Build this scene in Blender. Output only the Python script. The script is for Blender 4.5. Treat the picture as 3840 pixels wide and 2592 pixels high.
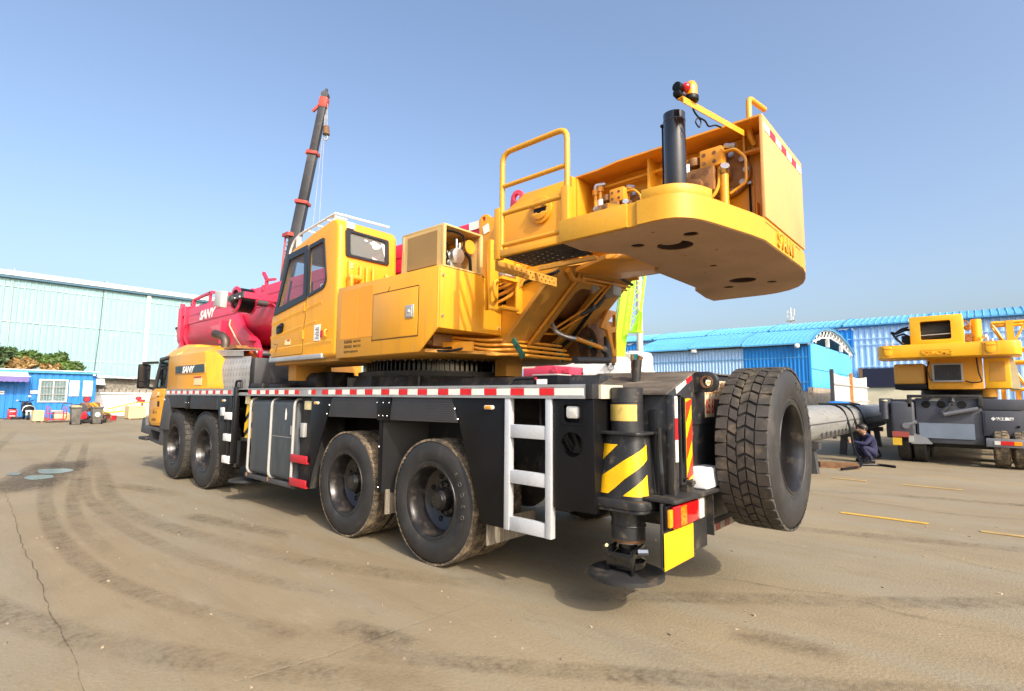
import bpy, bmesh, math, random
from mathutils import Vector, Matrix
random.seed(7)
PI = math.pi
for o in list(bpy.data.objects):
    bpy.data.objects.remove(o, do_unlink=True)
SC = bpy.context.scene
COL = SC.collection

# ---------------------------------------------------------------- camera
YAW, PITCH, ROLL = math.radians(-41.644), math.radians(5.631), math.radians(-.492)
fw = Vector((math.sin(YAW)*math.cos(PITCH), math.cos(YAW)*math.cos(PITCH), math.sin(PITCH)))
rt = fw.cross(Vector((0, 0, 1))).normalized()
dn = fw.cross(rt)
rt2 = rt*math.cos(ROLL) + dn*math.sin(ROLL)
dn2 = dn*math.cos(ROLL) - rt*math.sin(ROLL)
cd = bpy.data.cameras.new('camera')
cd.sensor_width = 36; cd.lens = 18.644; cd.clip_start = .05; cd.clip_end = 2000
cam = bpy.data.objects.new('camera', cd); COL.objects.link(cam)
cam.matrix_world = Matrix(((rt2.x, -dn2.x, -fw.x, 0), (rt2.y, -dn2.y, -fw.y, 0), (rt2.z, -dn2.z, -fw.z, 1.5), (0, 0, 0, 1)))
SC.camera = cam
# ---------------------------------------------------------------- sky and sun
EL, AZ = math.radians(35), math.radians(18)
SUN = Vector((math.cos(EL)*math.cos(AZ), -math.cos(EL)*math.sin(AZ), math.sin(EL)))
wd = bpy.data.worlds.new('World'); SC.world = wd; wd.use_nodes = True
wn = wd.node_tree.nodes; wl = wd.node_tree.links
bg = wn['Background']
sky = wn.new('ShaderNodeTexSky'); sky.sky_type = 'NISHITA'; sky.sun_disc = False
sky.sun_elevation = EL; sky.sun_rotation = math.atan2(SUN.x, SUN.y)
sky.air_density = 1.0; sky.dust_density = 5.5; sky.ozone_density = 1.8; sky.altitude = 0
wl.new(sky.outputs[0], bg.inputs[0]); bg.inputs[1].default_value = .15
ld = bpy.data.lights.new('sun', 'SUN'); ld.energy = 2.15; ld.angle = math.radians(.55); ld.color = (1, .90, .75)
lo = bpy.data.objects.new('sun', ld); COL.objects.link(lo)
lo.rotation_euler = (-SUN).to_track_quat('-Z', 'Y').to_euler(); lo.location = (20, -20, 40)
SC.view_settings.view_transform = 'Standard'; SC.view_settings.look = 'None'
SC.view_settings.gamma = 1; SC.view_settings.use_curve_mapping = False
SC.view_settings.exposure = 1.0
SC.render.resolution_x = 1024; SC.render.resolution_y = 691
# ---------------------------------------------------------------- materials
def lin(c):
    return tuple(((v/255)/12.92 if v/255 <= .04045 else (((v/255)+.055)/1.055)**2.4) for v in c)
MATS = {}
def mat(name, col, rough=.5, metal=0, var=.10, scale=2.5, bump=0, bscale=60, dust=None, coat=0, fine=.05, spec=.5, stretch=None, streak=None):
    """procedural surface: base colour with large and fine noise, optional blotchy dust, optional bump"""
    m = bpy.data.materials.new(name); m.use_nodes = True; MATS[name] = m
    nt = m.node_tree; N = nt.nodes; L = nt.links; b = N['Principled BSDF']
    tc = N.new('ShaderNodeTexCoord'); src = tc.outputs['Object']
    if stretch:
        mp = N.new('ShaderNodeMapping'); mp.inputs['Scale'].default_value = stretch
        L.new(src, mp.inputs['Vector']); src = mp.outputs['Vector']
    n1 = N.new('ShaderNodeTexNoise'); n1.inputs['Scale'].default_value = scale; n1.inputs['Detail'].default_value = 5
    L.new(src, n1.inputs['Vector'])
    r1 = N.new('ShaderNodeValToRGB'); r1.color_ramp.elements[0].position = .3; r1.color_ramp.elements[1].position = .7
    c = Vector(col[:3])
    lo_, hi = c*(1-var), c*(1+var)
    r1.color_ramp.elements[0].color = (*[min(1, v) for v in lo_], 1); r1.color_ramp.elements[1].color = (*[min(1, v) for v in hi], 1)
    L.new(n1.outputs['Fac'], r1.inputs['Fac'])
    out = r1.outputs['Color']
    n2 = N.new('ShaderNodeTexNoise'); n2.inputs['Scale'].default_value = bscale; n2.inputs['Detail'].default_value = 3
    L.new(src, n2.inputs['Vector'])
    if fine:
        mx = N.new('ShaderNodeMix'); mx.data_type = 'RGBA'; mx.blend_type = 'MULTIPLY'; mx.inputs[0].default_value = fine*4
        L.new(out, mx.inputs[6]); L.new(n2.outputs['Fac'], mx.inputs[7]); 
        br = N.new('ShaderNodeMix'); br.data_type = 'RGBA'; br.blend_type = 'MULTIPLY'; br.inputs[0].default_value = 1
        k = 1/(1-fine*4*.5); br.inputs[7].default_value = (k, k, k, 1)
        L.new(mx.outputs[2], br.inputs[6]); out = br.outputs[2]
    rsock = None
    if dust:
        dcol, amt, dsc = dust
        n3 = N.new('ShaderNodeTexNoise'); n3.inputs['Scale'].default_value = dsc; n3.inputs['Detail'].default_value = 8; n3.inputs['Roughness'].default_value = .65
        L.new(src, n3.inputs['Vector'])
        r3 = N.new('ShaderNodeValToRGB'); r3.color_ramp.elements[0].position = .62-amt*.3; r3.color_ramp.elements[1].position = .85-amt*.25
        r3.color_ramp.elements[1].color = (min(1, .5+amt), )*3 + (1,)
        L.new(n3.outputs['Fac'], r3.inputs['Fac'])
        m3 = N.new('ShaderNodeMix'); m3.data_type = 'RGBA'
        L.new(r3.outputs['Color'], m3.inputs[0]); L.new(out, m3.inputs[6]); m3.inputs[7].default_value = (*dcol, 1)
        out = m3.outputs[2]
        mr = N.new('ShaderNodeMapRange'); mr.inputs[3].default_value = rough; mr.inputs[4].default_value = .85
        L.new(r3.outputs['Color'], mr.inputs[0]); rsock = mr.outputs[0]
    else:
        mr = N.new('ShaderNodeMapRange'); mr.inputs[3].default_value = max(.02, rough-.07); mr.inputs[4].default_value = min(1, rough+.1)
        L.new(n1.outputs['Fac'], mr.inputs[0]); rsock = mr.outputs[0]
    if streak:
        scol, amt = streak
        mp2 = N.new('ShaderNodeMapping'); mp2.inputs['Scale'].default_value = (9, 9, .7); L.new(tc.outputs['Object'], mp2.inputs[0])
        n4 = N.new('ShaderNodeTexNoise'); n4.inputs['Scale'].default_value = 1.6; n4.inputs['Detail'].default_value = 6; L.new(mp2.outputs[0], n4.inputs[0])
        n5 = N.new('ShaderNodeTexNoise'); n5.inputs['Scale'].default_value = 1.1; n5.inputs['Detail'].default_value = 4; L.new(tc.outputs['Object'], n5.inputs[0])
        r4 = N.new('ShaderNodeValToRGB'); r4.color_ramp.elements[0].position = .48; r4.color_ramp.elements[1].position = .75; L.new(n4.outputs['Fac'], r4.inputs[0])
        r5 = N.new('ShaderNodeValToRGB'); r5.color_ramp.elements[0].position = .38; r5.color_ramp.elements[1].position = .62; L.new(n5.outputs['Fac'], r5.inputs[0])
        f4 = N.new('ShaderNodeMath'); f4.operation = 'MULTIPLY'; L.new(r4.outputs[0], f4.inputs[0]); L.new(r5.outputs[0], f4.inputs[1])
        f5 = N.new('ShaderNodeMath'); f5.operation = 'MULTIPLY'; L.new(f4.outputs[0], f5.inputs[0]); f5.inputs[1].default_value = amt
        m4 = N.new('ShaderNodeMix'); m4.data_type = 'RGBA'; L.new(f5.outputs[0], m4.inputs[0]); L.new(out, m4.inputs[6]); m4.inputs[7].default_value = (*scol, 1); out = m4.outputs[2]
    L.new(out, b.inputs['Base Color']); L.new(rsock, b.inputs['Roughness'])
    b.inputs['Metallic'].default_value = metal; b.inputs['Coat Weight'].default_value = coat; b.inputs['Coat Roughness'].default_value = .1
    b.inputs['Specular IOR Level'].default_value = spec
    if bump:
        bp = N.new('ShaderNodeBump'); bp.inputs['Strength'].default_value = bump; bp.inputs['Distance'].default_value = .01
        L.new(n2.outputs['Fac'], bp.inputs['Height']); L.new(bp.outputs['Normal'], b.inputs['Normal'])
    return m
def glassmat(name, tint, alpha=.35, rough=.03):
    m = bpy.data.materials.new(name); m.use_nodes = True
    nt = m.node_tree; N = nt.nodes; L = nt.links; b = N['Principled BSDF']
    b.inputs['Base Color'].default_value = (*tint, 1); b.inputs['Roughness'].default_value = rough
    tr = N.new('ShaderNodeBsdfTransparent'); tr.inputs[0].default_value = (.82, .86, .88, 1)
    mx = N.new('ShaderNodeMixShader'); mx.inputs[0].default_value = alpha
    L.new(tr.outputs[0], mx.inputs[1]); L.new(b.outputs[0], mx.inputs[2]); L.new(mx.outputs[0], N['Material Output'].inputs[0])
    return m
DIRT = (.27, .20, .125)
YEL = mat('yellow_paint', (.72, .33, .017), .40, coat=.12, var=.06, scale=1.3, bscale=240, fine=.02, dust=((.50, .30, .10), .06, 3), streak=((.42, .20, .04), .55))
YEL2 = mat('yellow_paint_aged', (.72, .30, .022), .45, coat=.1, var=.10, scale=2.5, bscale=160, dust=((.30, .17, .06), .2, 4))
TAN = mat('tan_paint', (.60, .40, .15), .55, var=.08)
YSH = mat('dull_yellow_underside', (.50, .24, .035), .6, var=.16, scale=3, dust=((.22, .13, .06), .25, 5))  # darker, blotchy yellow for undersides and belly parts
BLK = mat('black_paint', (.0055, .0055, .007), .42, var=.3, scale=3, bscale=150, dust=((.022, .02, .018), .06, 7), spec=.25)
BLKD = mat('black_dusty', (.018, .018, .019), .6, var=.3, scale=4, dust=(tuple(v*.55 for v in DIRT), .28, 6))
BLKW = mat('black_worn', (.018, .019, .022), .45, var=.3, scale=4, dust=((.22, .17, .11), .20, 14), bump=.15, streak=((.12, .10, .075), .6))
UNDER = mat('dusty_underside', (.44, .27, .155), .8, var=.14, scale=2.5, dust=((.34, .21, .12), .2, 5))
NAVY = mat('tank_grey', (.045, .055, .065), .5, var=.2, scale=2, dust=((.18, .17, .15), .2, 3), stretch=(6, 6, 1))
RUB = mat('tyre_rubber', (.022, .021, .021), .62, var=.25, scale=6, bump=.12, bscale=180, dust=((.10, .085, .065), .22, 5))
RUBD = mat('tyre_tread_dusty', (.085, .068, .048), .85, var=.35, scale=8, bump=.2, dust=((.36, .27, .17), .55, 9))
RUBG = mat('tyre_tread_grey', (.045, .041, .037), .75, var=.3, scale=9, bump=.2, dust=((.19, .15, .10), .32, 7))
RIM = mat('rim_black', (.014, .013, .014), .28, var=.2, coat=.15, dust=((.13, .10, .075), .24, 7))
RED = mat('boom_red', (.62, .022, .07), .38, coat=.2, var=.12, scale=1.2, dust=((.42, .10, .13), .12, 2))
REDP = mat('red_paint', (.46, .012, .025), .4, var=.1)
PINK = mat('faded_red', (.60, .05, .10), .5, var=.1)
ALU = mat('aluminium', (.56, .57, .58), .38, metal=.75, var=.10, scale=6, dust=((.40, .36, .30), .15, 8))
SILV = mat('silver_paint', (.55, .57, .60), .45, metal=.25, var=.08, scale=5, dust=((.38, .36, .33), .12, 9))
STEEL = mat('zinc_steel', (.55, .56, .57), .35, metal=.9, var=.15, scale=15)
OILY = mat('oily_black', (.008, .008, .009), .14, var=.3, coat=.4)
RUST = mat('rusty_steel', (.16, .08, .035), .75, var=.35, scale=12, bump=.3)
WHT = mat('white_paint', (.78, .77, .74), .5, var=.05)
WFILM = mat('reflective_white', (.80, .79, .72), .35, var=.04, scale=9)
RFILM = mat('reflective_red', (.62, .016, .022), .32, var=.08, scale=9)
YFILM = mat('hazard_yellow', (.85, .50, .005), .35, var=.06, scale=9)
CREAM = mat('cream_label', (.72, .62, .34), .6, var=.08, scale=12)
GREYP = mat('grey_plastic', (.35, .35, .34), .5)
DGREY = mat('dark_grey', (.05, .05, .055), .5, var=.2)
AMB = mat('amber_lens', (.85, .30, .005), .12, coat=.6, var=.1, scale=30)
REDL = mat('red_lens', (.55, .006, .008), .12, coat=.6, var=.15, scale=40)
CLEARL = mat('clear_lens', (.62, .62, .58), .12, coat=.5, var=.12, scale=50)
MESHT = mat('grill_dark', (.17, .10, .04), .8, var=.1)
MESH2 = mat('grill_wire', (.42, .27, .11), .6, var=.08)
CAST = mat('cast_iron_brown', (.25, .115, .035), .55, var=.25, scale=14, bump=.2)
INK = mat('dark_lettering', (.10, .06, .02), .6, var=.1)
WINK = mat('white_lettering', (.82, .82, .82), .5, var=.03)
RINK = mat('red_lettering', (.55, .05, .03), .6, var=.1)
TYINK = mat('tyre_lettering', (.06, .058, .055), .6, var=.1)
SHIELD = mat('heat_shield', (.46, .45, .43), .5, metal=.45, var=.18, scale=5, dust=((.30, .28, .25), .25, 9))
GLASS = glassmat('tinted_glass', (.30, .34, .40), .14, .08)
GLASSR = glassmat('dusty_glass', (.30, .32, .31), .42, .25)
GLASSD = glassmat('dark_glass', (.01, .015, .02), .8)
FOAM = mat('white_foam', (.85, .86, .88), .8, var=.03, bump=.2, bscale=120)

# ---------------------------------------------------------------- mesh helpers
class MB:
    def __init__(s): s.v = []; s.f = []
    def add(s, vs, fs):
        n = len(s.v); s.v += [tuple(v) for v in vs]; s.f += [tuple(i+n for i in f) for f in fs]; return s
    def box(s, x0, x1, y0, y1, z0, z1):
        return s.add([(x0,y0,z0),(x1,y0,z0),(x1,y1,z0),(x0,y1,z0),(x0,y0,z1),(x1,y0,z1),(x1,y1,z1),(x0,y1,z1)],
                     [(0,3,2,1),(4,5,6,7),(0,1,5,4),(1,2,6,5),(2,3,7,6),(3,0,4,7)])
    def obox(s, c, ax, ay, az):
        c, ax, ay, az = map(Vector, (c, ax, ay, az))
        return s.add([c-ax-ay-az, c+ax-ay-az, c+ax+ay-az, c-ax+ay-az, c-ax-ay+az, c+ax-ay+az, c+ax+ay+az, c-ax+ay+az],
                     [(0,3,2,1),(4,5,6,7),(0,1,5,4),(1,2,6,5),(2,3,7,6),(3,0,4,7)])
    def bar(s, p, q, w, h=None, up=(0,0,1)):
        p, q = Vector(p), Vector(q); d = (q-p); u = Vector(up); sd = d.cross(u)
        if sd.length < 1e-6: sd = d.cross(Vector((1,0,0)))
        sd.normalize(); uu = sd.cross(d).normalized()
        return s.obox((p+q)/2, d/2, sd*w/2, uu*(h or w)/2)
    def prism(s, poly, axis, a0, a1):
        n = len(poly)
        def P(p, a): return (a, p[0], p[1]) if axis == 'x' else ((p[0], a, p[1]) if axis == 'y' else (p[0], p[1], a))
        vs = [P(p, a0) for p in poly] + [P(p, a1) for p in poly]
        fs = [tuple(range(n)), tuple(range(2*n-1, n-1, -1))] + [(i, (i+1) % n, n+(i+1) % n, n+i) for i in range(n)]
        return s.add(vs, fs)
    def frame(s, d):
        d = Vector(d).normalized(); u = Vector((0,0,1)) if abs(d.z) < .9 else Vector((1,0,0))
        a = d.cross(u).normalized(); return a, d.cross(a).normalized()
    def cyl(s, p, q, r, r2=None, n=16, cap=True):
        p, q = Vector(p), Vector(q); a, b = s.frame(q-p); r2 = r if r2 is None else r2
        vs = [p+(a*math.cos(2*PI*i/n)+b*math.sin(2*PI*i/n))*r for i in range(n)] + [q+(a*math.cos(2*PI*i/n)+b*math.sin(2*PI*i/n))*r2 for i in range(n)]
        fs = [(i, (i+1) % n, n+(i+1) % n, n+i) for i in range(n)]
        if cap: fs += [tuple(range(n-1, -1, -1)), tuple(range(n, 2*n))]
        return s.add(vs, fs)
    def tube(s, pts, r, n=8, fil=0, closed=False):
        pts = [Vector(p) for p in pts]
        if fil: pts = fillet(pts, fil)
        m = len(pts); rings = []; a = None
        for i, p in enumerate(pts):
            d = (pts[(i+1) % m]-pts[i-1]) if closed else (pts[min(i+1, m-1)]-pts[max(i-1, 0)])
            if d.length < 1e-9: d = Vector((0,0,1))
            d.normalize()
            if a is None: a, b = s.frame(d)
            else:
                a = (a-d*a.dot(d));
                if a.length < 1e-6: a, b = s.frame(d)
                a.normalize(); b = d.cross(a)
            rings.append([p+(a*math.cos(2*PI*k/n)+b*math.sin(2*PI*k/n))*r for k in range(n)])
        vs = [v for ring in rings for v in ring]; fs = []
        for i in range(m if closed else m-1):
            j = (i+1) % m
            fs += [(i*n+k, i*n+(k+1) % n, j*n+(k+1) % n, j*n+k) for k in range(n)]
        if not closed: fs += [tuple(range(n-1, -1, -1)), tuple(range((m-1)*n, m*n))]
        return s.add(vs, fs)
    def lathe(s, prof, c, axis, n=32, closed=False):
        """prof: (radius, offset along axis)"""
        c = Vector(c); d = Vector(axis).normalized(); a, b = s.frame(d); m = len(prof)
        vs = [c+d*h+(a*math.cos(2*PI*k/n)+b*math.sin(2*PI*k/n))*r for r, h in prof for k in range(n)]
        fs = [(i*n+k, i*n+(k+1) % n, ((i+1) % m)*n+(k+1) % n, ((i+1) % m)*n+k) for i in range(m if closed else m-1) for k in range(n)]
        return s.add(vs, fs)
    def sphere(s, c, r, n=12, m=8, sc=(1,1,1)):
        c = Vector(c)
        vs = [c+Vector((math.sin(PI*j/m)*math.cos(2*PI*i/n)*r*sc[0], math.sin(PI*j/m)*math.sin(2*PI*i/n)*r*sc[1], math.cos(PI*j/m)*r*sc[2])) for j in range(m+1) for i in range(n)]
        return s.add(vs, [(j*n+i, (j+1)*n+i, (j+1)*n+(i+1) % n, j*n+(i+1) % n) for j in range(m) for i in range(n)])
    def mesh(s, name, bevel=0, seg=2, ang=30):
        me = bpy.data.meshes.new(name); bm = bmesh.new()
        vs = [bm.verts.new(v) for v in s.v]
        for f in s.f:
            try: bm.faces.new([vs[i] for i in f])
            except ValueError: pass
        bmesh.ops.remove_doubles(bm, verts=bm.verts, dist=1e-5)
        bmesh.ops.recalc_face_normals(bm, faces=bm.faces)
        if bevel:
            ed = [e for e in bm.edges if len(e.link_faces) == 2 and e.calc_face_angle(0) > math.radians(ang)]
            bmesh.ops.bevel(bm, geom=ed, offset=bevel, segments=seg, profile=.5, affect='EDGES', clamp_overlap=True)
        bm.to_mesh(me); bm.free(); return me
def fillet(pts, r, seg=4):
    out = [pts[0]]
    for i in range(1, len(pts)-1):
        p, a, b = pts[i], pts[i-1]-pts[i], pts[i+1]-pts[i]
        k = min(r, a.length*.45, b.length*.45); a = p+a.normalized()*k; b = p+b.normalized()*k
        for j in range(seg+1):
            t = j/seg; out.append(a*(1-t)**2+p*2*t*(1-t)+b*t*t)
    return out+[pts[-1]]
def rrect(x0, x1, z0, z1, r, seg=4):
    out = []
    for cx, cz, a in ((x1-r, z1-r, 0), (x0+r, z1-r, 90), (x0+r, z0+r, 180), (x1-r, z0+r, 270)):
        for k in range(seg+1):
            t = math.radians(a+90*k/seg); out.append((cx+r*math.cos(t), cz+r*math.sin(t)))
    return out
def ell(cx, cz, rx, rz=None, n=20):
    rz = rx if rz is None else rz
    return [(cx+rx*math.cos(2*PI*k/n), cz+rz*math.sin(2*PI*k/n)) for k in range(n)]
def rpoly(poly, r, seg=4):
    P = [Vector((p[0], p[1], 0)) for p in poly]; out = []; n = len(P)
    for i in range(n):
        p, a, b = P[i], P[i-1]-P[i], P[(i+1) % n]-P[i]
        k = min(r, a.length*.45, b.length*.45); a = p+a.normalized()*k; b = p+b.normalized()*k
        for j in range(seg+1):
            t = j/seg; q = a*(1-t)**2+p*2*t*(1-t)+b*t*t; out.append((q.x, q.y))
    return out
def shade(me, ang=38):
    for p in me.polygons: p.use_smooth = True
    me.set_sharp_from_angle(angle=math.radians(ang))
def link(name, me, m, parent=None):
    o = bpy.data.objects.new(name, me); COL.objects.link(o)
    if m and not me.materials: me.materials.append(m)
    if parent:
        o.parent = parent; o.matrix_parent_inverse = wm(parent).inverted()
    return o
def wm(o):
    w = Matrix.LocRotScale(o.location, o.rotation_euler, o.scale)
    return (wm(o.parent) @ o.matrix_parent_inverse @ w) if o.parent else w
def part(name, mb, m, parent=None, bevel=0, seg=2, ang=38, cut=None):
    me = mb.mesh(name, bevel, seg)
    if cut: me = boolean(me, cut)
    shade(me, ang)
    return link(name, me, m, parent)
def boolean(me, cut):
    a = bpy.data.objects.new('tmp_a', me); COL.objects.link(a)
    c = bpy.data.objects.new('tmp_c', cut.mesh('tmp_c')); COL.objects.link(c)
    md = a.modifiers.new('b', 'BOOLEAN'); md.operation = 'DIFFERENCE'; md.solver = 'EXACT'; md.object = c; md.use_self = True
    bpy.context.view_layer.update()
    dg = bpy.context.evaluated_depsgraph_get()
    r = bpy.data.meshes.new_from_object(a.evaluated_get(dg)); r.name = me.name; r.materials.clear()
    bpy.data.objects.remove(a); bpy.data.objects.remove(c); bpy.data.meshes.remove(me)
    return r
def empty(name, loc, rz=0):
    o = bpy.data.objects.new(name, None); COL.objects.link(o); o.location = loc; o.rotation_euler = (0, 0, rz)
    o.empty_display_size = .2; return o
def tag(o, label=None, cat=None, group=None, kind=None):
    if label: o['label'] = label
    if cat: o['category'] = cat
    if group: o['group'] = group
    if kind: o['kind'] = kind
    return o
def text(name, s, m, parent, pos, xdir, up, size, depth=.004, bold=0, shear=0, xs=1, center=False):
    cu = bpy.data.curves.new(name, 'FONT'); cu.body = s; cu.size = size; cu.extrude = depth/2; cu.offset = bold; cu.shear = shear
    cu.align_x = 'CENTER' if center else 'LEFT'; cu.resolution_u = 3
    t = bpy.data.objects.new('tmp_t', cu); COL.objects.link(t); bpy.context.view_layer.update()
    me = bpy.data.meshes.new_from_object(t.evaluated_get(bpy.context.evaluated_depsgraph_get())); me.name = name; me.materials.clear()
    bpy.data.objects.remove(t)
    x = Vector(xdir).normalized(); u = Vector(up).normalized(); nrm = x.cross(u)
    me.transform(Matrix(((x.x*xs, u.x, nrm.x, pos[0]), (x.y*xs, u.y, nrm.y, pos[1]), (x.z*xs, u.z, nrm.z, pos[2]), (0, 0, 0, 1))))
    return link(name, me, m, parent)
def copy_tree(o, parent=None):
    c = o.copy(); COL.objects.link(c); inv = o.matrix_parent_inverse.copy(); c.parent = parent; c.matrix_parent_inverse = inv
    for ch in o.children: copy_tree(ch, c)
    return c
# ================================================================ THE TRUCK CRANE (front towards -X, near side at y = 3.16)
T = tag(empty('truck_crane', (-7, 4.56, 0)), 'large yellow four-axle truck crane with red boom, raised counterweight slab and black chassis', 'truck crane')
CY = 4.56
# ---------------- wheels
def tyre_prof(R, w, r0):
    return [(r0, .035*w), (r0+.012, .015*w), (r0+.035, .02*w), (r0+.04, .0), (r0+.055, .0), (r0+.06, -.012*w), (r0+(R-r0)*.5, -.03*w), (r0+(R-r0)*.56, -.022*w),
            (R-.075, -.012*w), (R-.07, -.005*w), (R-.045, .02*w), (R-.03, .05*w), (R-.018, .09*w), (R-.016, .5*w), (R-.018, .91*w), (R-.03, .95*w), (R-.075, 1.012*w),
            (r0+(R-r0)*.5, 1.03*w), (r0+.04, 1.0*w), (r0, .965*w)]
def tread_blocks(R, w, kind):
    mb = MB(); r0 = R-.022
    def P(t, y, r): return (r*math.sin(t), y*w, r*math.cos(t))
    def block(poly):
        n = len(poly); k = .985
        vs = [P(t, y, r0) for t, y in poly]
        ct = sum(p[0] for p in poly)/n; cy_ = sum(p[1] for p in poly)/n
        vs += [P(ct+(t-ct)*.94, cy_+(y-cy_)*.96, R-.004*abs(2*y-1)**3) for t, y in poly]
        mb.add(vs, [tuple(range(n, 2*n))]+[(i, (i+1) % n, n+(i+1) % n, n+i) for i in range(n)])
    if kind == 'lug':
        n = 40; d = 2*PI/n
        for i in range(n):
            t = i*d
            for y0, y1, sl in ((.265, .41, .55), (.435, .565, -.5), (.59, .735, .55)):
                g = .09*d; o_ = {.265: 0, .435: .3*d, .59: .55*d}[y0]
                block([(t+o_+g, y0), (t+o_+sl*d*.55+g, y1), (t+o_+sl*d*.55+d-g, y1), (t+o_+d-g, y0)])
            for y0, y1, s2 in ((.03, .245, 1), (.755, .97, -1)):
                a, b = (y0, y1)
                if s2 > 0: block([(t+.05*d, a), (t+.02*d, a+.12), (t-.0*d, b), (t+d, b), (t+d*.97, a+.12), (t+d*.86, a)])
                else: block([(t+.0*d, a), (t+.02*d, b-.12), (t+.05*d, b), (t+d*.86, b), (t+d*.97, b-.12), (t+d, a)])
    else:
        n = 64; d = 2*PI/n
        for i in range(n):
            t = i*d
            for y0, y1 in ((.035, .255), (.29, .49), (.51, .71), (.745, .965)):
                z = .3*d
                block([(t+.04*d, y0), (t+z, (y0+y1)/2), (t+.04*d, y1), (t+.96*d, y1), (t+z+.96*d, (y0+y1)/2), (t+.96*d, y0)])
    return mb
def wheel_set(name, R, w, r0, kind, tread_m, deep, hub_r, hub_out, loc, rot=0, parent=T, label=None):
    """wheel with outer face at local y=0 looking to -y; children tyre (> tread), rim (> hub, bolts)"""
    W_ = empty(name, (0, 0, 0)); W_.parent = parent; W_.matrix_parent_inverse = wm(parent).inverted()
    ty = part('tyre', MB().lathe(tyre_prof(R, w, r0), (0, 0, 0), (0, 1, 0), 56), RUB, W_, ang=50)
    tr = part('tread', tread_blocks(R, w, kind), tread_m, ty, ang=30); tr['kind'] = 'stuff'
    prof = [(r0+.012, .03*w), (r0+.006, -.0), (r0-.012, .005), (r0-.02, .03), (r0-.03, .05), (r0-.035, deep*.5), (r0-.045, deep*.88), (r0-.075, deep), (hub_r+.07, deep+.02), (hub_r+.045, deep-.01), (hub_r+.01, deep-.012), (hub_r, deep)]
    rm = part('rim', MB().lathe(prof, (0, 0, 0), (0, 1, 0), 48), RIM, W_, ang=40)
    part('hub', MB().lathe([(0, hub_out), (hub_r*.72, hub_out), (hub_r*.8, hub_out+.012), (hub_r*.92, hub_out+.02), (hub_r, hub_out+.03), (hub_r*1.02, deep)], (0, 0, 0), (0, 1, 0), 24), RIM, rm)
    bo = MB()
    for k in range(10):
        t = 2*PI*k/10; rr = hub_r+.03
        p = Vector((rr*math.cos(t), deep-.005, rr*math.sin(t))); bo.cyl(p, p+Vector((0, -.028, 0)), .013, n=6)
        rr = hub_r*.62; p = Vector((rr*math.cos(t), hub_out+.002, rr*math.sin(t))); bo.cyl(p, p+Vector((0, -.008, 0)), .006, n=6)
    part('wheel_nuts', bo, OILY, rm)['kind'] = 'stuff'
    hh = MB()
    for k in range(8):
        t = 2*PI*(k+.5)/8; rr = (r0-.075+hub_r+.07)/2
        hh.lathe([(0, deep-.002+.005), (.026, deep-.003+.005), (.03, deep+.01)], (rr*math.cos(t), 0, rr*math.sin(t)), (0, 1, 0), 10)
    part('hand_holes', hh, OILY, rm)['kind'] = 'stuff'
    W_.location = loc; W_.rotation_euler = (0, 0, rot)
    return W_
def put(proto, loc, rot=0):
    c = copy_tree(proto, T); c.location = loc; c.rotation_euler = (0, 0, rot); return c
wr = wheel_set('wheel', .56, .29, .325, 'rib', RUBD, .19, .10, .075, (-3.81, 3.19, .56))
put(wr, (-5.25, 3.19, .56))
for x in (-3.81, -5.25):
    put(wr, (x, 3.82, .56), PI)                      # inner tyre of the twin, facing inwards
    put(wr, (x, 5.93, .56), PI)
wf = wheel_set('wheel', .62, .385, .335, 'lug', RUBG, .14, .085, .055, (-9.53, 3.2, .62))
put(wf, (-11.02, 3.2, .62)); put(wf, (-9.53, 5.92, .62), PI); put(wf, (-11.02, 5.92, .62), PI)
sp = wheel_set('spare_wheel', .628, .385, .345, 'lug', RUBG, .26, .10, .22, (0, 0, 0))
sp.location = (-1.13, CY, 1.134); sp.rotation_euler = (0, math.radians(5), PI/2)
# raised lettering on tyres
def ring_text(s, R, face_y, c, start, step, size, parent, rot=None):
    for i, ch in enumerate(s):
        if ch == ' ': continue
        a = start+step*i
        d = Vector((math.sin(a), 0, math.cos(a))); x = Vector((math.cos(a), 0, -math.sin(a)))
        if rot: d = rot @ d; x = rot @ x
        off = Vector((0, face_y, 0)) if not rot else rot @ Vector((0, face_y, 0))
        text('raised_letter', ch, TYINK, parent, Vector(c)+d*R+off, x, d, size, depth=.01, bold=.001, center=True)
ring_text('RODEO', .425, -.013, (-3.81, 3.19, .56), math.radians(52), math.radians(12), .055, wr)
rz90 = Matrix.Rotation(PI/2, 3, 'Z')
ring_text('385/95R25', .475, -.012, (-1.13, CY, 1.134), math.radians(12), math.radians(7.6), .062, sp, rz90)
part('wheel_carrier', MB().cyl((-1.66, CY, 1.134), (-1.3, CY, 1.134), .1).box(-1.68, -1.62, CY-.22, CY+.22, .95, 1.5), BLKD, T, bevel=.01)

# ---------------- frame and deck
fr = MB().box(-12.0, -1.75, 4.15, 4.97, .72, 1.30).box(-8.3, -2.5, 3.85, 5.27, 1.302, 1.54).box(-12.2, -8.3, 4.15, 4.97, 1.2, 1.5)
part('chassis_frame', fr, BLKD, T, bevel=.02)
part('deck_plate', MB().box(-8.15, -2.1, 3.17, 5.95, 1.545, 1.585).box(-11.4, -8.15, 3.17, 5.95, 1.53, 1.58), BLKW, T)
ax = MB()
for x in (-3.81, -5.25, -9.53, -11.02):
    ax.cyl((x, 3.4, .58), (x, 5.7, .58), .10, n=12); ax.sphere((x, CY, .58), .26, sc=(1, .8, 1))
    for y in (4.0, 5.12): ax.box(x-.5, x+.5, y-.05, y+.05, .72, .80).box(x-.3, x+.3, y-.05, y+.05, .66, .72)
ax.cyl((-12, CY, .7), (-3, CY, .6), .06, n=10)
part('axles', ax, BLKD, T)
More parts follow.
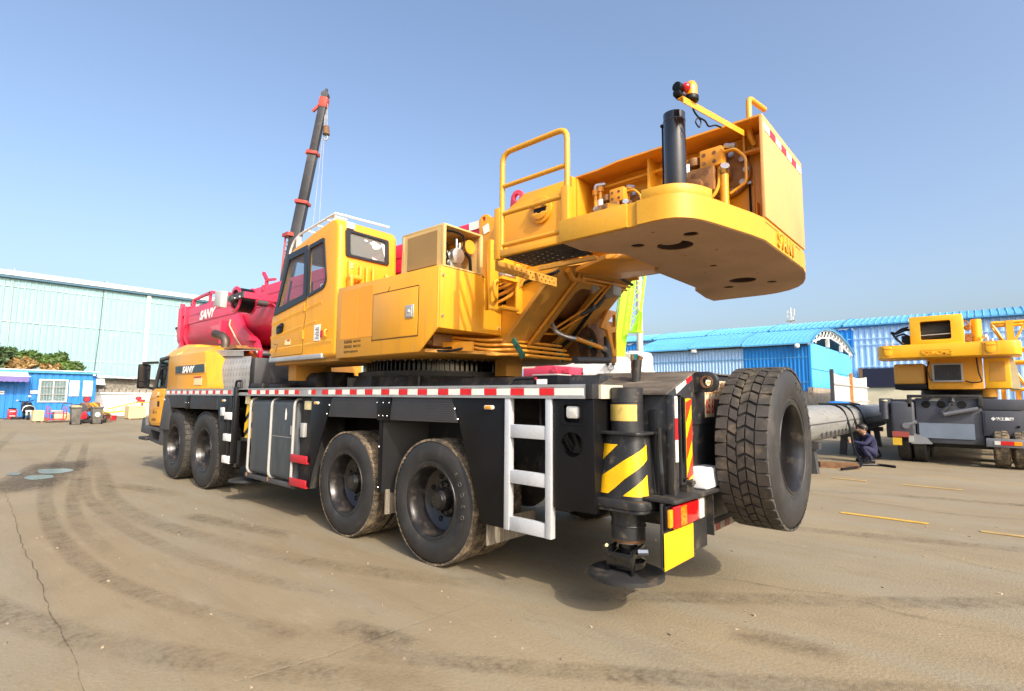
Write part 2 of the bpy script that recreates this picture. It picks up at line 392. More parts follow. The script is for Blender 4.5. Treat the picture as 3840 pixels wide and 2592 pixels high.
ub = MB().box(-8.9, -6.1, 3.9, 5.3, .5, 1.3).box(-6.1, -2.9, 3.86, 3.9, .75, 1.5).box(-12.0, -8.95, 3.75, 3.79, .8, 1.5).box(-2.9, -2.0, 3.75, 3.8, .75, 1.5).box(-6.1, -2.1, 5.92, 5.95, .6, 1.5).box(-12, -8, 5.92, 5.95, 1.25, 1.5)
ub.cyl((-2.75, 3.55, .95), (-2.15, 3.55, .95), .13).box(-2.72, -2.5, 3.5, 3.75, .6, 1.0)
part('underbody_boxes', ub, BLKD, T, bevel=.015)
hs = MB()
random.seed(3)
for k in range(12):
    x = -2.8+.06*k; hs.tube([(x, 3.5+.1*random.random(), 1.5), (x+.05, 3.45, 1.2+.1*random.random()), (x+.2, 3.6, .9), (x+.25, 3.75, .75+.1*random.random())], .014, 6, fil=.1)
hs.tube([(-2.48, 3.3, 1.5), (-2.5, 3.3, 1.42), (-2.6, 3.35, 1.3), (-2.75, 3.5, 1.2)], .013, 6, fil=.1)
part('hydraulic_hoses', hs, DGREY, T)
# raised deck box and slewing pedestal
db = MB().prism([(3.62, 1.585), (3.66, 1.69), (5.46, 1.69), (5.5, 1.585)], 'x', -4.55, -2.30)
part('raised_deck_box', db, BLKW, T, bevel=.008)
pd = MB().lathe([(1.16, 1.585), (1.10, 1.73), (1.0, 1.735)], (-5.28, CY, 0), (0, 0, 1), 12).lathe([(1.04, 1.735), (1.045, 1.79), (.9, 1.795)], (-5.28, CY, 0), (0, 0, 1), 72)
part('slewing_pedestal', pd, BLKW, T, ang=20)
for k in range(12):
    t = 2*PI*k/12+.13
    part('pedestal_rib', MB().obox((-5.28+1.12*math.cos(t), CY+1.12*math.sin(t), 1.655), (.06*math.cos(t), .06*math.sin(t), 0), (-.012*math.sin(t), .012*math.cos(t), 0), (0, 0, .07)), BLKW, T)
gear = MB().lathe([(.94, 1.795), (.94, 1.915)], (-5.28, CY, 0), (0, 0, 1), 96)
for k in range(104):
    t = 2*PI*k/104; c, s_ = math.cos(t), math.sin(t)
    gear.add([(-5.28+r*c-q*s_, CY+r*s_+q*c, z) for z in (1.80, 1.91) for r, q in ((.93, -.019), (.985, -.009), (.985, .009), (.93, .019))],
             [(0, 1, 2, 3), (7, 6, 5, 4), (0, 4, 5, 1), (1, 5, 6, 2), (2, 6, 7, 3)])
part('slewing_ring', gear, OILY, T, ang=20)
bl = MB()
for k in range(60):
    t = 2*PI*k/60; bl.cyl((-5.28+.96*math.cos(t), CY+.96*math.sin(t), 1.912), (-5.28+.96*math.cos(t), CY+.96*math.sin(t), 1.925), .013, n=6)
part('ring_bolts', bl, GREYP, T)['kind'] = 'stuff'
# deck odds and ends in front of the ring
dk = MB().prism([(-8.15, 1.585), (-6.75, 1.585), (-6.85, 1.80), (-8.1, 1.80)], 'y', 3.75, 5.3).box(-6.6, -6.35, 3.6, 3.95, 1.585, 1.82).box(-8.1, -7.7, 3.3, 3.6, 1.585, 1.68).box(-7.5, -7.1, 3.3, 3.6, 1.585, 1.66)
part('engine_cover', dk, BLKD, T, bevel=.02)
for i in range(5):
    for k in range(3):
        x = -8.0+.24*i+.1*(k % 2); part('vent_slot', MB().box(x, x+.14, 3.742, 3.752, 1.62+.055*k, 1.645+.055*k), OILY, T)
part('air_reservoir', MB().cyl((-6.9, 3.55, 1.70), (-6.45, 3.55, 1.70), .11), BLKD, T, bevel=.02)
part('grab_handle', MB().tube([(-4.33+1.35, 3.3, 1.585), (-4.28+1.35, 3.32, 1.66), (-3.99+1.35, 3.32, 1.66), (-3.94+1.35, 3.3, 1.585)], .016, 8, fil=.04), BLKD, T)
part('grab_handle', MB().tube([(-8.62, 3.3, 1.585), (-8.6, 3.3, 1.72), (-8.42, 3.3, 1.72), (-8.4, 3.3, 1.585)], .018, 8, fil=.04), BLK, T)

# ---------------- aluminium edge rail with reflective tiles
def rail(x0, x1):
    s = part('edge_rail', MB().prism([(3.14, 1.497), (3.14, 1.513), (3.146, 1.517), (3.146, 1.578), (3.14, 1.583), (3.14, 1.60), (3.20, 1.60), (3.20, 1.497)], 'x', x0, x1), ALU, T)
    return s
def tiles(par, xs, first_red, z0=1.521, z1=1.573):
    red = first_red
    for a, b in zip(xs[:-1], xs[1:]):
        part('reflective_tile', MB().box(a+.004, b-.004, 3.142, 3.147, z0, z1), RFILM if red else WFILM, par); red = not red
r1 = rail(-11.45, -8.28); r2 = rail(-7.78, -5.86); r3 = rail(-5.85, -2.10)
xs = [-11.40]
for i in range(20): xs.append(xs[-1]+(.178 if i % 2 == 0 else .124))
tiles(r1, [x for x in xs if x < -8.30], False)
xs = [-7.77]
for i in range(12): xs.append(xs[-1]+(.12 if i % 2 == 0 else .155))
tiles(r2, [x for x in xs if x < -6.25]+[], True)
xs = [-6.10+.37]
for i in range(24): xs.append(xs[-1]+(.142 if i % 2 == 0 else .150))
xs = [x for x in xs if x < -2.3]+[-2.115]
tiles(r3, xs, True)
tiles(r2, [-6.05, -5.98, -5.87], False)
part('rail_corner', MB().box(-2.10, -2.04, 3.14, 3.22, 1.497, 1.60), BLKD, T, bevel=.004)
part('edge_rail', MB().box(-2.04, -2.02, 3.22, 3.52, 1.499, 1.598), mat('dirty_rail', (.55, .50, .38), .5, var=.2), T)
# ---------------- side panels
def panel(poly, m=BLK, y0=3.16, y1=3.175, cut=None, bevel=.003, name='side_panel'):
    return part(name, MB().prism(poly, 'y', y0, y1), m, T, bevel=bevel, cut=cut)
pr = panel([(-2.40, 1.495), (-2.045, 1.495), (-2.035, .71), (-2.39, .71)], cut=MB().prism(ell(-2.23, 1.17, .098, .088, 28), 'y', 3.1, 3.3).prism(rrect(-2.315, -2.145, 1.315, 1.465, .03), 'y', 3.1, 3.3))
part('side_panel', MB().box(-2.06, -2.046, 3.176, 3.46, .71, 1.495), BLK, T)
lr = part('light_recess', MB().prism(rrect(-2.32, -2.14, 1.31, 1.47, .03), 'y', 3.155, 3.23), BLK, T, cut=MB().prism(rrect(-2.305, -2.155, 1.325, 1.455, .025), 'y', 3.1, 3.215))
part('work_light', MB().prism(rrect(-2.285, -2.175, 1.355, 1.445, .02), 'y', 3.165, 3.21), CLEARL, lr, bevel=.008)
panel([(-3.52, 1.495), (-2.875, 1.495), (-2.875, .48), (-3.13, .48), (-3.41, 1.27)])
panel([(-5.99, 1.495), (-5.52, 1.495), (-5.93, .60), (-5.98, .42), (-6.0, .42)])
panel([(-4.65, 1.495), (-4.40, 1.495), (-4.44, 1.262), (-4.62, 1.262)], y0=3.15)
def valance(x0, x1, x0b, x1b):
    v = panel([(x0, 1.495), (x1, 1.495), (x1b, 1.28), (x0b, 1.27)], y0=3.163, name='ribbed_valance', m=DGREY)
    for k in range(9):
        z = 1.30+.02*k; part('rib', MB().box(x0b+.02+(x0-x0b)*k/10, x1b-.02-(x1b-x1)*k/10, 3.157, 3.1645, z, z+.006), DGREY, v)
valance(-5.55, -4.655, -5.60, -4.63); valance(-4.395, -3.5, -4.43, -3.44)
valance(-11.35, -10.42, -11.2, -10.40); valance(-10.15, -8.93, -10.17, -8.93)
panel([(-10.42, 1.495), (-10.15, 1.495), (-10.18, 1.265), (-10.37, 1.265)], y0=3.155)
# mud divider between the rear wheels, flaps
md = part('mud_divider', MB().box(-4.60, -4.555, 3.165, 3.21, .55, 1.27).add([(-4.555, 3.18, .55), (-4.30, 3.55, .55), (-4.30, 3.55, 1.27), (-4.555, 3.18, 1.27), (-4.57, 3.19, .55), (-4.315, 3.56, .55), (-4.315, 3.56, 1.27), (-4.57, 3.19, 1.27)], [(0, 1, 2, 3), (4, 7, 6, 5), (0, 3, 7, 4), (1, 5, 6, 2), (3, 2, 6, 7), (0, 4, 5, 1)]), BLK, T)
FLAP = mat('dirty_flap', (.22, .19, .15), .8, var=.35, scale=3, stretch=(25, 25, 1.2), bump=.3)
for x in (-4.52, -3.11):
    part('mud_flap', MB().box(x, x+.012, 3.20, 3.82, .30 if x > -4 else .34, .58 if x < -4 else .5), FLAP, T)
part('mud_flap', MB().box(-8.72, -8.70, 3.2, 3.6, .40, .8), BLKD, T)
rv = MB()
for x, z in ((-4.635, 1.44), (-4.60, 1.31), (-4.43, 1.44), (-4.46, 1.31), (-4.53, 1.44), (-4.53, 1.31), (-5.57, 1.40), (-5.62, 1.30), (-3.47, 1.40), (-3.43, 1.31), (-4.58, 1.0), (-4.58, .6), (-10.33, 1.37), (-10.2, 1.37)):
    rv.sphere((x, 3.155, z), .009, 6, 4)
part('rivets', rv, STEEL, T)['kind'] = 'stuff'
# marker lamps
def marker(x, z, y=3.158):
    b = part('marker_lamp', MB().prism(rrect(x-.055, x+.055, z-.018, z+.018, .017), 'y', y-.012, y+.004), CLEARL, T, bevel=.004)
    part('amber_lens', MB().prism(rrect(x-.033, x+.033, z-.013, z+.013, .012), 'y', y-.024, y-.010), AMB, b, bevel=.004)
for x, z in ((-3.05, 1.42), (-5.86, 1.42), (-8.66, 1.42), (-11.55, 1.41)): marker(x, z)
# rear ladder
lad = part('step_ladder', MB().box(-2.87, -2.815, 3.145, 3.20, .48, 1.50).box(-2.46, -2.405, 3.145, 3.20, .48, 1.50).box(-2.815, -2.46, 3.15, 3.19, .48, .585).box(-2.815, -2.46, 3.15, 3.19, .84, .94).box(-2.815, -2.46, 3.15, 3.19, 1.19, 1.292), SILV, T, bevel=.004)
# steps and boxes by the tank
part('side_panel', MB().box(-6.38, -5.99, 3.24, 3.26, .42, 1.48).box(-5.99, -5.975, 3.18, 3.6, .42, 1.48), BLKD, T)
for z in (.70, .42):
    s_ = part('step', MB().box(-6.40, -5.99, 3.13, 3.30, z, z+.012).box(-6.40, -5.99, 3.128, 3.142, z, z+.095), REDP, T, bevel=.006)
part('sensor_box', MB().box(-6.20, -6.02, 3.18, 3.24, 1.335, 1.44), CREAM, T, bevel=.004)
part('sensor_box', MB().box(-6.30, -6.22, 3.19, 3.24, 1.0, 1.17), GREYP, T, bevel=.006)
tk = part('fuel_tank', MB().box(-7.70, -6.39, 3.17, 3.78, .44, 1.455), NAVY, T, bevel=.07, seg=4)
for x in (-7.685, -7.03, -6.405):
    part('strap', MB().tube([(x, 3.6, 1.47), (x, 3.16, 1.462), (x, 3.153, .44), (x, 3.6, .425)], .017, 8, fil=.09), GREYP, tk)
    part('strap_bolt', MB().cyl((x, 3.15, .455), (x, 3.15, .40), .012, n=8), RUST, tk)
part('tank_seam', MB().box(-6.99, -6.44, 3.166, 3.169, .98, .986), GREYP, tk)
part('tank_patch', MB().prism([(-6.66, 1.20), (-6.63, 1.20), (-6.62, 1.28), (-6.645, 1.34), (-6.66, 1.28)], 'y', 3.165, 3.169), WHT, tk)
part('tank_tag', MB().box(-6.49, -6.43, 3.16, 3.169, 1.02, 1.13), GREYP, tk)
part('tank_rail', MB().box(-7.78, -6.32, 3.16, 3.24, .375, .43), DGREY, T, bevel=.006)
# front ladder with reflective pads
panel([(-8.93, 1.495), (-8.36, 1.495), (-8.42, .62), (-8.58, .55), (-8.66, .55), (-8.78, .9)])
part('ladder_post', MB().box(-8.26, -8.17, 3.13, 3.2, .52, 1.62), BLK, T, bevel=.008)
part('ladder_post', MB().box(-8.42, -8.35, 3.14, 3.2, .52, 1.5), BLK, T, bevel=.008)
for z in (1.145, .83, .51):
    part('step_pad', MB().box(-8.53, -8.26, 3.122, 3.20, z, z+.105), WHT, T, bevel=.006)
part('rail_corner', MB().box(-8.17, -7.80, 3.17, 3.23, 1.50, 1.60), ALU, T)
part('work_light', MB().prism(rrect(-8.72, -8.59, 1.19, 1.32, .02), 'y', 3.13, 3.16), CLEARL, T, bevel=.01)
part('light_recess', MB().prism(rrect(-8.745, -8.565, 1.10, 1.345, .02), 'y', 3.15, 3.165), BLK, T)

# ---------------- outriggers
def hazard(poly, axis, a0, a1, stripes, parent, name='hazard_stripe'):
    for s in stripes: part(name, MB().prism(s, axis, a0, a1), YFILM, parent)
of = part('outrigger', MB().prism([(-8.03, .88), (-7.72, .88), (-7.735, 1.47), (-7.95, 1.47)], 'y', 3.22, 3.52), BLKW, T, bevel=.02)
hazard(None, 'y', 3.214, 3.219, [[(-7.94, 1.42), (-7.90, 1.45), (-7.76, 1.45), (-7.76, 1.36), (-7.98, 1.20), (-7.97, 1.26)], [(-8.0, 1.10), (-7.75, 1.28), (-7.75, 1.14), (-8.01, .97)], [(-7.99, .90), (-7.74, 1.06), (-7.74, .90)]], of)
part('jack_tube', MB().cyl((-7.88, 3.38, .42), (-7.88, 3.38, .90), .10).box(-8.08, -7.7, 3.2, 3.56, .85, .90), BLKW, of, bevel=.006)
part('jack_rod', MB().cyl((-7.9, 3.36, .30), (-7.9, 3.36, .45), .06).box(-7.98, -7.82, 3.28, 3.44, .31, .37), OILY, of)
part('jack_pad', MB().lathe([(0, .325), (.10, .325), (.24, .315), (.255, .30), (.255, .285), (0, .28)], (-7.98, 3.30, 0), (0, 0, 1), 40), BLKD, of)
part('warning_plate', MB().box(-7.98, -7.84, 3.20, 3.21, 1.38, 1.49), CREAM, of)
# rear one
JX, JY = -1.93, 3.42
orr = part('outrigger', MB().lathe([(.115, 1.25), (.115, 1.575), (.108, 1.58), (0, 1.575)], (JX, JY, 0), (0, 0, 1), 32), BLKW, T)
part('collar_plate', MB().prism(rpoly([(JX-.19, JY-.17), (JX+.18, JY-.17), (JX+.2, JY+.25), (JX-.19, JY+.25)], .05), 'z', 1.252, 1.272), BLKW, orr, bevel=.004)
hw = MB()
def ringpts(hx, hy0, hy1, r, z):
    return [(p[0], p[1], z) for p in rpoly([(JX-hx, JY-hy0), (JX+hx, JY-hy0), (JX+hx, JY+hy1), (JX-hx, JY+hy1)], r, 5)]
a = ringpts(.145, .135, .20, .11, 1.252); b = ringpts(.19, .17, .24, .11, .82); n_ = len(a)
hw.add(a+b, [(i, (i+1) % n_, n_+(i+1) % n_, n_+i) for i in range(n_)]+[tuple(range(n_))])
hs_ = part('jack_housing', hw, BLKW, orr, ang=45)
def on_housing(u, z, off=.009):
    """point on housing surface: u runs around the near corner from -X to +X side (metres along front)"""
    t = (1.252-z)/.432; hx = .145+.045*t+off; hy = .135+.035*t+off
    r = .11+off
    # front face runs along x at y=JY-hy, rounded corners to the side faces
    L1 = hx-r
    if abs(u) <= L1: return (JX+u, JY-hy, z)
    s = 1 if u > 0 else -1; w = abs(u)-L1; q = w/(r*.87)
    if q <= PI/2: return (JX+s*(hx-r+r*math.sin(q)), JY-hy+r-r*math.cos(q), z)
    return (JX+s*hx, JY-hy+r+(w-r*.87*PI/2), z)
def stripe(u0a, u1a, za, u0b, u1b, zb, n=10, m=10):
    mb = MB(); vs = []
    for j in range(m+1):
        t = j/m; z = za+(zb-za)*t; l = u0a+(u0b-u0a)*t; r = u1a+(u1b-u1a)*t
        for i in range(n+1): vs.append(on_housing(l+(r-l)*i/n, z))
    mb.add(vs, [(j*(n+1)+i, j*(n+1)+i+1, (j+1)*(n+1)+i+1, (j+1)*(n+1)+i) for j in range(m) for i in range(n)])
    part('hazard_stripe', mb, YWORN, orr)
YWORN = mat('hazard_yellow_worn', (.82, .47, .005), .4, var=.08, scale=12, dust=((.05, .045, .04), .18, 16))
def stripes(rows):
    for (z0, a0, b0), (z1, a1, b1) in zip(rows[:-1], rows[1:]): stripe(a0, b0, z0, a1, b1, z1)
stripes([(1.185, -.20, .01), (1.08, -.21, -.10), (.975, -.215, -.212)])
stripes([(1.185, .205, .21), (1.085, .065, .215), (.985, -.08, .10), (.895, -.215, .0), (.85, -.22, -.055)])
stripes([(.985, .212, .215), (.845, .06, .23)])
part('flange', MB().prism(rpoly([(JX-.24, JY-.22), (JX+.22, JY-.22), (JX+.27, JY+.26), (JX-.24, JY+.26)], .06), 'z', .765, .82).prism(rpoly([(JX-.23, JY-.21), (JX+.21, JY-.21), (JX+.26, JY+.26), (JX-.23, JY+.26)], .06), 'z', .74, .762), BLKW, orr, bevel=.006)
part('jack_tube', MB().cyl((JX, JY, .535), (JX, JY, .745), .118, n=32).lathe([(.121, .62), (.124, .625), (.121, .63)], (JX, JY, 0), (0, 0, 1), 32), BLKW, orr)
part('jack_tube_rim', MB().lathe([(.12, .535), (.112, .515), (.085, .515)], (JX, JY, 0), (0, 0, 1), 32), RUST, orr)
part('jack_rod', MB().cyl((JX, JY, .36), (JX, JY, .52), .068, n=20).lathe([(.08, .40), (.095, .41), (.095, .43), (.08, .44)], (JX, JY, 0), (0, 0, 1), 24).lathe([(.09, .33), (.115, .34), (.115, .385), (.09, .395)], (JX, JY, 0), (0, 0, 1), 24), OILY, orr)
part('rod_ring', MB().lathe([(.082, .50), (.088, .505), (.088, .52), (.07, .522)], (JX, JY, 0), (0, 0, 1), 24), STEEL, orr)
yk = MB()
for s in (-1, 1): yk.prism([(JY-.13, .315), (JY-.085, .315), (JY-.085, .42), (JY+.05, .47), (JY+.05, .50), (JY-.13, .475)], 'x', JX+s*.09-.008+.0, JX+s*.09+.008)
yk.box(JX-.095, JX+.095, JY-.142, JY-.128, .36, .455)
part('pad_yoke', yk, OILY, orr, bevel=.004)
part('locking_pin', MB().cyl((JX-.17, JY-.03, .45), (JX-.12, JY-.09, .475), .012), CREAM, orr); part('locking_nut', MB().cyl((JX+.10, JY-.05, .46), (JX+.16, JY-.02, .465), .022, n=6), STEEL, orr)
pad = part('jack_pad', MB().lathe([(0, .325), (.13, .325), (.17, .312), (.235, .31), (.262, .30), (.262, .272), (.24, .265), (0, .265)], (JX-.02, JY-.0, 0), (0, 0, 1), 56), BLKD, orr, ang=30)
lab = MB(); vs = []
for j in range(2):
    for i in range(11):
        t = math.radians(-150+i*12.5); vs.append((JX+.1175*math.cos(t), JY+.1175*math.sin(t), 1.345+j*.115))
lab.add(vs, [(i, i+1, 12+i, 11+i) for i in range(10)])
part('warning_plate', lab, mat('worn_plate', (.55, .40, .10), .5, var=.15, dust=((.03, .03, .03), .2, 20)), orr)
part('jack_seam', MB().lathe([(.117, 1.475), (.119, 1.478), (.117, 1.481)], (JX, JY, 0), (0, 0, 1), 32), BLKW, orr)
# leg folded behind the jack, hoses
part('hose_guard', MB().prism([(1.42, 0), (1.42, .09), (1.05, .13), (.84, .16), (.84, 0)], 'z', 0, 1) if 0 else MB().prism([(3.48, .84), (3.48, 1.42), (3.55, 1.44), (3.6, 1.42), (3.6, .84)], 'x', -1.80, -1.74), BLK, orr, bevel=.01)
part('jack_hose', MB().tube([(-1.70, 3.45, 1.30), (-1.69, 3.44, 1.1), (-1.67, 3.42, .95), (-1.68, 3.45, .82)], .016, 8, fil=.1).tube([(-1.66, 3.5, 1.28), (-1.63, 3.5, 1.05), (-1.64, 3.5, .85)], .014, 8, fil=.1), OILY, orr)

# ---------------- rear end
XR = -1.66
rb = part('rear_crossbox', MB().prism([(3.50, .84), (3.50, 1.53), (3.93, 1.70), (5.19, 1.70), (5.62, 1.53), (5.62, .84)], 'x', -2.46, XR), BLKW, T, bevel=.006)
part('rear_lower_box', MB().prism([(4.05, .50), (3.92, .84), (5.3, .84), (5.2, .50)], 'x', -2.46, XR-.004), BLKW, T, bevel=.004)
part('cover_plate', MB().add([(-2.5, 3.45, 1.545), (XR+.02, 3.45, 1.545), (XR+.02, 3.935, 1.715), (-2.5, 3.935, 1.715), (-2.5, 3.45, 1.53), (XR+.02, 3.45, 1.53), (XR+.02, 3.94, 1.703), (-2.5, 3.94, 1.703)], [(0, 1, 2, 3), (7, 6, 5, 4), (0, 4, 5, 1), (1, 5, 6, 2), (2, 6, 7, 3), (3, 7, 4, 0)]).box(-2.5, XR+.02, 3.938, 5.2, 1.703, 1.714), mat('worn_deck', (.10, .085, .07), .7, var=.4, scale=5, dust=((.33, .28, .22), .35, 4), bump=.2, stretch=(1, 4, 1)), T)
part('stub_post', MB().cyl((-2.02, 3.72, 1.63), (-2.0, 3.72, 1.80), .034), BLKW, T)
part('stub_post_tip', MB().cyl((-2.0, 3.735, 1.79), (-1.98, 3.735, 1.83), .022, n=10).box(-2.05, -2.035, 3.7, 3.72, 1.70, 1.84), RUST, T)
part('recess_hole', MB().box(-1.70, XR+.006, 3.535, 3.60, 1.28, 1.53), BLK, T)
part('corner_post', MB().box(XR, XR+.05, 3.485, 3.56, .84, 1.53), BLKW, T, bevel=.005)
for z0, z1, m in ((1.37, 1.52, WFILM), (1.22, 1.37, RFILM), (1.07, 1.22, WFILM)):
    part('reflective_tile', MB().box(XR+.051, XR+.055, 3.505, 3.545, z0, z1), m, T)
part('reflective_tile', MB().obox((XR+.004, 3.72, 1.60), (.003, 0, 0), (0, .085, .037), (0, -.008, .024)), WFILM, T)
part('reflective_tile', MB().obox((XR+.004, 3.865, 1.655), (.003, 0, 0), (0, .045, .02), (0, -.008, .024)), RFILM, T)
hb = part('hazard_board', MB().box(XR+.01, XR+.05, 3.60, 3.615, .92, 1.525).box(XR+.01, XR+.05, 3.60, 3.76, 1.515, 1.53).box(XR+.045, XR+.055, 3.66, 3.775, .92, 1.515).box(XR+.01, XR+.05, 3.60, 3.76, .905, .92), BLKD, T)
hz = MB(); hr = MB()
part('hazard_face', MB().box(XR+.056, XR+.06, 3.67, 3.765, .935, 1.505), YFILM, hb)
ORANGE = mat('hazard_red', (.78, .035, .012), .35, var=.06)
for z in (1.46, 1.20, .945):
    poly = [(3.67, z-.12), (3.765, z+.02), (3.765, z+.16), (3.67, z+.02)]
    poly = [(y, min(1.505, max(.935, q))) for y, q in poly]
    part('hazard_stripe', MB().prism(poly, 'x', XR+.0605, XR+.063), ORANGE, hb)
# towing lug and advert board
part('lifting_lug', MB().prism([(3.96, 1.56), (4.08, 1.56)]+[(4.10+.075*math.cos(t), 1.632+.075*math.sin(t)) for t in [math.radians(-90+i*18) for i in range(11)]]+[(3.96, 1.707)], 'x', XR+.0, XR+.12) if 0 else MB().prism([(XR-.02, 1.55), (XR+.09, 1.555)]+[(XR+.10+.078*math.cos(t), 1.632+.078*math.sin(t)) for t in [math.radians(-80+i*17) for i in range(11)]]+[(XR-.02, 1.71)], 'y', 3.965, 4.02), BLKW, T, bevel=.006, cut=MB().cyl((XR+.10, 3.9, 1.632), (XR+.10, 4.1, 1.632), .034))
part('lug_bush', MB().lathe([(.034, 3.955), (.048, 3.955), (.048, 4.03), (.034, 4.03)], (XR+.10, 0, 1.632), (0, 1, 0), 20, True), RUST, T)
ad = part('sign_board', MB().box(XR+.002, XR+.006, 4.16, 4.85, 1.36, 1.655), mat('faded_sign', (.72, .62, .42), .6, var=.12, dust=((.16, .13, .09), .12, 6)), T)
text('lettering', '吊车出租', mat('orange_lettering', (.60, .22, .05), .6), ad, (XR+.007, 4.17, 1.54), (0, 1, 0), (0, 0, 1), .125, xs=1.15)
text('lettering', '05 6568 7667', RINK, ad, (XR+.007, 4.17, 1.39), (0, 1, 0), (0, 0, 1), .165, xs=.55, bold=.002)
part('rear_seam', MB().box(XR+.001, XR+.012, 3.78, 5.6, 1.31, 1.325), BLKW, T)
# light bar with tail lamp and plate
lb = part('tail_bracket', MB().prism(rpoly([(-1.79, 3.30), (-1.52, 3.30), (-1.50, 4.18), (-1.56, 4.24), (-1.79, 4.24)], .03), 'z', .825, .85), BLKD, T, bevel=.004)
part('lamp_panel', MB().box(-1.625, -1.61, 3.285, 4.02, .42, .822), BLKD, T, bevel=.003); part('lamp_panel', MB().box(-1.66, -1.56, 4.02, 4.035, .50, .822), BLKD, T)
tl = part('tail_lamp', MB().box(-1.61, -1.585, 3.30, 3.83, .65, .81), BLK, T, bevel=.006)
part('red_lens', MB().box(-1.587, -1.555, 3.362, 3.76, .655, .80), REDL, tl, bevel=.012)
part('amber_lens', MB().box(-1.585, -1.56, 3.305, 3.352, .67, .785), AMB, tl, bevel=.008)
part('amber_lens', MB().box(-1.556, -1.552, 3.45, 3.54, .665, .79), mat('amber_bars', (.65, .17, .01), .2, var=.5, scale=30, stretch=(1, 1, 3)), tl)
part('clear_lens', MB().box(-1.585, -1.553, 3.77, 3.85, .66, .80), CLEARL, tl, bevel=.008)
part('number_plate', MB().box(-1.60, -1.594, 3.285, 3.74, .40, .635), mat('plate_yellow', (.74, .43, .008), .4, var=.06), T, bevel=.004)
part('tow_clamp', MB().box(-1.68, -1.60, 3.66, 3.78, .85, .90).box(-1.66, -1.57, 3.68, 3.74, .90, .925).cyl((-1.66, 3.68, .88), (-1.6, 3.68, .95), .012), BLKD, T)
part('under_guard', MB().box(-1.72, -1.66, 4.0, 5.4, .46, .56), BLKD, T, bevel=.004)
for k in range(9):
    part('reflective_tile', MB().box(XR+.0, XR+.004, 4.02+.1*k, 4.11+.1*k, .465, .52), mat('dull_red_film', (.25, .05, .05), .5) if k % 2 else mat('dull_white_film', (.35, .30, .25), .6), T)
# ================================================================ front cab of the truck
tc = MB().prism([(-11.60, .90), (-12.46, .89), (-12.66, 1.04), (-12.70, 1.40), (-12.52, 1.58), (-12.47, 1.62), (-11.60, 1.62)], 'y', 3.20, 3.98)
cabT = part('truck_cab', tc, YEL, T, bevel=.03, seg=3)
# upper shell: posts, roof, rear housing
part('cab_roof', MB().add([(-12.14, 3.24, 2.21), (-12.14, 3.95, 2.21), (-12.0, 3.40, 2.40), (-12.0, 3.95, 2.43), (-11.5, 3.22, 2.26), (-11.5, 3.45, 2.47), (-11.5, 3.95, 2.47), (-11.3, 3.22, 2.25), (-11.0, 3.5, 2.45), (-11.0, 3.95, 2.45), (-11.5, 3.95, 2.2), (-11.0, 3.22, 2.2), (-11.0, 3.95, 2.2), (-11.5, 3.22, 2.2), (-12.14, 3.24, 2.18), (-12.14, 3.95, 2.18)],
     [(0, 2, 3, 1), (0, 4, 5, 2), (2, 5, 6, 3), (4, 7, 8, 5), (5, 8, 9, 6), (7, 11, 12, 9, 8), (0, 14, 13, 4), (4, 13, 11, 7), (14, 15, 10, 13), (13, 10, 12, 11), (0, 1, 15, 14), (1, 3, 6, 10, 15), (6, 9, 12, 10)]), YEL, cabT, bevel=.02)
part('roof_fairing', MB().prism([(-12.16, 2.16), (-11.55, 2.20), (-11.55, 2.245), (-12.12, 2.225)], 'y', 3.185, 3.30), DGREY, cabT, bevel=.008)
part('a_pillar', MB().bar((-12.44, 3.23, 1.60), (-12.14, 3.25, 2.19), .07, .09), DGREY, cabT)
part('a_pillar', MB().bar((-12.44, 3.93, 1.60), (-12.14, 3.93, 2.19), .07, .09), DGREY, cabT)
part('b_pillar', MB().bar((-11.66, 3.22, 1.64), (-11.60, 3.24, 2.18), .10, .05, (0, 1, 0)), DGREY, cabT)
part('side_window', MB().prism([(-12.38, 1.64), (-11.70, 1.70), (-11.66, 2.17), (-12.12, 2.17)], 'y', 3.225, 3.23), GLASSD, cabT)
part('windscreen', MB().add([(-12.48, 3.25, 1.6), (-12.48, 3.93, 1.6), (-12.16, 3.93, 2.2), (-12.16, 3.25, 2.2)], [(0, 1, 2, 3)]), GLASSD, cabT)
part('grab_rail', MB().tube([(-12.0, 3.22, 1.78), (-11.98, 3.17, 1.82), (-11.93, 3.17, 1.98), (-11.93, 3.22, 2.03)], .014, 8, fil=.03), BLK, cabT)
part('cab_rear_wall', MB().box(-11.62, -11.56, 3.24, 3.95, 1.6, 2.22), DGREY, cabT)
dr = part('cab_door', MB().prism(rpoly([(-12.50, .95), (-11.86, .95), (-11.68, 1.62), (-12.46, 1.56), (-12.60, 1.42), (-12.58, 1.05)], .05), 'y', 3.188, 3.199), YEL, cabT, bevel=.004)
part('door_handle', MB().prism(rrect(-12.06, -11.94, 1.27, 1.38, .03), 'y', 3.180, 3.19).box(-12.05, -11.95, 3.172, 3.184, 1.335, 1.36), BLK, dr, bevel=.003)
part('crease', MB().bar((-12.55, 3.187, 1.42), (-11.74, 3.187, 1.50), .008, .025), YEL2, dr)
part('crease', MB().bar((-12.55, 3.187, 1.20), (-11.80, 3.187, 1.27), .008, .025), YEL2, dr)
text('lettering', '吨位 4 4', INK, dr, (-12.33, 3.187, 1.13), (1, 0, .02), (0, 0, 1), .075)
text('lettering', '(总质量)53', INK, dr, (-12.38, 3.187, .99), (1, 0, .02), (0, 0, 1), .065)
part('notice', MB().box(-12.12, -12.0, 3.183, 3.187, 1.46, 1.56), CREAM, dr)
part('mirror_arm', MB().bar((-12.3, 3.22, 2.14), (-12.42, 2.98, 2.12), .05).bar((-12.42, 3.18, 1.62), (-12.42, 3.04, 1.66), .05), BLK, cabT)
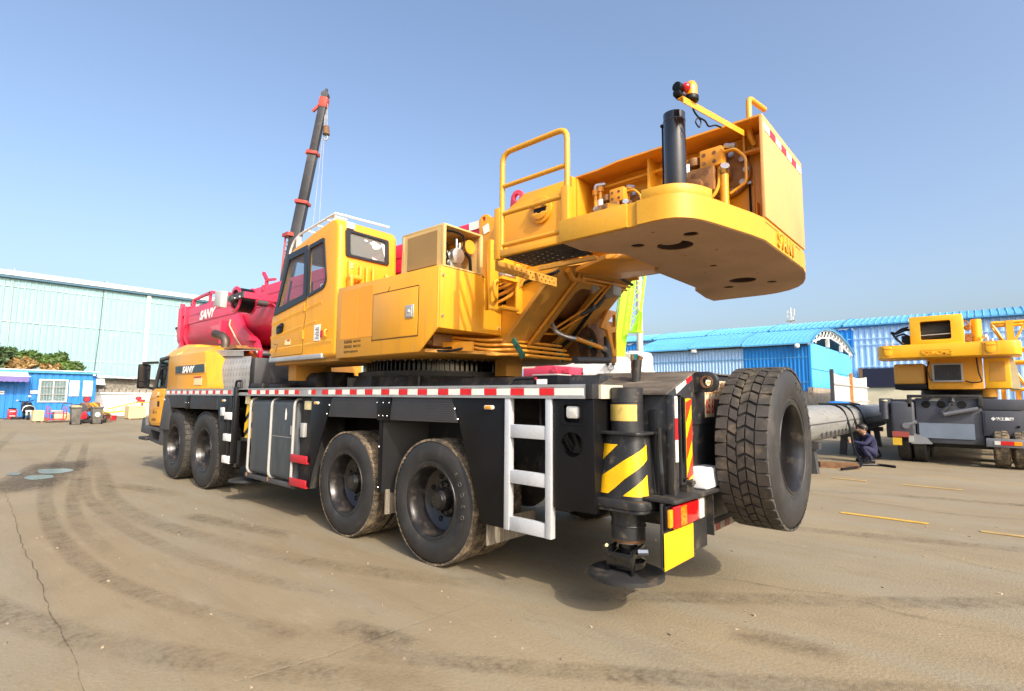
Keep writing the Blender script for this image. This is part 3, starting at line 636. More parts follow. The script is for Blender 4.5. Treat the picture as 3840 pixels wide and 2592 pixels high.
mr_ = part('mirror', MB().box(-12.50, -12.42, 2.92, 3.13, 1.62, 2.10), BLK, cabT, bevel=.03, seg=3)
part('mirror_glass', MB().box(-12.418, -12.414, 2.945, 3.105, 1.76, 2.07).box(-12.418, -12.414, 2.945, 3.105, 1.65, 1.74), mat('mirror', (.10, .11, .14), .06, metal=.9), mr_)
hl = part('headlamp_housing', MB().box(-12.76, -12.60, 3.22, 3.5, 1.05, 1.36), YEL, cabT, bevel=.03)
part('headlamp', MB().box(-12.70, -12.62, 3.205, 3.3, 1.08, 1.33), BLK, hl, bevel=.02)
part('bumper', MB().prism([(-13.0, .74), (-12.93, 1.04), (-12.72, 1.03), (-12.72, .88), (-11.52, .86), (-11.56, .80), (-11.62, .55), (-12.40, .60), (-12.44, .72), (-12.7, .72)], 'y', 3.17, 5.9), DGREY, cabT, bevel=.02, cut=MB().prism([(-12.38, .63), (-11.75, .61), (-11.72, .80), (-12.30, .82)], 'y', 3.0, 3.4))
part('step_plate', MB().box(-12.90, -12.45, 3.12, 3.3, .60, .66), BLKD, cabT, bevel=.01)
panel([(-11.52, 1.495), (-11.36, 1.495), (-11.19, 1.27), (-11.30, .86), (-11.72, .86), (-11.62, 1.2)], m=DGREY, y0=3.155, y1=3.3)
part('wheel_arch', MB().box(-12.0, -8.9, 3.3, 3.75, 1.30, 1.33), BLKD, T)
# rear housing of the cab
hsg = MB().add([(-11.60, 3.20, 1.60), (-9.50, 3.20, 1.60), (-9.02, 3.42, 1.60), (-11.60, 3.20, 2.23), (-9.74, 3.20, 2.235), (-9.36, 3.40, 2.12), (-9.06, 3.42, 1.70), (-9.52, 3.20, 1.70),
                (-11.60, 3.95, 1.60), (-9.02, 3.95, 1.60), (-11.60, 3.95, 2.40), (-9.74, 3.95, 2.30), (-9.40, 3.95, 2.15), (-9.06, 3.95, 1.70), (-11.5, 3.42, 2.42), (-9.85, 3.42, 2.33)],
               [(0, 1, 7, 4, 3), (1, 2, 6, 7), (7, 6, 5, 4), (3, 4, 15, 14), (4, 5, 12, 11, 15), (14, 15, 11, 10), (2, 9, 13, 6), (6, 13, 12, 5), (0, 3, 14, 10, 8), (8, 10, 11, 12, 13, 9), (0, 8, 9, 2, 1)])
ch = part('cab_rear_housing', hsg, YEL, T, bevel=.035, seg=3)
em = part('emblem_panel', MB().prism([(-11.12, 1.89), (-9.66, 1.88), (-9.70, 2.02), (-11.15, 2.02)], 'y', 3.188, 3.198), mat('dark_teal', (.012, .03, .045), .3, var=.15), ch)
part('emblem_frame', MB().prism([(-11.17, 1.865), (-9.62, 1.855), (-9.66, 2.045), (-11.20, 2.045)], 'y', 3.1935, 3.205), YEL2, ch, bevel=.004)
text('lettering', 'SANY', WINK, em, (-10.74, 3.184, 1.895), (1, 0, -.004), (0, 0, 1), .155, bold=.006, shear=.15, xs=1.45)
part('notice', MB().box(-10.14, -9.78, 3.192, 3.197, 1.67, 1.80), CREAM, ch)
part('notice_heading', MB().box(-10.14, -9.78, 3.189, 3.1925, 1.79, 1.815), REDP, ch)
# heat shield (perforated sheet)
m = mat('perforated_sheet', (.46, .44, .41), .5, metal=.4, var=.16, scale=4, dust=((.30, .28, .25), .2, 8))
nt = m.node_tree; N = nt.nodes; L = nt.links; b = N['Principled BSDF']
tcn = N.new('ShaderNodeTexCoord'); sx = N.new('ShaderNodeSeparateXYZ'); L.new(tcn.outputs['Object'], sx.inputs[0])
def mth(op, a, bv=None):
    q = N.new('ShaderNodeMath'); q.operation = op
    for i, v in enumerate((a, bv)):
        if v is None: continue
        if isinstance(v, (int, float)): q.inputs[i].default_value = v
        else: L.new(v, q.inputs[i])
    return q.outputs[0]
def dots(sock, per, frac, sub):
    u = mth('FRACT', mth('MULTIPLY', sock, 1/per))
    grp = mth('LESS_THAN', u, frac)
    f = mth('SUBTRACT', mth('FRACT', mth('MULTIPLY', u, sub/frac)), .5)
    return grp, f
gx, fx = dots(sx.outputs['X'], .115, .34, 2); gz, fz = dots(sx.outputs['Z'], .10, .5, 4)
d2 = mth('ADD', mth('MULTIPLY', fx, fx), mth('MULTIPLY', fz, fz))
hole = mth('MULTIPLY', mth('LESS_THAN', d2, .10), mth('MULTIPLY', gx, gz))
mx = N.new('ShaderNodeMix'); mx.data_type = 'RGBA'; L.new(hole, mx.inputs[0])
old = b.inputs['Base Color'].links[0].from_socket; L.new(old, mx.inputs[6]); mx.inputs[7].default_value = (.01, .01, .01, 1); L.new(mx.outputs[2], b.inputs['Base Color'])
sh = MB().add([(-9.9, 3.40, 2.15), (-8.34, 3.40, 2.10), (-8.24, 3.345, 1.92), (-9.7, 3.345, 1.92), (-8.22, 3.335, 1.74), (-9.5, 3.335, 1.74), (-8.25, 3.34, 1.585), (-9.4, 3.34, 1.585)], [(0, 1, 2, 3), (3, 2, 4, 5), (5, 4, 6, 7)])
hsd = part('heat_shield', sh, m, T, ang=10)
part('shield_cap', MB().add([(-10.35, 3.36, 2.30), (-8.56, 3.36, 2.19), (-8.56, 3.37, 2.11), (-9.85, 3.37, 2.16), (-10.5, 3.7, 2.34), (-8.6, 3.7, 2.23)], [(0, 1, 2, 3), (0, 4, 5, 1)]).add([(-11.1, 3.40, 2.26), (-10.35, 3.36, 2.32), (-10.35, 3.36, 2.24)], [(0, 1, 2)]), SHIELD, T, ang=10)
part('shield_back', MB().box(-9.3, -8.26, 3.42, 3.95, 1.585, 2.08), DGREY, T, bevel=.02)
part('exhaust_elbow', MB().tube([(-9.95, 3.60, 2.2), (-9.95, 3.60, 2.52), (-10.28, 3.53, 2.60)], .075, 14, fil=.14), mat('exhaust_steel', (.10, .08, .065), .5, metal=.6, var=.3, scale=8), T)
part('junk_tray', MB().box(-10.0, -9.2, 3.5, 3.9, 2.28, 2.31).box(-9.8, -9.5, 3.6, 3.8, 2.31, 2.36), CAST, T)
part('far_hood', MB().box(-12.4, -9.2, 5.15, 5.9, 1.58, 2.2), YEL2, T, bevel=.06)

# ================================================================ superstructure
# --- operator's cab: hollow shell with real window openings
side = [(-5.40, 1.945), (-7.02, 1.945), (-7.06, 2.05), (-7.07, 2.50), (-6.66, 3.33), (-6.50, 3.40), (-6.05, 3.50), (-5.62, 3.57), (-5.50, 3.56), (-5.43, 3.48)]
oc = MB().prism(side, 'y', 3.10, 3.92)
inner = MB().prism([(-5.46, 2.02), (-6.98, 2.02), (-7.01, 2.50), (-6.62, 3.28), (-6.05, 3.43), (-5.60, 3.48), (-5.49, 3.46)], 'y', 3.135, 3.885)
wdoor = [(-6.94, 2.58), (-6.62, 3.28), (-6.14, 3.325), (-6.12, 2.70)]
wq = rpoly([(-6.09, 3.33), (-5.74, 3.365), (-5.645, 2.85), (-5.70, 2.76), (-6.08, 2.695)], .04)
inner.prism(rpoly(wdoor, .03), 'y', 3.0, 4.1).prism(wq, 'y', 3.0, 4.1)
inner.prism([(3.21, 3.12), (3.76, 3.12), (3.75, 3.41), (3.19, 3.42)], 'x', -5.6, -5.2)
inner.add([(-7.3, 3.18, 2.56), (-7.3, 3.84, 2.56), (-6.7, 3.84, 3.26), (-6.7, 3.18, 3.26), (-6.9, 3.18, 2.50), (-6.9, 3.84, 2.50), (-6.5, 3.84, 3.26), (-6.5, 3.18, 3.26)], [(0, 1, 2, 3), (7, 6, 5, 4), (0, 4, 5, 1), (1, 5, 6, 2), (2, 6, 7, 3), (3, 7, 4, 0)])
ocab = part('operator_cab', oc, YEL, T, bevel=.05, seg=3, cut=inner)
def ringframe(poly, inset, y0, y1, inn_=None, axis='y'):
    inn_ = inset*2.6 if inn_ is None else inn_
    cx = sum(p[0] for p in poly)/len(poly); cz = sum(p[1] for p in poly)/len(poly)
    outer = [(cx+(p[0]-cx)*(1+inset), cz+(p[1]-cz)*(1+inset)) for p in poly]; inn = [(cx+(p[0]-cx)*(1-inn_), cz+(p[1]-cz)*(1-inn_)) for p in poly]
    n = len(poly); mb = MB()
    def Q(p, a): return (p[0], a, p[1]) if axis == 'y' else (a, p[0], p[1])
    vs = [Q(p, a) for a in (y0, y1) for pl in (outer, inn) for p in pl]
    fs = []
    for i in range(n):
        j = (i+1) % n
        fs += [(i, j, n+j, n+i), (2*n+i, 3*n+i, 3*n+j, 2*n+j), (i, 2*n+i, 2*n+j, j), (n+i, n+j, 3*n+j, 3*n+i)]
    return mb.add(vs, fs)
SEAL = mat('window_seal', (.015, .017, .022), .35, var=.15)
w1 = part('door_window', MB().prism(rpoly(wdoor, .03), 'y', 3.108, 3.113), GLASS, ocab)
part('window_frame', ringframe(rpoly([(-6.96, 2.56), (-6.63, 3.31), (-6.135, 3.345), (-6.115, 2.685)], .02), .03, 3.088, 3.106, .20), SEAL, w1)
w2 = part('quarter_window', MB().prism(wq, 'y', 3.108, 3.113), GLASS, ocab)
part('window_frame', ringframe(wq, .025, 3.088, 3.106, .11), SEAL, w2)
rw = [(3.20, 3.115), (3.77, 3.115), (3.755, 3.415), (3.185, 3.425)]
w3 = part('rear_window', MB().prism(rw, 'x', -5.424, -5.418), GLASSR, ocab)
part('window_frame', ringframe(rpoly(rw, .03), .03, -5.424, -5.398, .16, 'x'), SEAL, w3)
fr_ = part('window_film', MB().prism([(3.50, 3.33), (3.56, 3.37), (3.62, 3.35), (3.67, 3.33), (3.64, 3.29), (3.58, 3.27), (3.545, 3.28), (3.54, 3.31)], 'x', -5.416, -5.414).prism([(3.66, 3.36), (3.72, 3.36), (3.72, 3.2), (3.70, 3.27)], 'x', -5.416, -5.414).prism([(3.55, 3.17), (3.64, 3.14), (3.55, 3.145)], 'x', -5.416, -5.414).prism([(3.43, 3.36), (3.48, 3.36), (3.47, 3.34), (3.43, 3.345)], 'x', -5.416, -5.414), WHT, w3)
part('far_glass', MB().prism(rpoly(wdoor, .03), 'y', 3.90, 3.905).prism(wq, 'y', 3.90, 3.905), GLASS, ocab)
part('windscreen', MB().add([(-7.055, 3.18, 2.54), (-7.055, 3.84, 2.54), (-6.68, 3.84, 3.29), (-6.68, 3.18, 3.29)], [(0, 1, 2, 3)]), GLASS, ocab)
part('seat', MB().box(-6.2, -5.75, 3.3, 3.72, 2.02, 2.42).box(-5.85, -5.72, 3.3, 3.72, 2.42, 2.78), DGREY, ocab, bevel=.04)
part('cab_lever', MB().tube([(-6.45, 3.4, 2.4), (-6.42, 3.32, 2.6), (-6.38, 3.30, 2.95)], .014, 8).tube([(-6.72, 3.16, 2.70), (-6.68, 3.14, 2.76), (-6.63, 3.14, 2.93), (-6.66, 3.16, 2.98)], .014, 8, fil=.03), BLK, ocab)
part('console', MB().box(-6.95, -6.7, 3.2, 3.7, 2.02, 2.45), BLK, ocab, bevel=.03)
# door, creases and furniture on the near side
def line(p, q, m=SEAL, w=.006, y=3.0985, name='door_gap', par=ocab):
    return part(name, MB().bar((p[0], y, p[1]), (q[0], y, q[1]), .003, w, (0, 1, 0)) if 0 else MB().obox(((p[0]+q[0])/2, y, (p[1]+q[1])/2), ((q[0]-p[0])/2, 0, (q[1]-p[1])/2), (0, .0015, 0), Vector((-(q[1]-p[1]), 0, q[0]-p[0])).normalized()*w/2), m, par)
GAP = mat('panel_gap', (.06, .03, .01), .8)
line((-6.115, 2.68), (-6.135, 2.545), GAP); line((-6.135, 2.545), (-6.12, 2.46), GAP); line((-6.12, 2.46), (-6.15, 2.34), GAP); line((-6.15, 2.34), (-6.155, 2.01), GAP); line((-6.155, 2.01), (-7.0, 2.0), GAP)
def crease(p, q):
    d = Vector((q[0]-p[0], 0, q[1]-p[1])); nrm = Vector((-d.z, 0, d.x)).normalized()
    a, c_ = Vector((p[0], 3.101, p[1])), Vector((q[0], 3.101, q[1]))
    part('pressed_crease', MB().add([a, c_, c_-nrm*.06, a-nrm*.06, a-nrm*.012+Vector((0, -.007, 0)), c_-nrm*.012+Vector((0, -.007, 0))], [(0, 1, 5, 4), (4, 5, 2, 3), (0, 4, 3), (1, 2, 5)]), YEL, ocab, ang=10)
crease((-7.03, 2.46), (-6.15, 2.57)); crease((-6.11, 2.57), (-5.74, 2.62)); crease((-7.04, 2.28), (-6.17, 2.37)); crease((-6.13, 2.37), (-5.85, 2.40)); crease((-7.04, 2.11), (-6.17, 2.13)); crease((-6.14, 2.13), (-5.48, 2.145))
dh = part('door_handle', MB().prism(rpoly([(-6.86, 2.30), (-6.70, 2.31), (-6.67, 2.42), (-6.72, 2.44), (-6.87, 2.39)], .025), 'y', 3.085, 3.099), BLK, ocab, bevel=.004)
part('handle_bar', MB().box(-6.83, -6.71, 3.072, 3.088, 2.375, 2.40), BLK, dh, bevel=.004)
part('hinge', MB().box(-6.155, -6.13, 3.085, 3.1, 2.53, 2.63), YEL2, ocab); part('hinge', MB().box(-6.17, -6.145, 3.085, 3.1, 2.19, 2.30), YEL2, ocab)
nb = part('notice', MB().box(-5.885, -5.745, 3.093, 3.0985, 2.145, 2.335), WHT, ocab)
for k in range(8): part('notice_line', MB().box(-5.86+.02*(k % 3), -5.765, 3.0915, 3.0935, 2.165+.018*k, 2.173+.018*k), DGREY, nb)
part('notice', MB().box(-5.74, -5.69, 3.093, 3.0985, 2.18, 2.26), REDP, ocab)
part('notice', MB().box(-6.62, -6.48, 3.093, 3.0985, 2.14, 2.205), CREAM, ocab)
part('notice_heading', MB().box(-6.55, -6.48, 3.0915, 3.0935, 2.185, 2.205), REDP, ocab)
part('lock_loop', MB().tube([(-5.585, 3.09, 2.18), (-5.59, 3.07, 2.19), (-5.59, 3.07, 2.25), (-5.585, 3.09, 2.26)], .012, 8).sphere((-5.63, 3.09, 2.215), .018, 8, 6), YEL2, ocab)
part('wire_hook', MB().tube([(-6.9, 3.085, 2.16), (-6.86, 3.07, 2.165), (-6.78, 3.075, 2.155), (-6.80, 3.075, 2.12), (-6.84, 3.08, 2.06)], .004, 5), RUST, ocab)
part('cab_sill', MB().box(-7.04, -5.68, 3.085, 3.16, 1.935, 1.99), ALU, ocab, bevel=.008)
part('cab_sill', MB().box(-7.14, -6.98, 3.14, 3.5, 1.99, 2.03), WHT, ocab, bevel=.008)
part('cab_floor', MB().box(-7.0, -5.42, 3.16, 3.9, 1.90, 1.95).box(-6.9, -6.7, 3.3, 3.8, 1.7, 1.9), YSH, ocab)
# roof rails
rr_ = part('roof_rail', MB().tube([(-7.03, 3.14, 2.03), (-6.99, 3.14, 2.5), (-6.68, 3.14, 3.40), (-6.60, 3.14, 3.50), (-6.45, 3.14, 3.56), (-5.55, 3.12, 3.63)], .014, 8, fil=.05), WHT, ocab)
part('roof_rail', MB().tube([(-5.55, 3.12, 3.63), (-5.53, 3.85, 3.64)], .013, 8), WHT, ocab)
for x in (-6.3, -6.05, -5.8): part('rail_bracket', MB().box(x-.012, x+.012, 3.13, 3.5, 3.575+(x+6.3)*.06, 3.59+(x+6.3)*.06), WHT, ocab)
part('rail_bracket', MB().box(-6.52, -6.46, 3.13, 3.17, 3.40, 3.54).box(-5.66, -5.6, 3.13, 3.3, 3.56, 3.62), WHT, ocab)
# rear face furniture
part('notice', MB().box(-5.408, -5.404, 3.18, 3.28, 3.44, 3.52) if 0 else MB().box(-5.425, -5.402, 3.19, 3.29, 3.445, 3.515), WFILM, ocab)
for i in range(3):
    y = 3.36+.085*i; part('pressed_rib', MB().prism(rrect(y, y+.045, 2.80, 3.03, .02), 'x', -5.41, -5.375), YEL, ocab, bevel=.012)
part('lock_plate', MB().box(-5.405, -5.385, 3.22, 3.30, 2.8, 3.06).box(-5.405, -5.385, 3.72, 3.79, 2.82, 2.99), YEL, ocab, bevel=.004)
part('lock_bolt', MB().sphere((-5.382, 3.255, 3.02), .013, 8, 6).sphere((-5.382, 3.255, 2.985), .013, 8, 6).sphere((-5.382, 3.755, 2.95), .013, 8, 6), WHT, ocab)
part('cab_pivot_arm', MB().box(-5.385, -5.30, 3.20, 3.24, 2.70, 2.89).cyl((-5.34, 3.19, 2.86), (-5.34, 3.36, 2.86), .032, n=12), YEL2, ocab, bevel=.01)
# --- power unit box
pb = part('machine_box', MB().box(-5.36, -3.66, 3.122, 3.95, 2.13, 2.705).box(-5.36, -5.0, 3.122, 3.9, 1.93, 2.13), YEL, T, bevel=.006)
sp_ = part('side_plate', MB().prism([(-5.38, 1.92), (-3.915, 1.92), (-3.66, 2.13), (-3.66, 2.705), (-5.38, 2.71)], 'y', 3.10, 3.12), YEL, pb, bevel=.006)
adr = part('access_door', MB().box(-4.68, -3.945, 3.094, 3.10, 2.08, 2.545), YEL, pb, bevel=.0025)
for p, q in (((-4.69, 2.553), (-3.94, 2.553)), ((-4.69, 2.072), (-3.94, 2.072)), ((-4.687, 2.06), (-4.687, 2.55)), ((-3.938, 2.07), (-3.938, 2.55))):
    line(p, q, GAP, .007, 3.0985, par=pb)
lt = part('latch', MB().box(-4.12, -4.0, 3.085, 3.094, 2.25, 2.375), ALU, adr, bevel=.003)
part('latch_plate', MB().box(-4.10, -4.02, 3.08, 3.086, 2.265, 2.36), GREYP, lt); part('latch_lock', MB().cyl((-4.055, 3.081, 2.315), (-4.055, 3.074, 2.315), .014, n=10), WHT, lt)
for k, s in enumerate(('售后服务热线：4008 87 8318', '咨询投诉电话：4008 87 9318', 'http://www.sanygroup.com')):
    text('lettering', s, INK, pb, (-5.22, 3.0985, 2.075-.052*k), (1, 0, 0), (0, 0, 1), .038 if k < 2 else .042, depth=.002, xs=.68 if k < 2 else .60)
PATCH = mat('faded_paint_patch', (.74, .30, .012), .42, var=.05)
part('paint_patch', MB().box(-5.30, -4.97, 3.0965, 3.0995, 2.12, 2.66).box(-4.955, -4.69, 3.0965, 3.0995, 2.12, 2.66), PATCH, pb)
part('scratch', MB().bar((-4.50, 3.0955, 2.40), (-4.40, 3.0955, 2.60), .002, .004), GAP, pb)
bb = MB()
for y, z in ((3.15, 2.62), (3.15, 2.24), (3.91, 2.2)): bb.cyl((-3.66, y, z), (-3.645, y, z), .013, n=6)
part('box_bolt', bb, STEEL, pb)['kind'] = 'stuff'
# valves under the box
vb = part('valve_bank', MB().box(-4.45, -3.95, 3.3, 3.6, 1.99, 2.12), CAST, T, bevel=.01)
for i in range(5):
    for j in range(2):
        part('valve_cap', MB().cyl((-4.4+.1*i, 3.31, 2.03+.06*j), (-4.4+.1*i, 3.26, 2.03+.06*j), .026, n=10), CAST, vb)
part('valve_hose', MB().tube([(-4.3, 3.28, 1.99), (-4.1, 3.2, 1.95), (-3.95, 3.3, 1.96), (-3.85, 3.45, 1.98)], .012, 6, fil=.05).tube([(-4.2, 3.28, 1.99), (-4.0, 3.24, 1.945), (-3.8, 3.4, 1.94), (-3.72, 3.55, 1.99)], .014, 6, fil=.05), OILY, vb)
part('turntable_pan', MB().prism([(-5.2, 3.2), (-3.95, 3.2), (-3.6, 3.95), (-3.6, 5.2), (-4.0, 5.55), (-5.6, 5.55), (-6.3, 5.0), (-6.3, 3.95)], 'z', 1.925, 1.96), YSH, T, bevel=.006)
part('pan_lip', MB().obox((-4.15, 3.38, 1.99), (.5, .16, 0), (-.006, .018, 0), (0, 0, .045)), YEL2, T)
part('pan_bracket', MB().box(-4.12, -3.95, 4.35, 4.62, 1.74, 1.925), YSH, T)
# --- air-conditioning condenser
ac = part('condenser_unit', MB().box(-4.285, -4.27, 3.15, 3.66, 2.715, 3.10).box(-4.285, -3.655, 3.15, 3.66, 3.095, 3.112).box(-3.69, -3.655, 3.15, 3.18, 2.715, 3.10).box(-4.285, -4.25, 3.15, 3.17, 2.715, 3.1).box(-3.69, -3.655, 3.63, 3.66, 2.715, 3.10).box(-4.285, -3.655, 3.64, 3.66, 2.715, 3.1).box(-4.285, -3.655, 3.15, 3.66, 2.706, 2.72), TAN, T, bevel=.003)
gr = part('grille', MB().box(-4.22, -3.73, 3.155, 3.16, 2.73, 3.075), MESHT, ac)
part('grille_frame', MB().box(-4.25, -3.69, 3.152, 3.17, 3.06, 3.1).box(-4.25, -4.20, 3.152, 3.17, 2.72, 3.06).box(-3.75, -3.69, 3.152, 3.17, 2.72, 3.06), TAN, ac)
gl = MB()
for i in range(34):
    z = 2.735+.0098*i; gl.box(-4.20, -3.75, 3.1505, 3.1545, z, z+.0035)
part('grille_bars', gl, MESH2, ac)['kind'] = 'stuff'; 
gl2 = MB()
for i in range(44):
    x = -4.20+.0104*i; gl2.box(x, x+.0035, 3.151, 3.154, 2.733, 3.065)
part('grille_bars', gl2, MESH2, ac)['kind'] = 'stuff'
part('compressor', MB().cyl((-3.72, 3.34, 2.84), (-3.655, 3.34, 2.84), .075, n=24).cyl((-3.9, 3.27, 2.83), (-3.74, 3.27, 2.83), .06, n=16).box(-3.8, -3.7, 3.28, 3.42, 2.72, 2.8).cyl((-3.68, 3.33, 2.9), (-3.68, 3.33, 3.0), .014, n=8).cyl((-3.68, 3.37, 2.9), (-3.68, 3.37, 2.97), .014, n=8), STEEL, ac, bevel=.004)
part('condenser_hose', MB().tube([(-3.7, 3.2, 3.06), (-3.68, 3.3, 3.07), (-3.67, 3.42, 3.05), (-3.68, 3.43, 2.95), (-3.7, 3.40, 2.88)], .012, 6, fil=.05).tube([(-3.68, 3.52, 2.72), (-3.67, 3.5, 2.85), (-3.7, 3.46, 2.9)], .016, 6, fil=.05), BLK, ac)
part('fan_drum', MB().cyl((-3.95, 3.55, 2.98), (-3.72, 3.55, 2.98), .07, n=20), YEL2, ac)
part('wiring', MB().tube([(-3.68, 3.2, 2.74), (-3.67, 3.21, 2.8), (-3.68, 3.19, 2.88), (-3.67, 3.205, 2.94)], .01, 6).tube([(-3.66, 3.66, 2.7), (-3.6, 3.7, 2.66), (-3.64, 3.75, 2.62), (-3.58, 3.8, 2.60), (-3.5, 3.82, 2.63)], .005, 5, fil=.02), BLK, ac)
# --- turntable side plates, sloped underside
tp = [(-5.3, 1.96), (-3.72, 1.96), (-3.60, 2.08), (-2.88, 2.79), (-2.74, 2.79), (-2.74, 3.56), (-3.37, 3.56), (-3.49, 3.49), (-3.72, 3.40), (-3.84, 3.42), (-3.90, 3.47), (-3.97, 3.47), (-4.02, 3.42), (-4.0, 3.19), (-4.3, 2.85), (-5.3, 2.5)]
for y0 in (3.955, 5.125):
    pl = part('turntable_plate', MB().prism(tp, 'y', y0, y0+.04), YEL, T, bevel=.005, cut=MB().cyl((-3.94, y0-.1, 3.42), (-3.94, y0+.1, 3.42), .028))
    if y0 < 4:
        part('pivot_cap', MB().cyl((-3.14, 3.955, 3.33), (-3.14, 3.925, 3.33), .135, n=36), YEL, pl, bevel=.008)
        part('pin_end', MB().cyl((-3.14, 3.93, 3.33), (-3.14, 3.917, 3.33), .075, n=28), BLK, pl)
        part('pin_keeper', MB().prism([(-3.14+.10*math.cos(math.radians(200+i*14)), 3.33+.10*math.sin(math.radians(200+i*14))) for i in range(11)]+[(-3.14+.035*math.cos(math.radians(340-i*28)), 3.31+.02*math.sin(math.radians(340-i*28))) for i in range(6)], 'y', 3.905, 3.925), YEL, pl, bevel=.004)
        part('pin_keeper', MB().box(-3.235, -3.045, 3.905, 3.925, 3.345, 3.385), YEL, pl, bevel=.004)
        kb = MB()
        for x in (-3.22, -3.195, -3.085, -3.06): kb.cyl((x, 3.908, 3.362), (x, 3.89, 3.362), .012, n=6)
        part('keeper_bolts', kb, STEEL, pl)['kind'] = 'stuff'
        part('stiffener', MB().box(-3.52, -3.50, 3.7, 3.955, 2.80, 3.0).box(-2.80, -2.745, 3.90, 3.955, 2.8, 3.55), YEL, pl)
        part('lifting_notice', MB().obox((-3.90, 3.95, 3.30), (.04, 0, .01), (0, .003, 0), (-.01, 0, .045)), WHT, pl)
        part('hand_loop', MB().tube([(-3.66, 3.95, 3.36), (-3.66, 3.90, 3.36), (-3.66, 3.90, 3.17), (-3.66, 3.95, 3.17)], .012, 8, fil=.03), YEL, pl)
# sloping belly with long opening
s0, s1 = Vector((-3.70, 0, 1.97)), Vector((-2.86, 0, 2.80)); sd = (s1-s0); sn = Vector((sd.z, 0, -sd.x)).normalized()
def SP(s, y, off=0): v = s0+sd*s+sn*off; return (v.x, y, v.z)
def slab_s(s_a, s_b, y0, y1, t0, t1):
    return MB().add([SP(s_a, y0, t0), SP(s_b, y0, t0), SP(s_b, y1, t0), SP(s_a, y1, t0), SP(s_a, y0, t1), SP(s_b, y0, t1), SP(s_b, y1, t1), SP(s_a, y1, t1)], [(0, 3, 2, 1), (4, 5, 6, 7), (0, 1, 5, 4), (1, 2, 6, 5), (2, 3, 7, 6), (3, 0, 4, 7)])
oval = rrect(.12, .80, 4.42, 4.74, .10, 5)
oc_ = MB(); n_ = len(oval); oc_.add([SP(p[0], p[1], -.2) for p in oval]+[SP(p[0], p[1], .2) for p in oval], [tuple(range(n_)), tuple(range(2*n_-1, n_-1, -1))]+[(i, (i+1) % n_, n_+(i+1) % n_, n_+i) for i in range(n_)])
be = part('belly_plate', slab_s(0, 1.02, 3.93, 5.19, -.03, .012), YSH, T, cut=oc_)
part('belly_rib', slab_s(-.05, .95, 4.30, 4.335, .012, .05), YSH, T, bevel=.008)
part('belly_pipe', MB().tube([SP(.05, 4.26, .04), SP(.9, 4.26, .04), SP(.98, 4.2, .03)], .017, 8), YEL2, T)
part('belly_pipe', MB().tube([SP(.30, 4.36, -.05), SP(.36, 4.52, .02), SP(.62, 4.70, .05), SP(.9, 4.74, .05)], .012, 8).tube([SP(.22, 4.36, -.05), SP(.28, 4.56, .02), SP(.58, 4.78, .06), SP(.92, 4.80, .06)], .012, 8), YEL2, T)
part('inner_drum', MB().cyl((-3.55, 4.1, 2.72), (-3.55, 5.05, 2.72), .33, n=32).cyl((-3.5, 4.3, 2.95), (-3.5, 4.42, 2.95), .36, n=32), CAST, T)
part('belly_hose', MB().tube([SP(.12, 4.52, .02), SP(.04, 4.56, .04), SP(.05, 4.72, .06), SP(.30, 4.84, .06), SP(.7, 4.84, .04), SP(.80, 4.82, -.05)], .022, 8, fil=.15), BLK, T)
part('harness', MB().tube([SP(.9, 3.94, .03), SP(.86, 3.9, .03), (-3.2, 3.93, 2.66), (-3.38, 3.93, 2.62)], .016, 8, fil=.08).tube([SP(1.0, 4.3, .05), SP(1.02, 4.6, .05), SP(1.0, 5.0, .05), SP(.98, 5.2, .04)], .016, 8), BLK, T)
part('lamp_box', MB().box(-3.05, -2.88, 4.85, 5.02, 2.60, 2.74), GREYP, T, bevel=.01)
part('lamp_box', MB().cyl((-3.05, 4.62, 2.78), (-2.98, 4.66, 2.62), .05, n=12), GREYP, T)
part('belly_hoses', MB().tube([(-3.0, 4.85, 2.62), (-3.1, 4.8, 2.52), (-3.08, 4.76, 2.46), (-3.2, 4.7, 2.4)], .03, 8).tube([(-3.02, 4.9, 2.6), (-3.08, 4.86, 2.5), (-3.16, 4.8, 2.44)], .025, 8), DGREY, T)
part('cross_pipes', MB().tube([(-2.93, 4.35, 2.70), (-2.85, 5.15, 2.72)], .012, 8).tube([(-2.97, 4.35, 2.67), (-2.89, 5.15, 2.69)], .012, 8).tube([(-2.9, 4.05, 2.72), (-2.95, 4.2, 2.66), (-2.95, 4.4, 2.7)], .03, 8, fil=.05), YEL2, T)
# hydraulic lines round the turntable foot
for k in range(4):
    o_ = .034*k
    o_ = .05*k
    part('hydraulic_line', MB().tube([(-4.3, 3.42+.02*k, 2.13-o_*.5), (-4.0-.01*k, 3.50, 2.10-o_*.6), (-3.74+o_*.5, 3.80, 2.075-o_), (-3.60+o_*.7, 3.98, 2.085-o_), (-3.50+o_*.7, 4.80, 2.075-o_)], .015, 8, fil=.06), YEL2, T)
GREEN = mat('green_tape', (.02, .13, .10), .6, var=.3, scale=20)
for y in (4.02, 4.70):
    part('line_clamp', MB().obox((-3.49, y, 2.0), (.07, .0, -.09), (0, .014, 0), (.014, 0, .022)), GREEN, T)
part('return_pipe', MB().tube([(-3.42, 4.48, 2.30), (-3.36, 4.47, 2.20), (-3.26, 4.55, 2.14), (-3.23, 4.70, 2.13)], .026, 10, fil=.07), STEEL, T)
part('return_pipe', MB().tube([(-3.23, 4.66, 2.135), (-3.18, 5.12, 2.06)], .026, 10), YEL2, T)
part('line_clamp', MB().obox((-3.21, 4.9, 2.10), (.02, 0, 0), (0, .02, 0), (0, 0, .042)), GREEN, T)
part('pipe_fitting', MB().cyl((-3.18, 5.10, 2.065), (-3.175, 5.17, 2.05), .036, n=6), STEEL, T)
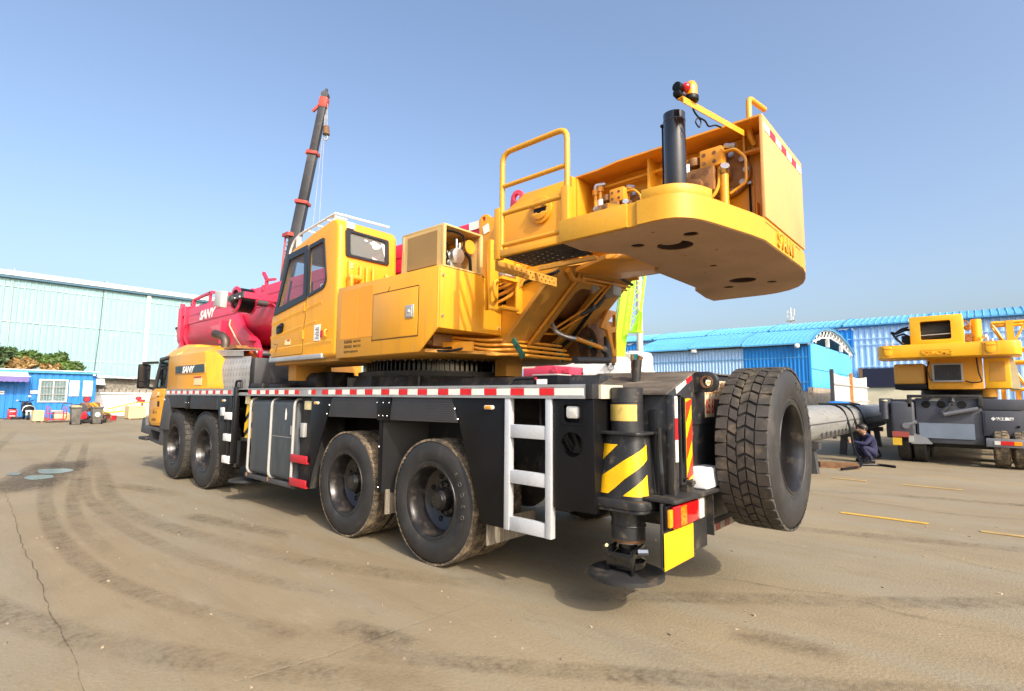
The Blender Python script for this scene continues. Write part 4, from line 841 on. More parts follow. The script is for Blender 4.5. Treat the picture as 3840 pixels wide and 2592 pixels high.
# winch / cooler on the far side
cl = part('oil_cooler', MB().box(-3.75, -3.3, 5.0, 5.62, 1.93, 2.42), CAST, T, bevel=.01)
fg = MB()
for k in range(8): fg.lathe([(.03+.022*k, 0), (.036+.022*k, .006), (.042+.022*k, 0)], (-3.29, 4.98, 2.10), (1, 0, 0), 28)
part('fan_guard', fg, BLK, cl)
part('cooler_hose', MB().tube([(-3.2, 5.15, 2.06), (-3.16, 5.2, 2.0), (-3.16, 5.2, 1.93), (-3.2, 4.6, 1.90)], .04, 10, fil=.06).cyl((-3.17, 5.2, 1.93), (-3.17, 5.2, 2.2), .045), DGREY, cl)
cb = [(4.98, 2.28), (5.14, 2.50), (5.32, 2.50), (5.32, 1.98), (5.24, 1.98), (5.12, 2.26)]
part('cast_bracket', MB().prism(cb, 'x', -3.16, -3.12), YEL2, T, bevel=.006, cut=MB().prism(rpoly([(5.13, 2.36), (5.26, 2.46), (5.29, 2.46), (5.29, 2.32), (5.22, 2.30)], .02), 'x', -3.3, -3.0).prism(rpoly([(5.19, 2.24), (5.29, 2.26), (5.29, 2.06), (5.26, 2.06)], .02), 'x', -3.3, -3.0))
# --- access ladder in front of the turntable plate
al = part('access_ladder', MB().box(-3.40, -3.38, 3.49, 3.60, 2.31, 2.98).box(-3.45, -3.40, 3.49, 3.50, 2.31, 2.98).box(-3.40, -3.38, 3.86, 3.955, 2.32, 2.82), YEL, T, bevel=.003)
for z in (2.62, 2.335):
    rg = MB().box(-3.42, -3.34, 3.60, 3.86, z, z+.02)
    for k in range(9): rg.add([(-3.34, 3.615+.027*k, z+.02), (-3.34, 3.632+.027*k, z+.02), (-3.34, 3.6235+.027*k, z+.035), (-3.35, 3.615+.027*k, z+.02), (-3.35, 3.632+.027*k, z+.02), (-3.35, 3.6235+.027*k, z+.035)], [(0, 1, 2), (5, 4, 3), (0, 3, 4, 1), (1, 4, 5, 2), (2, 5, 3, 0)])
    part('rung', rg, YEL, al)
part('grab_handle', MB().tube([(-3.37, 3.56, 2.57), (-3.31, 3.52, 2.58), (-3.30, 3.46, 2.56), (-3.30, 3.46, 2.45), (-3.31, 3.50, 2.41), (-3.37, 3.56, 2.40)], .016, 8, fil=.04), YEL, al)
part('ladder_bolt', MB().cyl((-3.38, 3.54, 2.93), (-3.365, 3.54, 2.93), .014, n=6).cyl((-3.38, 3.54, 2.885), (-3.365, 3.54, 2.885), .014, n=6), STEEL, al)
hp = MB()
for k in range(4):
    hp.tube([(-3.9, 3.75, 2.65-.07*k), (-3.6, 3.8, 2.64-.07*k), (-3.42, 3.9, 2.72-.06*k), (-3.3, 3.93, 2.86-.05*k)], .018, 8, fil=.12)
part('hydraulic_pipes', hp, YEL2, T)
part('plumbing', MB().box(-3.75, -3.6, 3.86, 3.95, 2.45, 2.6).cyl((-3.62, 3.75, 2.52), (-3.62, 3.95, 2.52), .04), BLK, T)
part('valve_block', MB().box(-3.5, -3.4, 3.72, 3.86, 2.68, 2.80).cyl((-3.4, 3.75, 2.74), (-3.37, 3.75, 2.74), .02).cyl((-3.4, 3.82, 2.72), (-3.37, 3.82, 2.72), .02), GREYP, T, bevel=.01)
# --- platform with guard rail
pf = part('platform', MB().box(-2.915, -2.252, 3.053, 3.09, 2.63, 2.685), YEL, T, bevel=.004)
part('post', MB().box(-2.92, -2.86, 3.05, 3.11, 2.615, 3.04), YEL, pf, bevel=.004); part('post', MB().box(-2.245, -2.185, 3.05, 3.11, 2.66, 3.05), YEL, pf, bevel=.004); part('floor_beam', MB().box(-2.9, -2.3, 3.60, 3.64, 2.63, 2.66), YSH, pf)
hol = MB()
for i in range(9):
    for j in range(5): hol.cyl((-2.84+.07*i, 3.17+.07*j+.035*(i % 2), 2.5), (-2.84+.07*i, 3.17+.07*j+.035*(i % 2), 2.8), .013, n=8)
part('platform_floor', MB().box(-2.88, -2.26, 3.10, 3.50, 2.638, 2.648), BLKD, pf, cut=hol)
pbh = MB()
for i in range(9):
    for j in range(2): pbh.cyl((-3.1, 3.38+.062*i+.03*j, 2.605-.035*j), (-2.8, 3.38+.062*i+.03*j, 2.605-.035*j), .011, n=8)
part('platform_bracket', MB().box(-2.97, -2.955, 3.12, 3.95, 2.545, 2.63), YSH, pf, cut=pbh)
part('guard_rail', MB().tube([(-2.855, 3.075, 2.64), (-2.855, 3.075, 3.50), (-2.205, 3.075, 3.50), (-2.205, 3.075, 2.78)], .022, 10, fil=.09), YEL, pf)
for z in (3.215, 2.985, 2.722): part('rail_bar', MB().tube([(-2.855, 3.075, z), (-2.205, 3.075, z)], .018, 10), YEL, pf)
# --- tail beam with rear plate
tb = part('tail_beam', MB().box(-2.74, -1.12, 4.22, 4.245, 2.79, 3.565).box(-2.74, -1.12, 4.87, 4.895, 2.79, 3.565).box(-2.74, -2.72, 3.96, 4.22, 2.79, 3.55), YEL, T, bevel=.003)
part('top_flange', MB().prism([(-2.74, 3.56), (-2.5, 3.565), (-2.3, 3.585), (-1.12, 3.585), (-1.12, 3.57), (-2.3, 3.57), (-2.5, 3.55), (-2.74, 3.548)], 'y', 3.955, 5.06), YEL2, tb)
part('beam_stiffener', MB().box(-2.06, -2.04, 4.05, 4.22, 2.85, 3.57), YEL, tb)
part('beam_pad', MB().box(-2.55, -2.12, 4.205, 4.22, 2.80, 3.30).box(-1.95, -1.60, 4.205, 4.22, 2.85, 3.45).box(-1.50, -1.24, 4.205, 4.22, 2.80, 3.2), YEL, tb, bevel=.003)
part('long_pipe', MB().tube([(-2.55, 4.14, 3.46), (-1.5, 4.14, 3.48)], .016, 10), YEL, tb)
rp = part('rear_plate', MB().box(-1.12, -1.095, 3.955, 5.06, 2.805, 3.585), mat('yellow_paint_glare', (.62, .345, .13), .6, var=.06, streak=((.45, .26, .12), .4)), T, bevel=.004)  # paler yellow carries the grazing sun glare in its colour
for i in range(7):
    y0 = 3.97+.15*i; part('reflective_tile', MB().box(-1.0945, -1.091, y0+.006, y0+.148, 3.47, 3.525), WFILM if i % 2 == 0 else RFILM, rp)
part('rear_gusset', MB().box(-1.17, -1.12, 4.2, 4.22, 2.8, 3.0).box(-1.22, -1.21, 4.15, 4.22, 2.8, 3.0), YEL2, tb)
# --- hydraulic motors on the web
def motor(cx, cz, s, par):
    y = 4.20
    f = part('hydraulic_motor', MB().cyl((cx, y, cz), (cx, y-.05, cz), .16*s, n=30).cyl((cx-.05*s, y-.05, cz), (cx-.05*s, y-.17, cz-.01), .095*s, n=20), CAST, par, bevel=.006)
    fb = MB()
    for k in range(10):
        t = 2*PI*k/10; fb.cyl((cx+.135*s*math.cos(t), y-.05, cz+.135*s*math.sin(t)), (cx+.135*s*math.cos(t), y-.075, cz+.135*s*math.sin(t)), .02*s, n=8)
    part('flange_bolts', fb, STEEL, f)['kind'] = 'stuff'
    part('valve_block', MB().box(cx-.12*s, cx+.03*s, y-.24, y-.13, cz+.02*s, cz+.15*s), YEL2, f, bevel=.008)
    part('valve_block', MB().box(cx-.20*s, cx-.02*s, y-.26, y-.12, cz-.15*s, cz+.02*s).cyl((cx-.12*s, y-.26, cz-.1*s), (cx-.12*s, y-.31, cz-.1*s), .035*s, n=12).cyl((cx-.17*s, y-.2, cz+.06*s), (cx-.17*s, y-.2, cz+.12*s), .04*s, n=12), CAST, f, bevel=.008)
    pb_ = MB()
    for i in range(2):
        for j in range(2): pb_.cyl((cx-.09*s+.07*s*i, y-.242, cz+.05*s+.06*s*j), (cx-.09*s+.07*s*i, y-.236, cz+.05*s+.06*s*j), .014*s, n=10)
    for i in range(2):
        for j in range(2): pb_.cyl((cx-.16*s+.09*s*i, y-.262, cz-.11*s+.09*s*j), (cx-.16*s+.09*s*i, y-.258, cz-.11*s+.09*s*j), .018*s, n=10)
    part('plug', pb_, RUST, f)['kind'] = 'stuff'
    part('motor_pipe', MB().tube([(cx+.0*s, y-.2, cz+.02*s), (cx+.0*s, y-.22, cz-.12*s), (cx-.03*s, y-.25, cz-.2*s), (cx-.2*s, y-.26, cz-.24*s)], .012*s, 8, fil=.05*s).tube([(cx-.22*s, y-.22, cz+.06*s), (cx-.23*s, y-.24, cz-.1*s), (cx-.23*s, y-.24, cz-.3*s)], .012*s, 8, fil=.04).tube([(cx+.02*s, y-.18, cz+.12*s), (cx+.10*s, y-.18, cz+.12*s), (cx+.16*s, y-.16, cz+.05*s), (cx+.16*s, y-.16, cz-.12*s), (cx+.06*s, y-.18, cz-.18*s)], .01*s, 8, fil=.03).cyl((cx+.03*s, y-.2, cz-.4*s), (cx+.03*s, y-.2, cz-.05*s), .028*s, n=12), YEL, f)
    part('pipe_nut', MB().cyl((cx-.22*s, y-.22, cz+.02*s), (cx-.22*s, y-.22, cz+.08*s), .035*s, n=6).cyl((cx-.30*s, y-.2, cz+.0*s), (cx-.20*s, y-.2, cz+.02*s), .04*s, n=8).cyl((cx+.03*s, y-.2, cz-.02*s), (cx+.05*s, y-.24, cz), .03*s, n=8).cyl((cx+.03*s, y-.17, cz+.16*s), (cx+.1*s, y-.17, cz+.14*s), .022*s, n=8), STEEL, f)['kind'] = 'stuff'
motor(-2.27, 3.20, .95, tb); motor(-1.43, 3.27, 1.15, tb)
part('riser_pipe', MB().tube([(-2.60, 4.08, 2.85), (-2.60, 4.08, 3.42)], .018, 10).tube([(-2.55, 4.08, 2.85), (-2.55, 4.08, 3.44)], .018, 10).tube([(-2.66, 4.02, 2.80), (-2.66, 4.02, 3.08)], .02, 10), YEL, tb)
part('riser_nut', MB().cyl((-2.60, 4.08, 3.38), (-2.60, 4.08, 3.43), .032, n=6).cyl((-2.55, 4.08, 3.4), (-2.55, 4.08, 3.45), .032, n=6).cyl((-2.66, 4.02, 2.98), (-2.66, 4.02, 3.05), .036, n=6), YEL2, tb)
part('elbow_fitting', MB().tube([(-2.60, 4.08, 3.43), (-2.60, 4.08, 3.475), (-2.52, 4.12, 3.48)], .024, 8, fil=.02).tube([(-2.66, 4.02, 3.05), (-2.66, 4.02, 3.10), (-2.5, 4.0, 3.12)], .028, 8, fil=.03), STEEL, tb)
part('cable', MB().tube([(-1.285, 4.2, 3.45), (-1.28, 4.18, 3.38), (-1.27, 4.19, 3.2), (-1.265, 4.19, 2.8)], .009, 6), BLK, tb)
part('cable_clip', MB().box(-1.31, -1.25, 4.16, 4.2, 3.16, 3.18).box(-1.32, -1.26, 4.15, 4.2, 3.40, 3.42), STEEL, tb)
# --- beacon arm, handle
ba = part('beacon_arm', MB().obox((-1.305, 3.555, 3.47), (-.055, -.41, -.03), (.02, -.003, 0), (0, 0, .004)).obox((-1.285, 3.555, 3.45), (-.055, -.41, -.03), (.003, 0, 0), (0, 0, .022)), YEL, T)
part('beacon_base', MB().cyl((-1.335, 3.26, 3.455), (-1.335, 3.26, 3.49), .048, n=20), BLK, ba, bevel=.006)
part('beacon_dome', MB().lathe([(.042, 0), (.043, .05), (.040, .075), (.028, .095), (0, .102)], (-1.335, 3.26, 3.49), (0, 0, 1), 24), AMB, ba)
part('beacon_lamp', MB().cyl((-1.37, 3.19, 3.52), (-1.38, 3.13, 3.52), .032, n=16).box(-1.40, -1.35, 3.12, 3.2, 3.455, 3.485), BLK, ba, bevel=.006)
part('red_lens', MB().sphere((-1.335, 3.185, 3.52), .030, 12, 8), REDL, ba)
part('arm_cable', MB().tube([(-1.335, 3.27, 3.45), (-1.33, 3.28, 3.40), (-1.32, 3.33, 3.37), (-1.30, 3.40, 3.37), (-1.31, 3.48, 3.36), (-1.29, 3.56, 3.40), (-1.28, 3.64, 3.41)], .006, 6, fil=.03).tube([(-1.32, 3.33, 3.37), (-1.33, 3.30, 3.33), (-1.32, 3.35, 3.30), (-1.31, 3.36, 3.35), (-1.32, 3.33, 3.37)], .005, 6, fil=.02), BLK, ba)
part('rear_handle', MB().tube([(-1.21, 4.15, 3.45), (-1.235, 4.12, 3.52), (-1.24, 4.14, 3.84), (-1.20, 4.40, 3.84)], .022, 10, fil=.05).box(-1.24, -1.13, 4.17, 4.19, 3.40, 3.54), YEL, T)
part('handle_plate', MB().box(-1.29, -1.13, 4.12, 4.17, 3.39, 3.41).box(-1.29, -1.275, 4.12, 4.17, 3.41, 3.53), YEL2, T)
# --- counterweight slab
def arc(cx, cy, r, a0, a1, n=10): return [(cx+r*math.cos(math.radians(a0+(a1-a0)*i/n)), cy+r*math.sin(math.radians(a0+(a1-a0)*i/n))) for i in range(n+1)]
out_ = [(-1.63, 3.046)]+[(-1.50, 3.045), (-1.44, 3.05), (-1.385, 3.07), (-1.335, 3.11), (-1.295, 3.165), (-1.265, 3.23), (-1.235, 3.33), (-1.18, 3.55), (-1.13, 3.76), (-1.10, 3.93), (-1.10, 4.98), (-1.13, 5.2), (-1.19, 5.46), (-1.25, 5.65), (-1.33, 5.8), (-1.44, 5.92), (-1.58, 6.0), (-1.72, 6.03), (-2.27, 6.03), (-2.27, 5.80), (-2.2, 5.35), (-2.13, 5.3), (-2.13, 4.3), (-2.05, 4.2), (-2.05, 3.6), (-2.25, 3.3), (-2.25, 3.06), (-1.63, 3.06)]
hc = MB()
for x, y, r in ((-1.64, 3.64, .13), (-1.44, 3.45, .052), (-1.85, 3.47, .05), (-1.65, 5.13, .12), (-1.65, 4.41, .032), (-1.46, 5.37, .045), (-1.86, 5.36, .05), (-1.45, 3.94, .014), (-1.62, 3.25, .013), (-1.7, 3.95, .013), (-1.45, 4.9, .013), (-1.8, 4.6, .012)):
    hc.cyl((x, y, 2.5), (x, y, 2.755), r, n=28)
CWY = mat('counterweight_yellow', (.64, .325, .02), .5, var=.05, scale=1, dust=((.40, .22, .07), .10, 3), streak=((.40, .20, .05), .5))
cw = part('counterweight', MB().prism(out_, 'z', 2.63, 2.79), CWY, T, ang=45, cut=hc)
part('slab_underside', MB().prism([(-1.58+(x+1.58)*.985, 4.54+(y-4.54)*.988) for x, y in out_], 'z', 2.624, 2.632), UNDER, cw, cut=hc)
DKH = mat('hole_shade', (.05, .026, .018), .8)  # shade inside the slab holes, put into a dark colour
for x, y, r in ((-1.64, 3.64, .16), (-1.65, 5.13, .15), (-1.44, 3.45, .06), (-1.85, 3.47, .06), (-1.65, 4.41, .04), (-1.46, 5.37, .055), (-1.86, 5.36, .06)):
    part('hole_shade_liner', MB().lathe([(r-.032 if r > .1 else r-.012, 2.6305), (r-.032 if r > .1 else r-.012, 2.75), (0, 2.75)], (x, y, 0), (0, 0, 1), 28), DKH, cw)  # added sleeve that darkens the bright hole walls
part('lifting_pin', MB().cyl((-1.67, 3.62, 2.655), (-1.67, 3.62, 2.71), .085, n=24), UNDER, cw)
part('lifting_pin', MB().cyl((-1.68, 5.11, 2.67), (-1.68, 5.11, 2.71), .08, n=24), UNDER, cw)
part('slab_shoulder', MB().prism([(-1.60, 3.05), (-1.50, 3.05), (-1.44, 3.055), (-1.385, 3.075), (-1.335, 3.115), (-1.295, 3.17), (-1.265, 3.235), (-1.24, 3.33), (-1.60, 3.33)], 'z', 2.79, 2.855), CWY, cw, bevel=.004, ang=45)
part('slab_bracket', MB().box(-2.255, -1.70, 3.04, 3.058, 2.628, 2.79), CWY, cw, bevel=.003)
part('slab_notch', MB().prism([(-1.98, 2.79), (-1.80, 2.79), (-1.80, 2.86)] if 0 else [(-1.85, 2.775), (-1.70, 2.775), (-1.85, 2.83)], 'y', 3.05, 3.064), CWY, cw)
for i, ch_ in enumerate('SANY'):
    text('raised_letter', ch_, CWY, cw, (-1.097, 4.22+.125*i, 2.655), (0, 1, 0), (0, 0, 1), .16, depth=.022, bold=.005, xs=1.0)
part('groove', MB().box(-1.0995, -1.0975, 3.95, 4.9, 2.765, 2.768), GAP, cw)
RSMUDGE = mat('red_smudge', (.55, .08, .03), .6, var=.4, scale=14)
part('primer_smudge', MB().prism(ell(-1.36, 5.62, .05, .10, 12), 'z', 2.6265, 2.629), RSMUDGE, cw)
part('cross_shelf', MB().box(-2.75, -2.1, 4.2, 4.95, 2.77, 2.80).obox((-2.5, 4.2, 2.72), (.35, .1, 0), (-.05, .2, 0), (0, 0, .012)), YSH, T)
part('shelf_arm', MB().prism([(-2.75, 3.96), (-2.3, 3.75), (-2.05, 3.9), (-2.1, 4.5), (-2.6, 4.5)], 'z', 2.66, 2.70), YEL2, T, bevel=.006)
# exhaust stack
es = part('exhaust_stack', MB().lathe([(.066, 2.80), (.074, 2.82), (.074, 3.44), (.075, 3.465), (.066, 3.465), (.064, 3.2)], (-1.50, 3.36, 0), (0, 0, 1), 36), mat('stack_black', (.012, .014, .022), .2, var=.2, coat=.5, scale=6, bump=.05, bscale=25), T)
part('stack_seam', MB().lathe([(.0745, 3.405), (.0765, 3.41), (.0745, 3.415)], (-1.50, 3.36, 0), (0, 0, 1), 36), DGREY, es)
part('stack_flange', MB().box(-1.585, -1.572, 3.34, 3.38, 2.85, 3.41).cyl((-1.58, 3.33, 3.40), (-1.58, 3.39, 3.40), .012, n=8), BLK, es)

# ================================================================ boom
def usec(y0, y1, z0, z1, rb=.42, n=12):
    cy_ = (y0+y1)/2; hw_ = (y1-y0)/2; zs = z0+rb; p = []
    p += [(y0+.07, z1), (y0+.02, z1-.02), (y0, z1-.07)]
    p += [(cy_-hw_*math.cos(PI*i/n), zs-rb*math.sin(PI*i/n)) for i in range(n+1)]
    p += [(y1, z1-.07), (y1-.02, z1-.02), (y1-.07, z1)]
    return p
bo_ = part('boom', MB().prism(usec(4.04, 5.08, 2.46, 3.49), 'x', -13.75, -3.95), RED, T, ang=32)
for k in range(1, 5):
    part('boom_section', MB().prism(usec(4.04+.06*k, 5.08-.06*k, 2.46+.06*k, 3.49-.06*k, .42-.04*k), 'x', -13.75-.11*k, -13.6), RED, bo_, ang=32)
hd = MB()
o1 = usec(3.98, 5.14, 2.40, 3.55, .45); 
part('boom_collar', MB().prism(o1, 'x', -13.98, -13.76).prism(usec(4.0, 5.12, 2.42, 3.53, .44), 'x', -13.62, -13.55), RED, bo_, ang=32)
part('collar_gusset', MB().prism([(-13.9, 2.42), (-13.4, 2.42), (-13.8, 2.75)], 'y', 3.99, 4.03), RED, bo_)
part('collar_gusset', MB().prism([(-13.95, 3.3), (-13.6, 3.3), (-13.75, 3.6), (-13.95, 3.62)], 'y', 4.0, 4.04), RED, bo_)
part('weld_seam', MB().box(-13.5, -4.0, 4.033, 4.041, 3.085, 3.10).box(-13.5, -4.0, 4.035, 4.041, 3.28, 3.286), mat('boom_red_dark', (.40, .012, .04), .5), bo_)
text('lettering', 'SANY', WINK, bo_, (-12.72, 4.033, 3.135), (1, 0, .006), (0, 0, 1), .26, bold=.012, shear=.3, xs=1.25)
text('lettering', '品质改变世界', WINK, bo_, (-7.6, 4.033, 3.02), (1, 0, 0), (0, 0, 1), .24, xs=1.1)
part('boom_rail', MB().bar((-13.5, 4.1, 3.55), (-13.3, 4.1, 3.66), .05).bar((-13.3, 4.1, 3.66), (-12.35, 4.1, 3.70), .05).bar((-12.35, 4.1, 3.70), (-11.3, 4.1, 3.55), .05).bar((-12.35, 4.1, 3.49), (-12.35, 4.1, 3.72), .05).bar((-13.35, 4.1, 3.49), (-13.35, 4.1, 3.66), .06).bar((-12.35, 4.1, 3.72), (-12.35, 4.9, 3.72), .05), RED, bo_)
part('rope_guide', MB().box(-13.3, -12.4, 4.2, 4.9, 3.49, 3.55), BLK, bo_)
part('boom_bracket', MB().bar((-9.6, 4.1, 3.46), (-9.6, 4.1, 3.62), .05).bar((-9.6, 4.1, 3.60), (-9.75, 4.1, 3.74), .05).bar((-9.6, 4.1, 3.58), (-9.25, 4.1, 3.55), .04).box(-9.64, -9.56, 4.03, 4.06, 3.38, 3.48), RED, bo_)
for z, dx, m_ in ((3.25, -.30, BLK), (3.02, -.5, RED), (2.76, -.25, BLK), (2.60, -.35, RED)):
    part('head_stub', MB().box(-13.97+dx, -13.9, 4.1, 4.18, z-.02, z+.03), m_, bo_, bevel=.01)
for k in range(4): part('roller', MB().cyl((-14.46+.075*k, 4.08, 3.09), (-14.46+.075*k, 4.2, 3.09), .032, n=12), BLK, bo_)
part('head_lamp', MB().box(-13.95, -13.7, 4.05, 4.25, 2.52, 2.62).cyl((-13.8, 4.15, 2.40), (-13.8, 4.15, 2.52), .06), GREYP, bo_, bevel=.02)
part('head_ring', MB().tube([(-13.55, 4.1, 2.8), (-13.6, 4.0, 2.85), (-13.55, 3.98, 2.95), (-13.5, 4.0, 3.1)], .02, 8, fil=.04), RED, bo_)
gus = [(-11.85, 2.90), (-10.98, 2.95), (-10.45, 3.05), (-10.15, 2.75), (-9.55, 2.48), (-9.40, 2.28), (-9.42, 2.16), (-9.54, 2.12), (-9.66, 2.16), (-11.05, 2.50)]
gb = part('cylinder_bracket', MB().prism(gus, 'y', 3.96, 4.02).prism(gus, 'y', 5.10, 5.16).prism([(-11.05, 2.5), (-11.0, 2.56), (-9.64, 2.22), (-9.66, 2.16)], 'y', 4.0, 5.12), RED, bo_, bevel=.008)
part('bracket_flange', MB().prism([(-10.98, 2.95), (-10.95, 2.95), (-11.0, 2.5), (-11.05, 2.5)], 'y', 3.86, 3.97), RED, bo_)
part('bracket_flange', MB().prism([(-10.02, 2.74), (-9.98, 2.5), (-9.55, 2.46), (-9.8, 2.62)], 'y', 3.9, 3.97), RED, bo_)
part('bracket_pin', MB().cyl((-9.53, 3.93, 2.25), (-9.53, 5.2, 2.25), .05), STEEL, gb)
part('bracket_cable', MB().tube([(-10.75, 3.95, 2.95), (-10.78, 3.94, 2.85), (-10.4, 3.94, 2.55), (-10.15, 3.94, 2.4), (-9.9, 3.94, 2.28), (-9.75, 3.94, 2.35)], .012, 6, fil=.08), CREAM, gb)
part('luffing_cylinder', MB().cyl((-9.3, CY, 2.25), (-6.2, CY, 2.1), .17, n=24).cyl((-9.62, CY, 2.26), (-9.25, CY, 2.25), .14), DGREY, T)
RX, RZ = -9.40, 3.12
rl = part('cable_reel', MB().cyl((RX, 3.50, RZ), (RX, 3.525, RZ), .225, n=36), RED, bo_, bevel=.006, cut=MB().cyl((RX, 3.4, RZ), (RX, 3.6, RZ), .165, n=30))
part('reel_flange', MB().cyl((RX, 3.76, RZ), (RX, 3.785, RZ), .23, n=36), RED, bo_, bevel=.006)
part('reel_drum', MB().cyl((RX, 3.53, RZ), (RX, 3.755, RZ), .205, n=32), BLK, rl); part('reel_axle', MB().cyl((RX, 3.42, RZ), (RX, 4.05, RZ), .06, n=16), DGREY, rl)
part('reel_box', MB().prism([(-9.98, 3.05), (-9.64, 2.99), (-9.60, 3.27), (-9.92, 3.31)], 'y', 3.36, 3.47), mat('reel_box_grey', (.52, .52, .50), .5), rl, bevel=.02)
part('reel_arm', MB().box(-9.62, -8.98, 3.46, 3.49, 3.10, 3.20), DGREY, rl); part('reel_arm', MB().box(-9.03, -8.98, 3.49, 4.05, 3.10, 3.20), RED, rl)
for x in (-9.52, -9.46, -9.28, -9.08): part('reel_bolt', MB().sphere((x, 3.455, 3.17 if x < -9.4 else 3.12), .015, 6, 4), WHT, rl)
part('boom_hose', MB().tube([(-9.05, 3.98, 3.08), (-8.9, 3.99, 3.0), (-8.6, 4.0, 3.06), (-8.2, 4.02, 3.08)], .012, 6), PINK, bo_)
part('boom_foot', MB().prism([(-4.0, 2.50), (-3.6, 2.9), (-3.15, 3.12), (-3.0, 3.25), (-3.05, 3.42), (-3.3, 3.49), (-4.0, 3.488)], 'y', 4.10, 5.02), RED, bo_, bevel=.02)
part('boom_eye', MB().prism([(-3.70, 3.48), (-3.5, 3.48)]+[(-3.6+.085*math.cos(math.radians(a)), 3.62+.085*math.sin(math.radians(a))) for a in range(0, 181, 20)], 'y', 4.10, 4.14), PINK, bo_, bevel=.006, cut=MB().cyl((-3.6, 4.0, 3.62), (-3.6, 4.3, 3.62), .04))
part('boom_tag', MB().box(-4.25, -4.05, 4.03, 4.038, 3.37, 3.46), WHT, bo_)
# things lying on the crane
tag(part('foam_box', MB().box(-1.71, -1.53, 3.84, 4.12, .852, 1.0), FOAM, None, bevel=.015, seg=3), 'white foam block resting on the black bumper bracket below the hazard board', 'foam block')
bt = tag(empty('car_battery', (-2.55, 3.32, 1.587)), 'small black battery with a printed label standing on the crane deck edge', 'battery')
part('case', MB().box(-2.64, -2.40, 3.22, 3.38, 1.587, 1.672), BLK, bt, bevel=.006)
part('lid', MB().box(-2.645, -2.395, 3.215, 3.385, 1.673, 1.684), GREYP, bt, bevel=.003)
part('label', MB().box(-2.60, -2.50, 3.216, 3.2195, 1.605, 1.645), WHT, bt); part('label', MB().cyl((-2.61, 3.2155, 1.652), (-2.61, 3.219, 1.652), .013, n=10), REDP, bt)
# ================================================================ the yard
gm = mat('yard_concrete', (.235, .19, .116), .92, var=.14, scale=.35, bump=.5, bscale=45, fine=.06, dust=((.175, .132, .076), .30, .9))
nt = gm.node_tree; N = nt.nodes; L = nt.links; b = N['Principled BSDF']
def gnoise(scale, stretch, lo, hi, det=6, rough=.6):
    t = N.new('ShaderNodeTexCoord'); mp = N.new('ShaderNodeMapping'); mp.inputs['Scale'].default_value = stretch; L.new(t.outputs['Object'], mp.inputs[0])
    n = N.new('ShaderNodeTexNoise'); n.inputs['Scale'].default_value = scale; n.inputs['Detail'].default_value = det; n.inputs['Roughness'].default_value = rough; L.new(mp.outputs[0], n.inputs[0])
    r = N.new('ShaderNodeValToRGB'); r.color_ramp.elements[0].position = lo; r.color_ramp.elements[1].position = hi; L.new(n.outputs['Fac'], r.inputs[0]); return r.outputs[0]
def gmix(fac, col, amt, mode='MIX'):
    cur = b.inputs['Base Color'].links[0].from_socket
    f = N.new('ShaderNodeMath'); f.operation = 'MULTIPLY'; L.new(fac, f.inputs[0]); f.inputs[1].default_value = amt
    m_ = N.new('ShaderNodeMix'); m_.data_type = 'RGBA'; m_.blend_type = mode; L.new(f.outputs[0], m_.inputs[0]); L.new(cur, m_.inputs[6]); m_.inputs[7].default_value = (*col, 1); L.new(m_.outputs[2], b.inputs['Base Color'])
gmix(gnoise(.16, (1, 1, 1), .42, .62, 5), (.185, .14, .083), .55)                # broad brown dirt fields
gmix(gnoise(.8, (.22, 1.5, 1), .46, .70, 8, .65), (.225, .205, .155), .85)       # greyer swept streaks
gmix(gnoise(1.7, (.22, 1.3, 1), .52, .74, 9, .7), (.15, .112, .068), .5)       # dark drag marks
gmix(gnoise(4, (.30, 1.1, 1), .56, .74, 10, .72), (.290, .245, .165), .55)       # pale scuffed dust
gmix(gnoise(9, (.35, 1, 1), .57, .72, 10, .75), (.120, .088, .055), .55)         # small stains
gmix(gnoise(26, (.5, 1, 1), .60, .74, 8, .7), (.33, .28, .20), .55)              # chips and grit, light
gmix(gnoise(34, (.6, 1, 1), .60, .74, 8, .7), (.085, .062, .042), .55)           # chips and grit, dark
gmix(gnoise(16, (.45, 1, 1), .735, .76, 3), (.46, .41, .31), .8)                 # pale scuffs
gmix(gnoise(110, (1, 1, 1), .66, .74, 2), (.40, .35, .27), .45)
G = link('ground', MB().add([(-300, -300, 0), (300, -300, 0), (300, 300, 0), (-300, 300, 0)], [(0, 1, 2, 3)]).mesh('ground'), gm); tag(G, 'dusty tan concrete yard with tyre tracks and cracks', kind='structure')
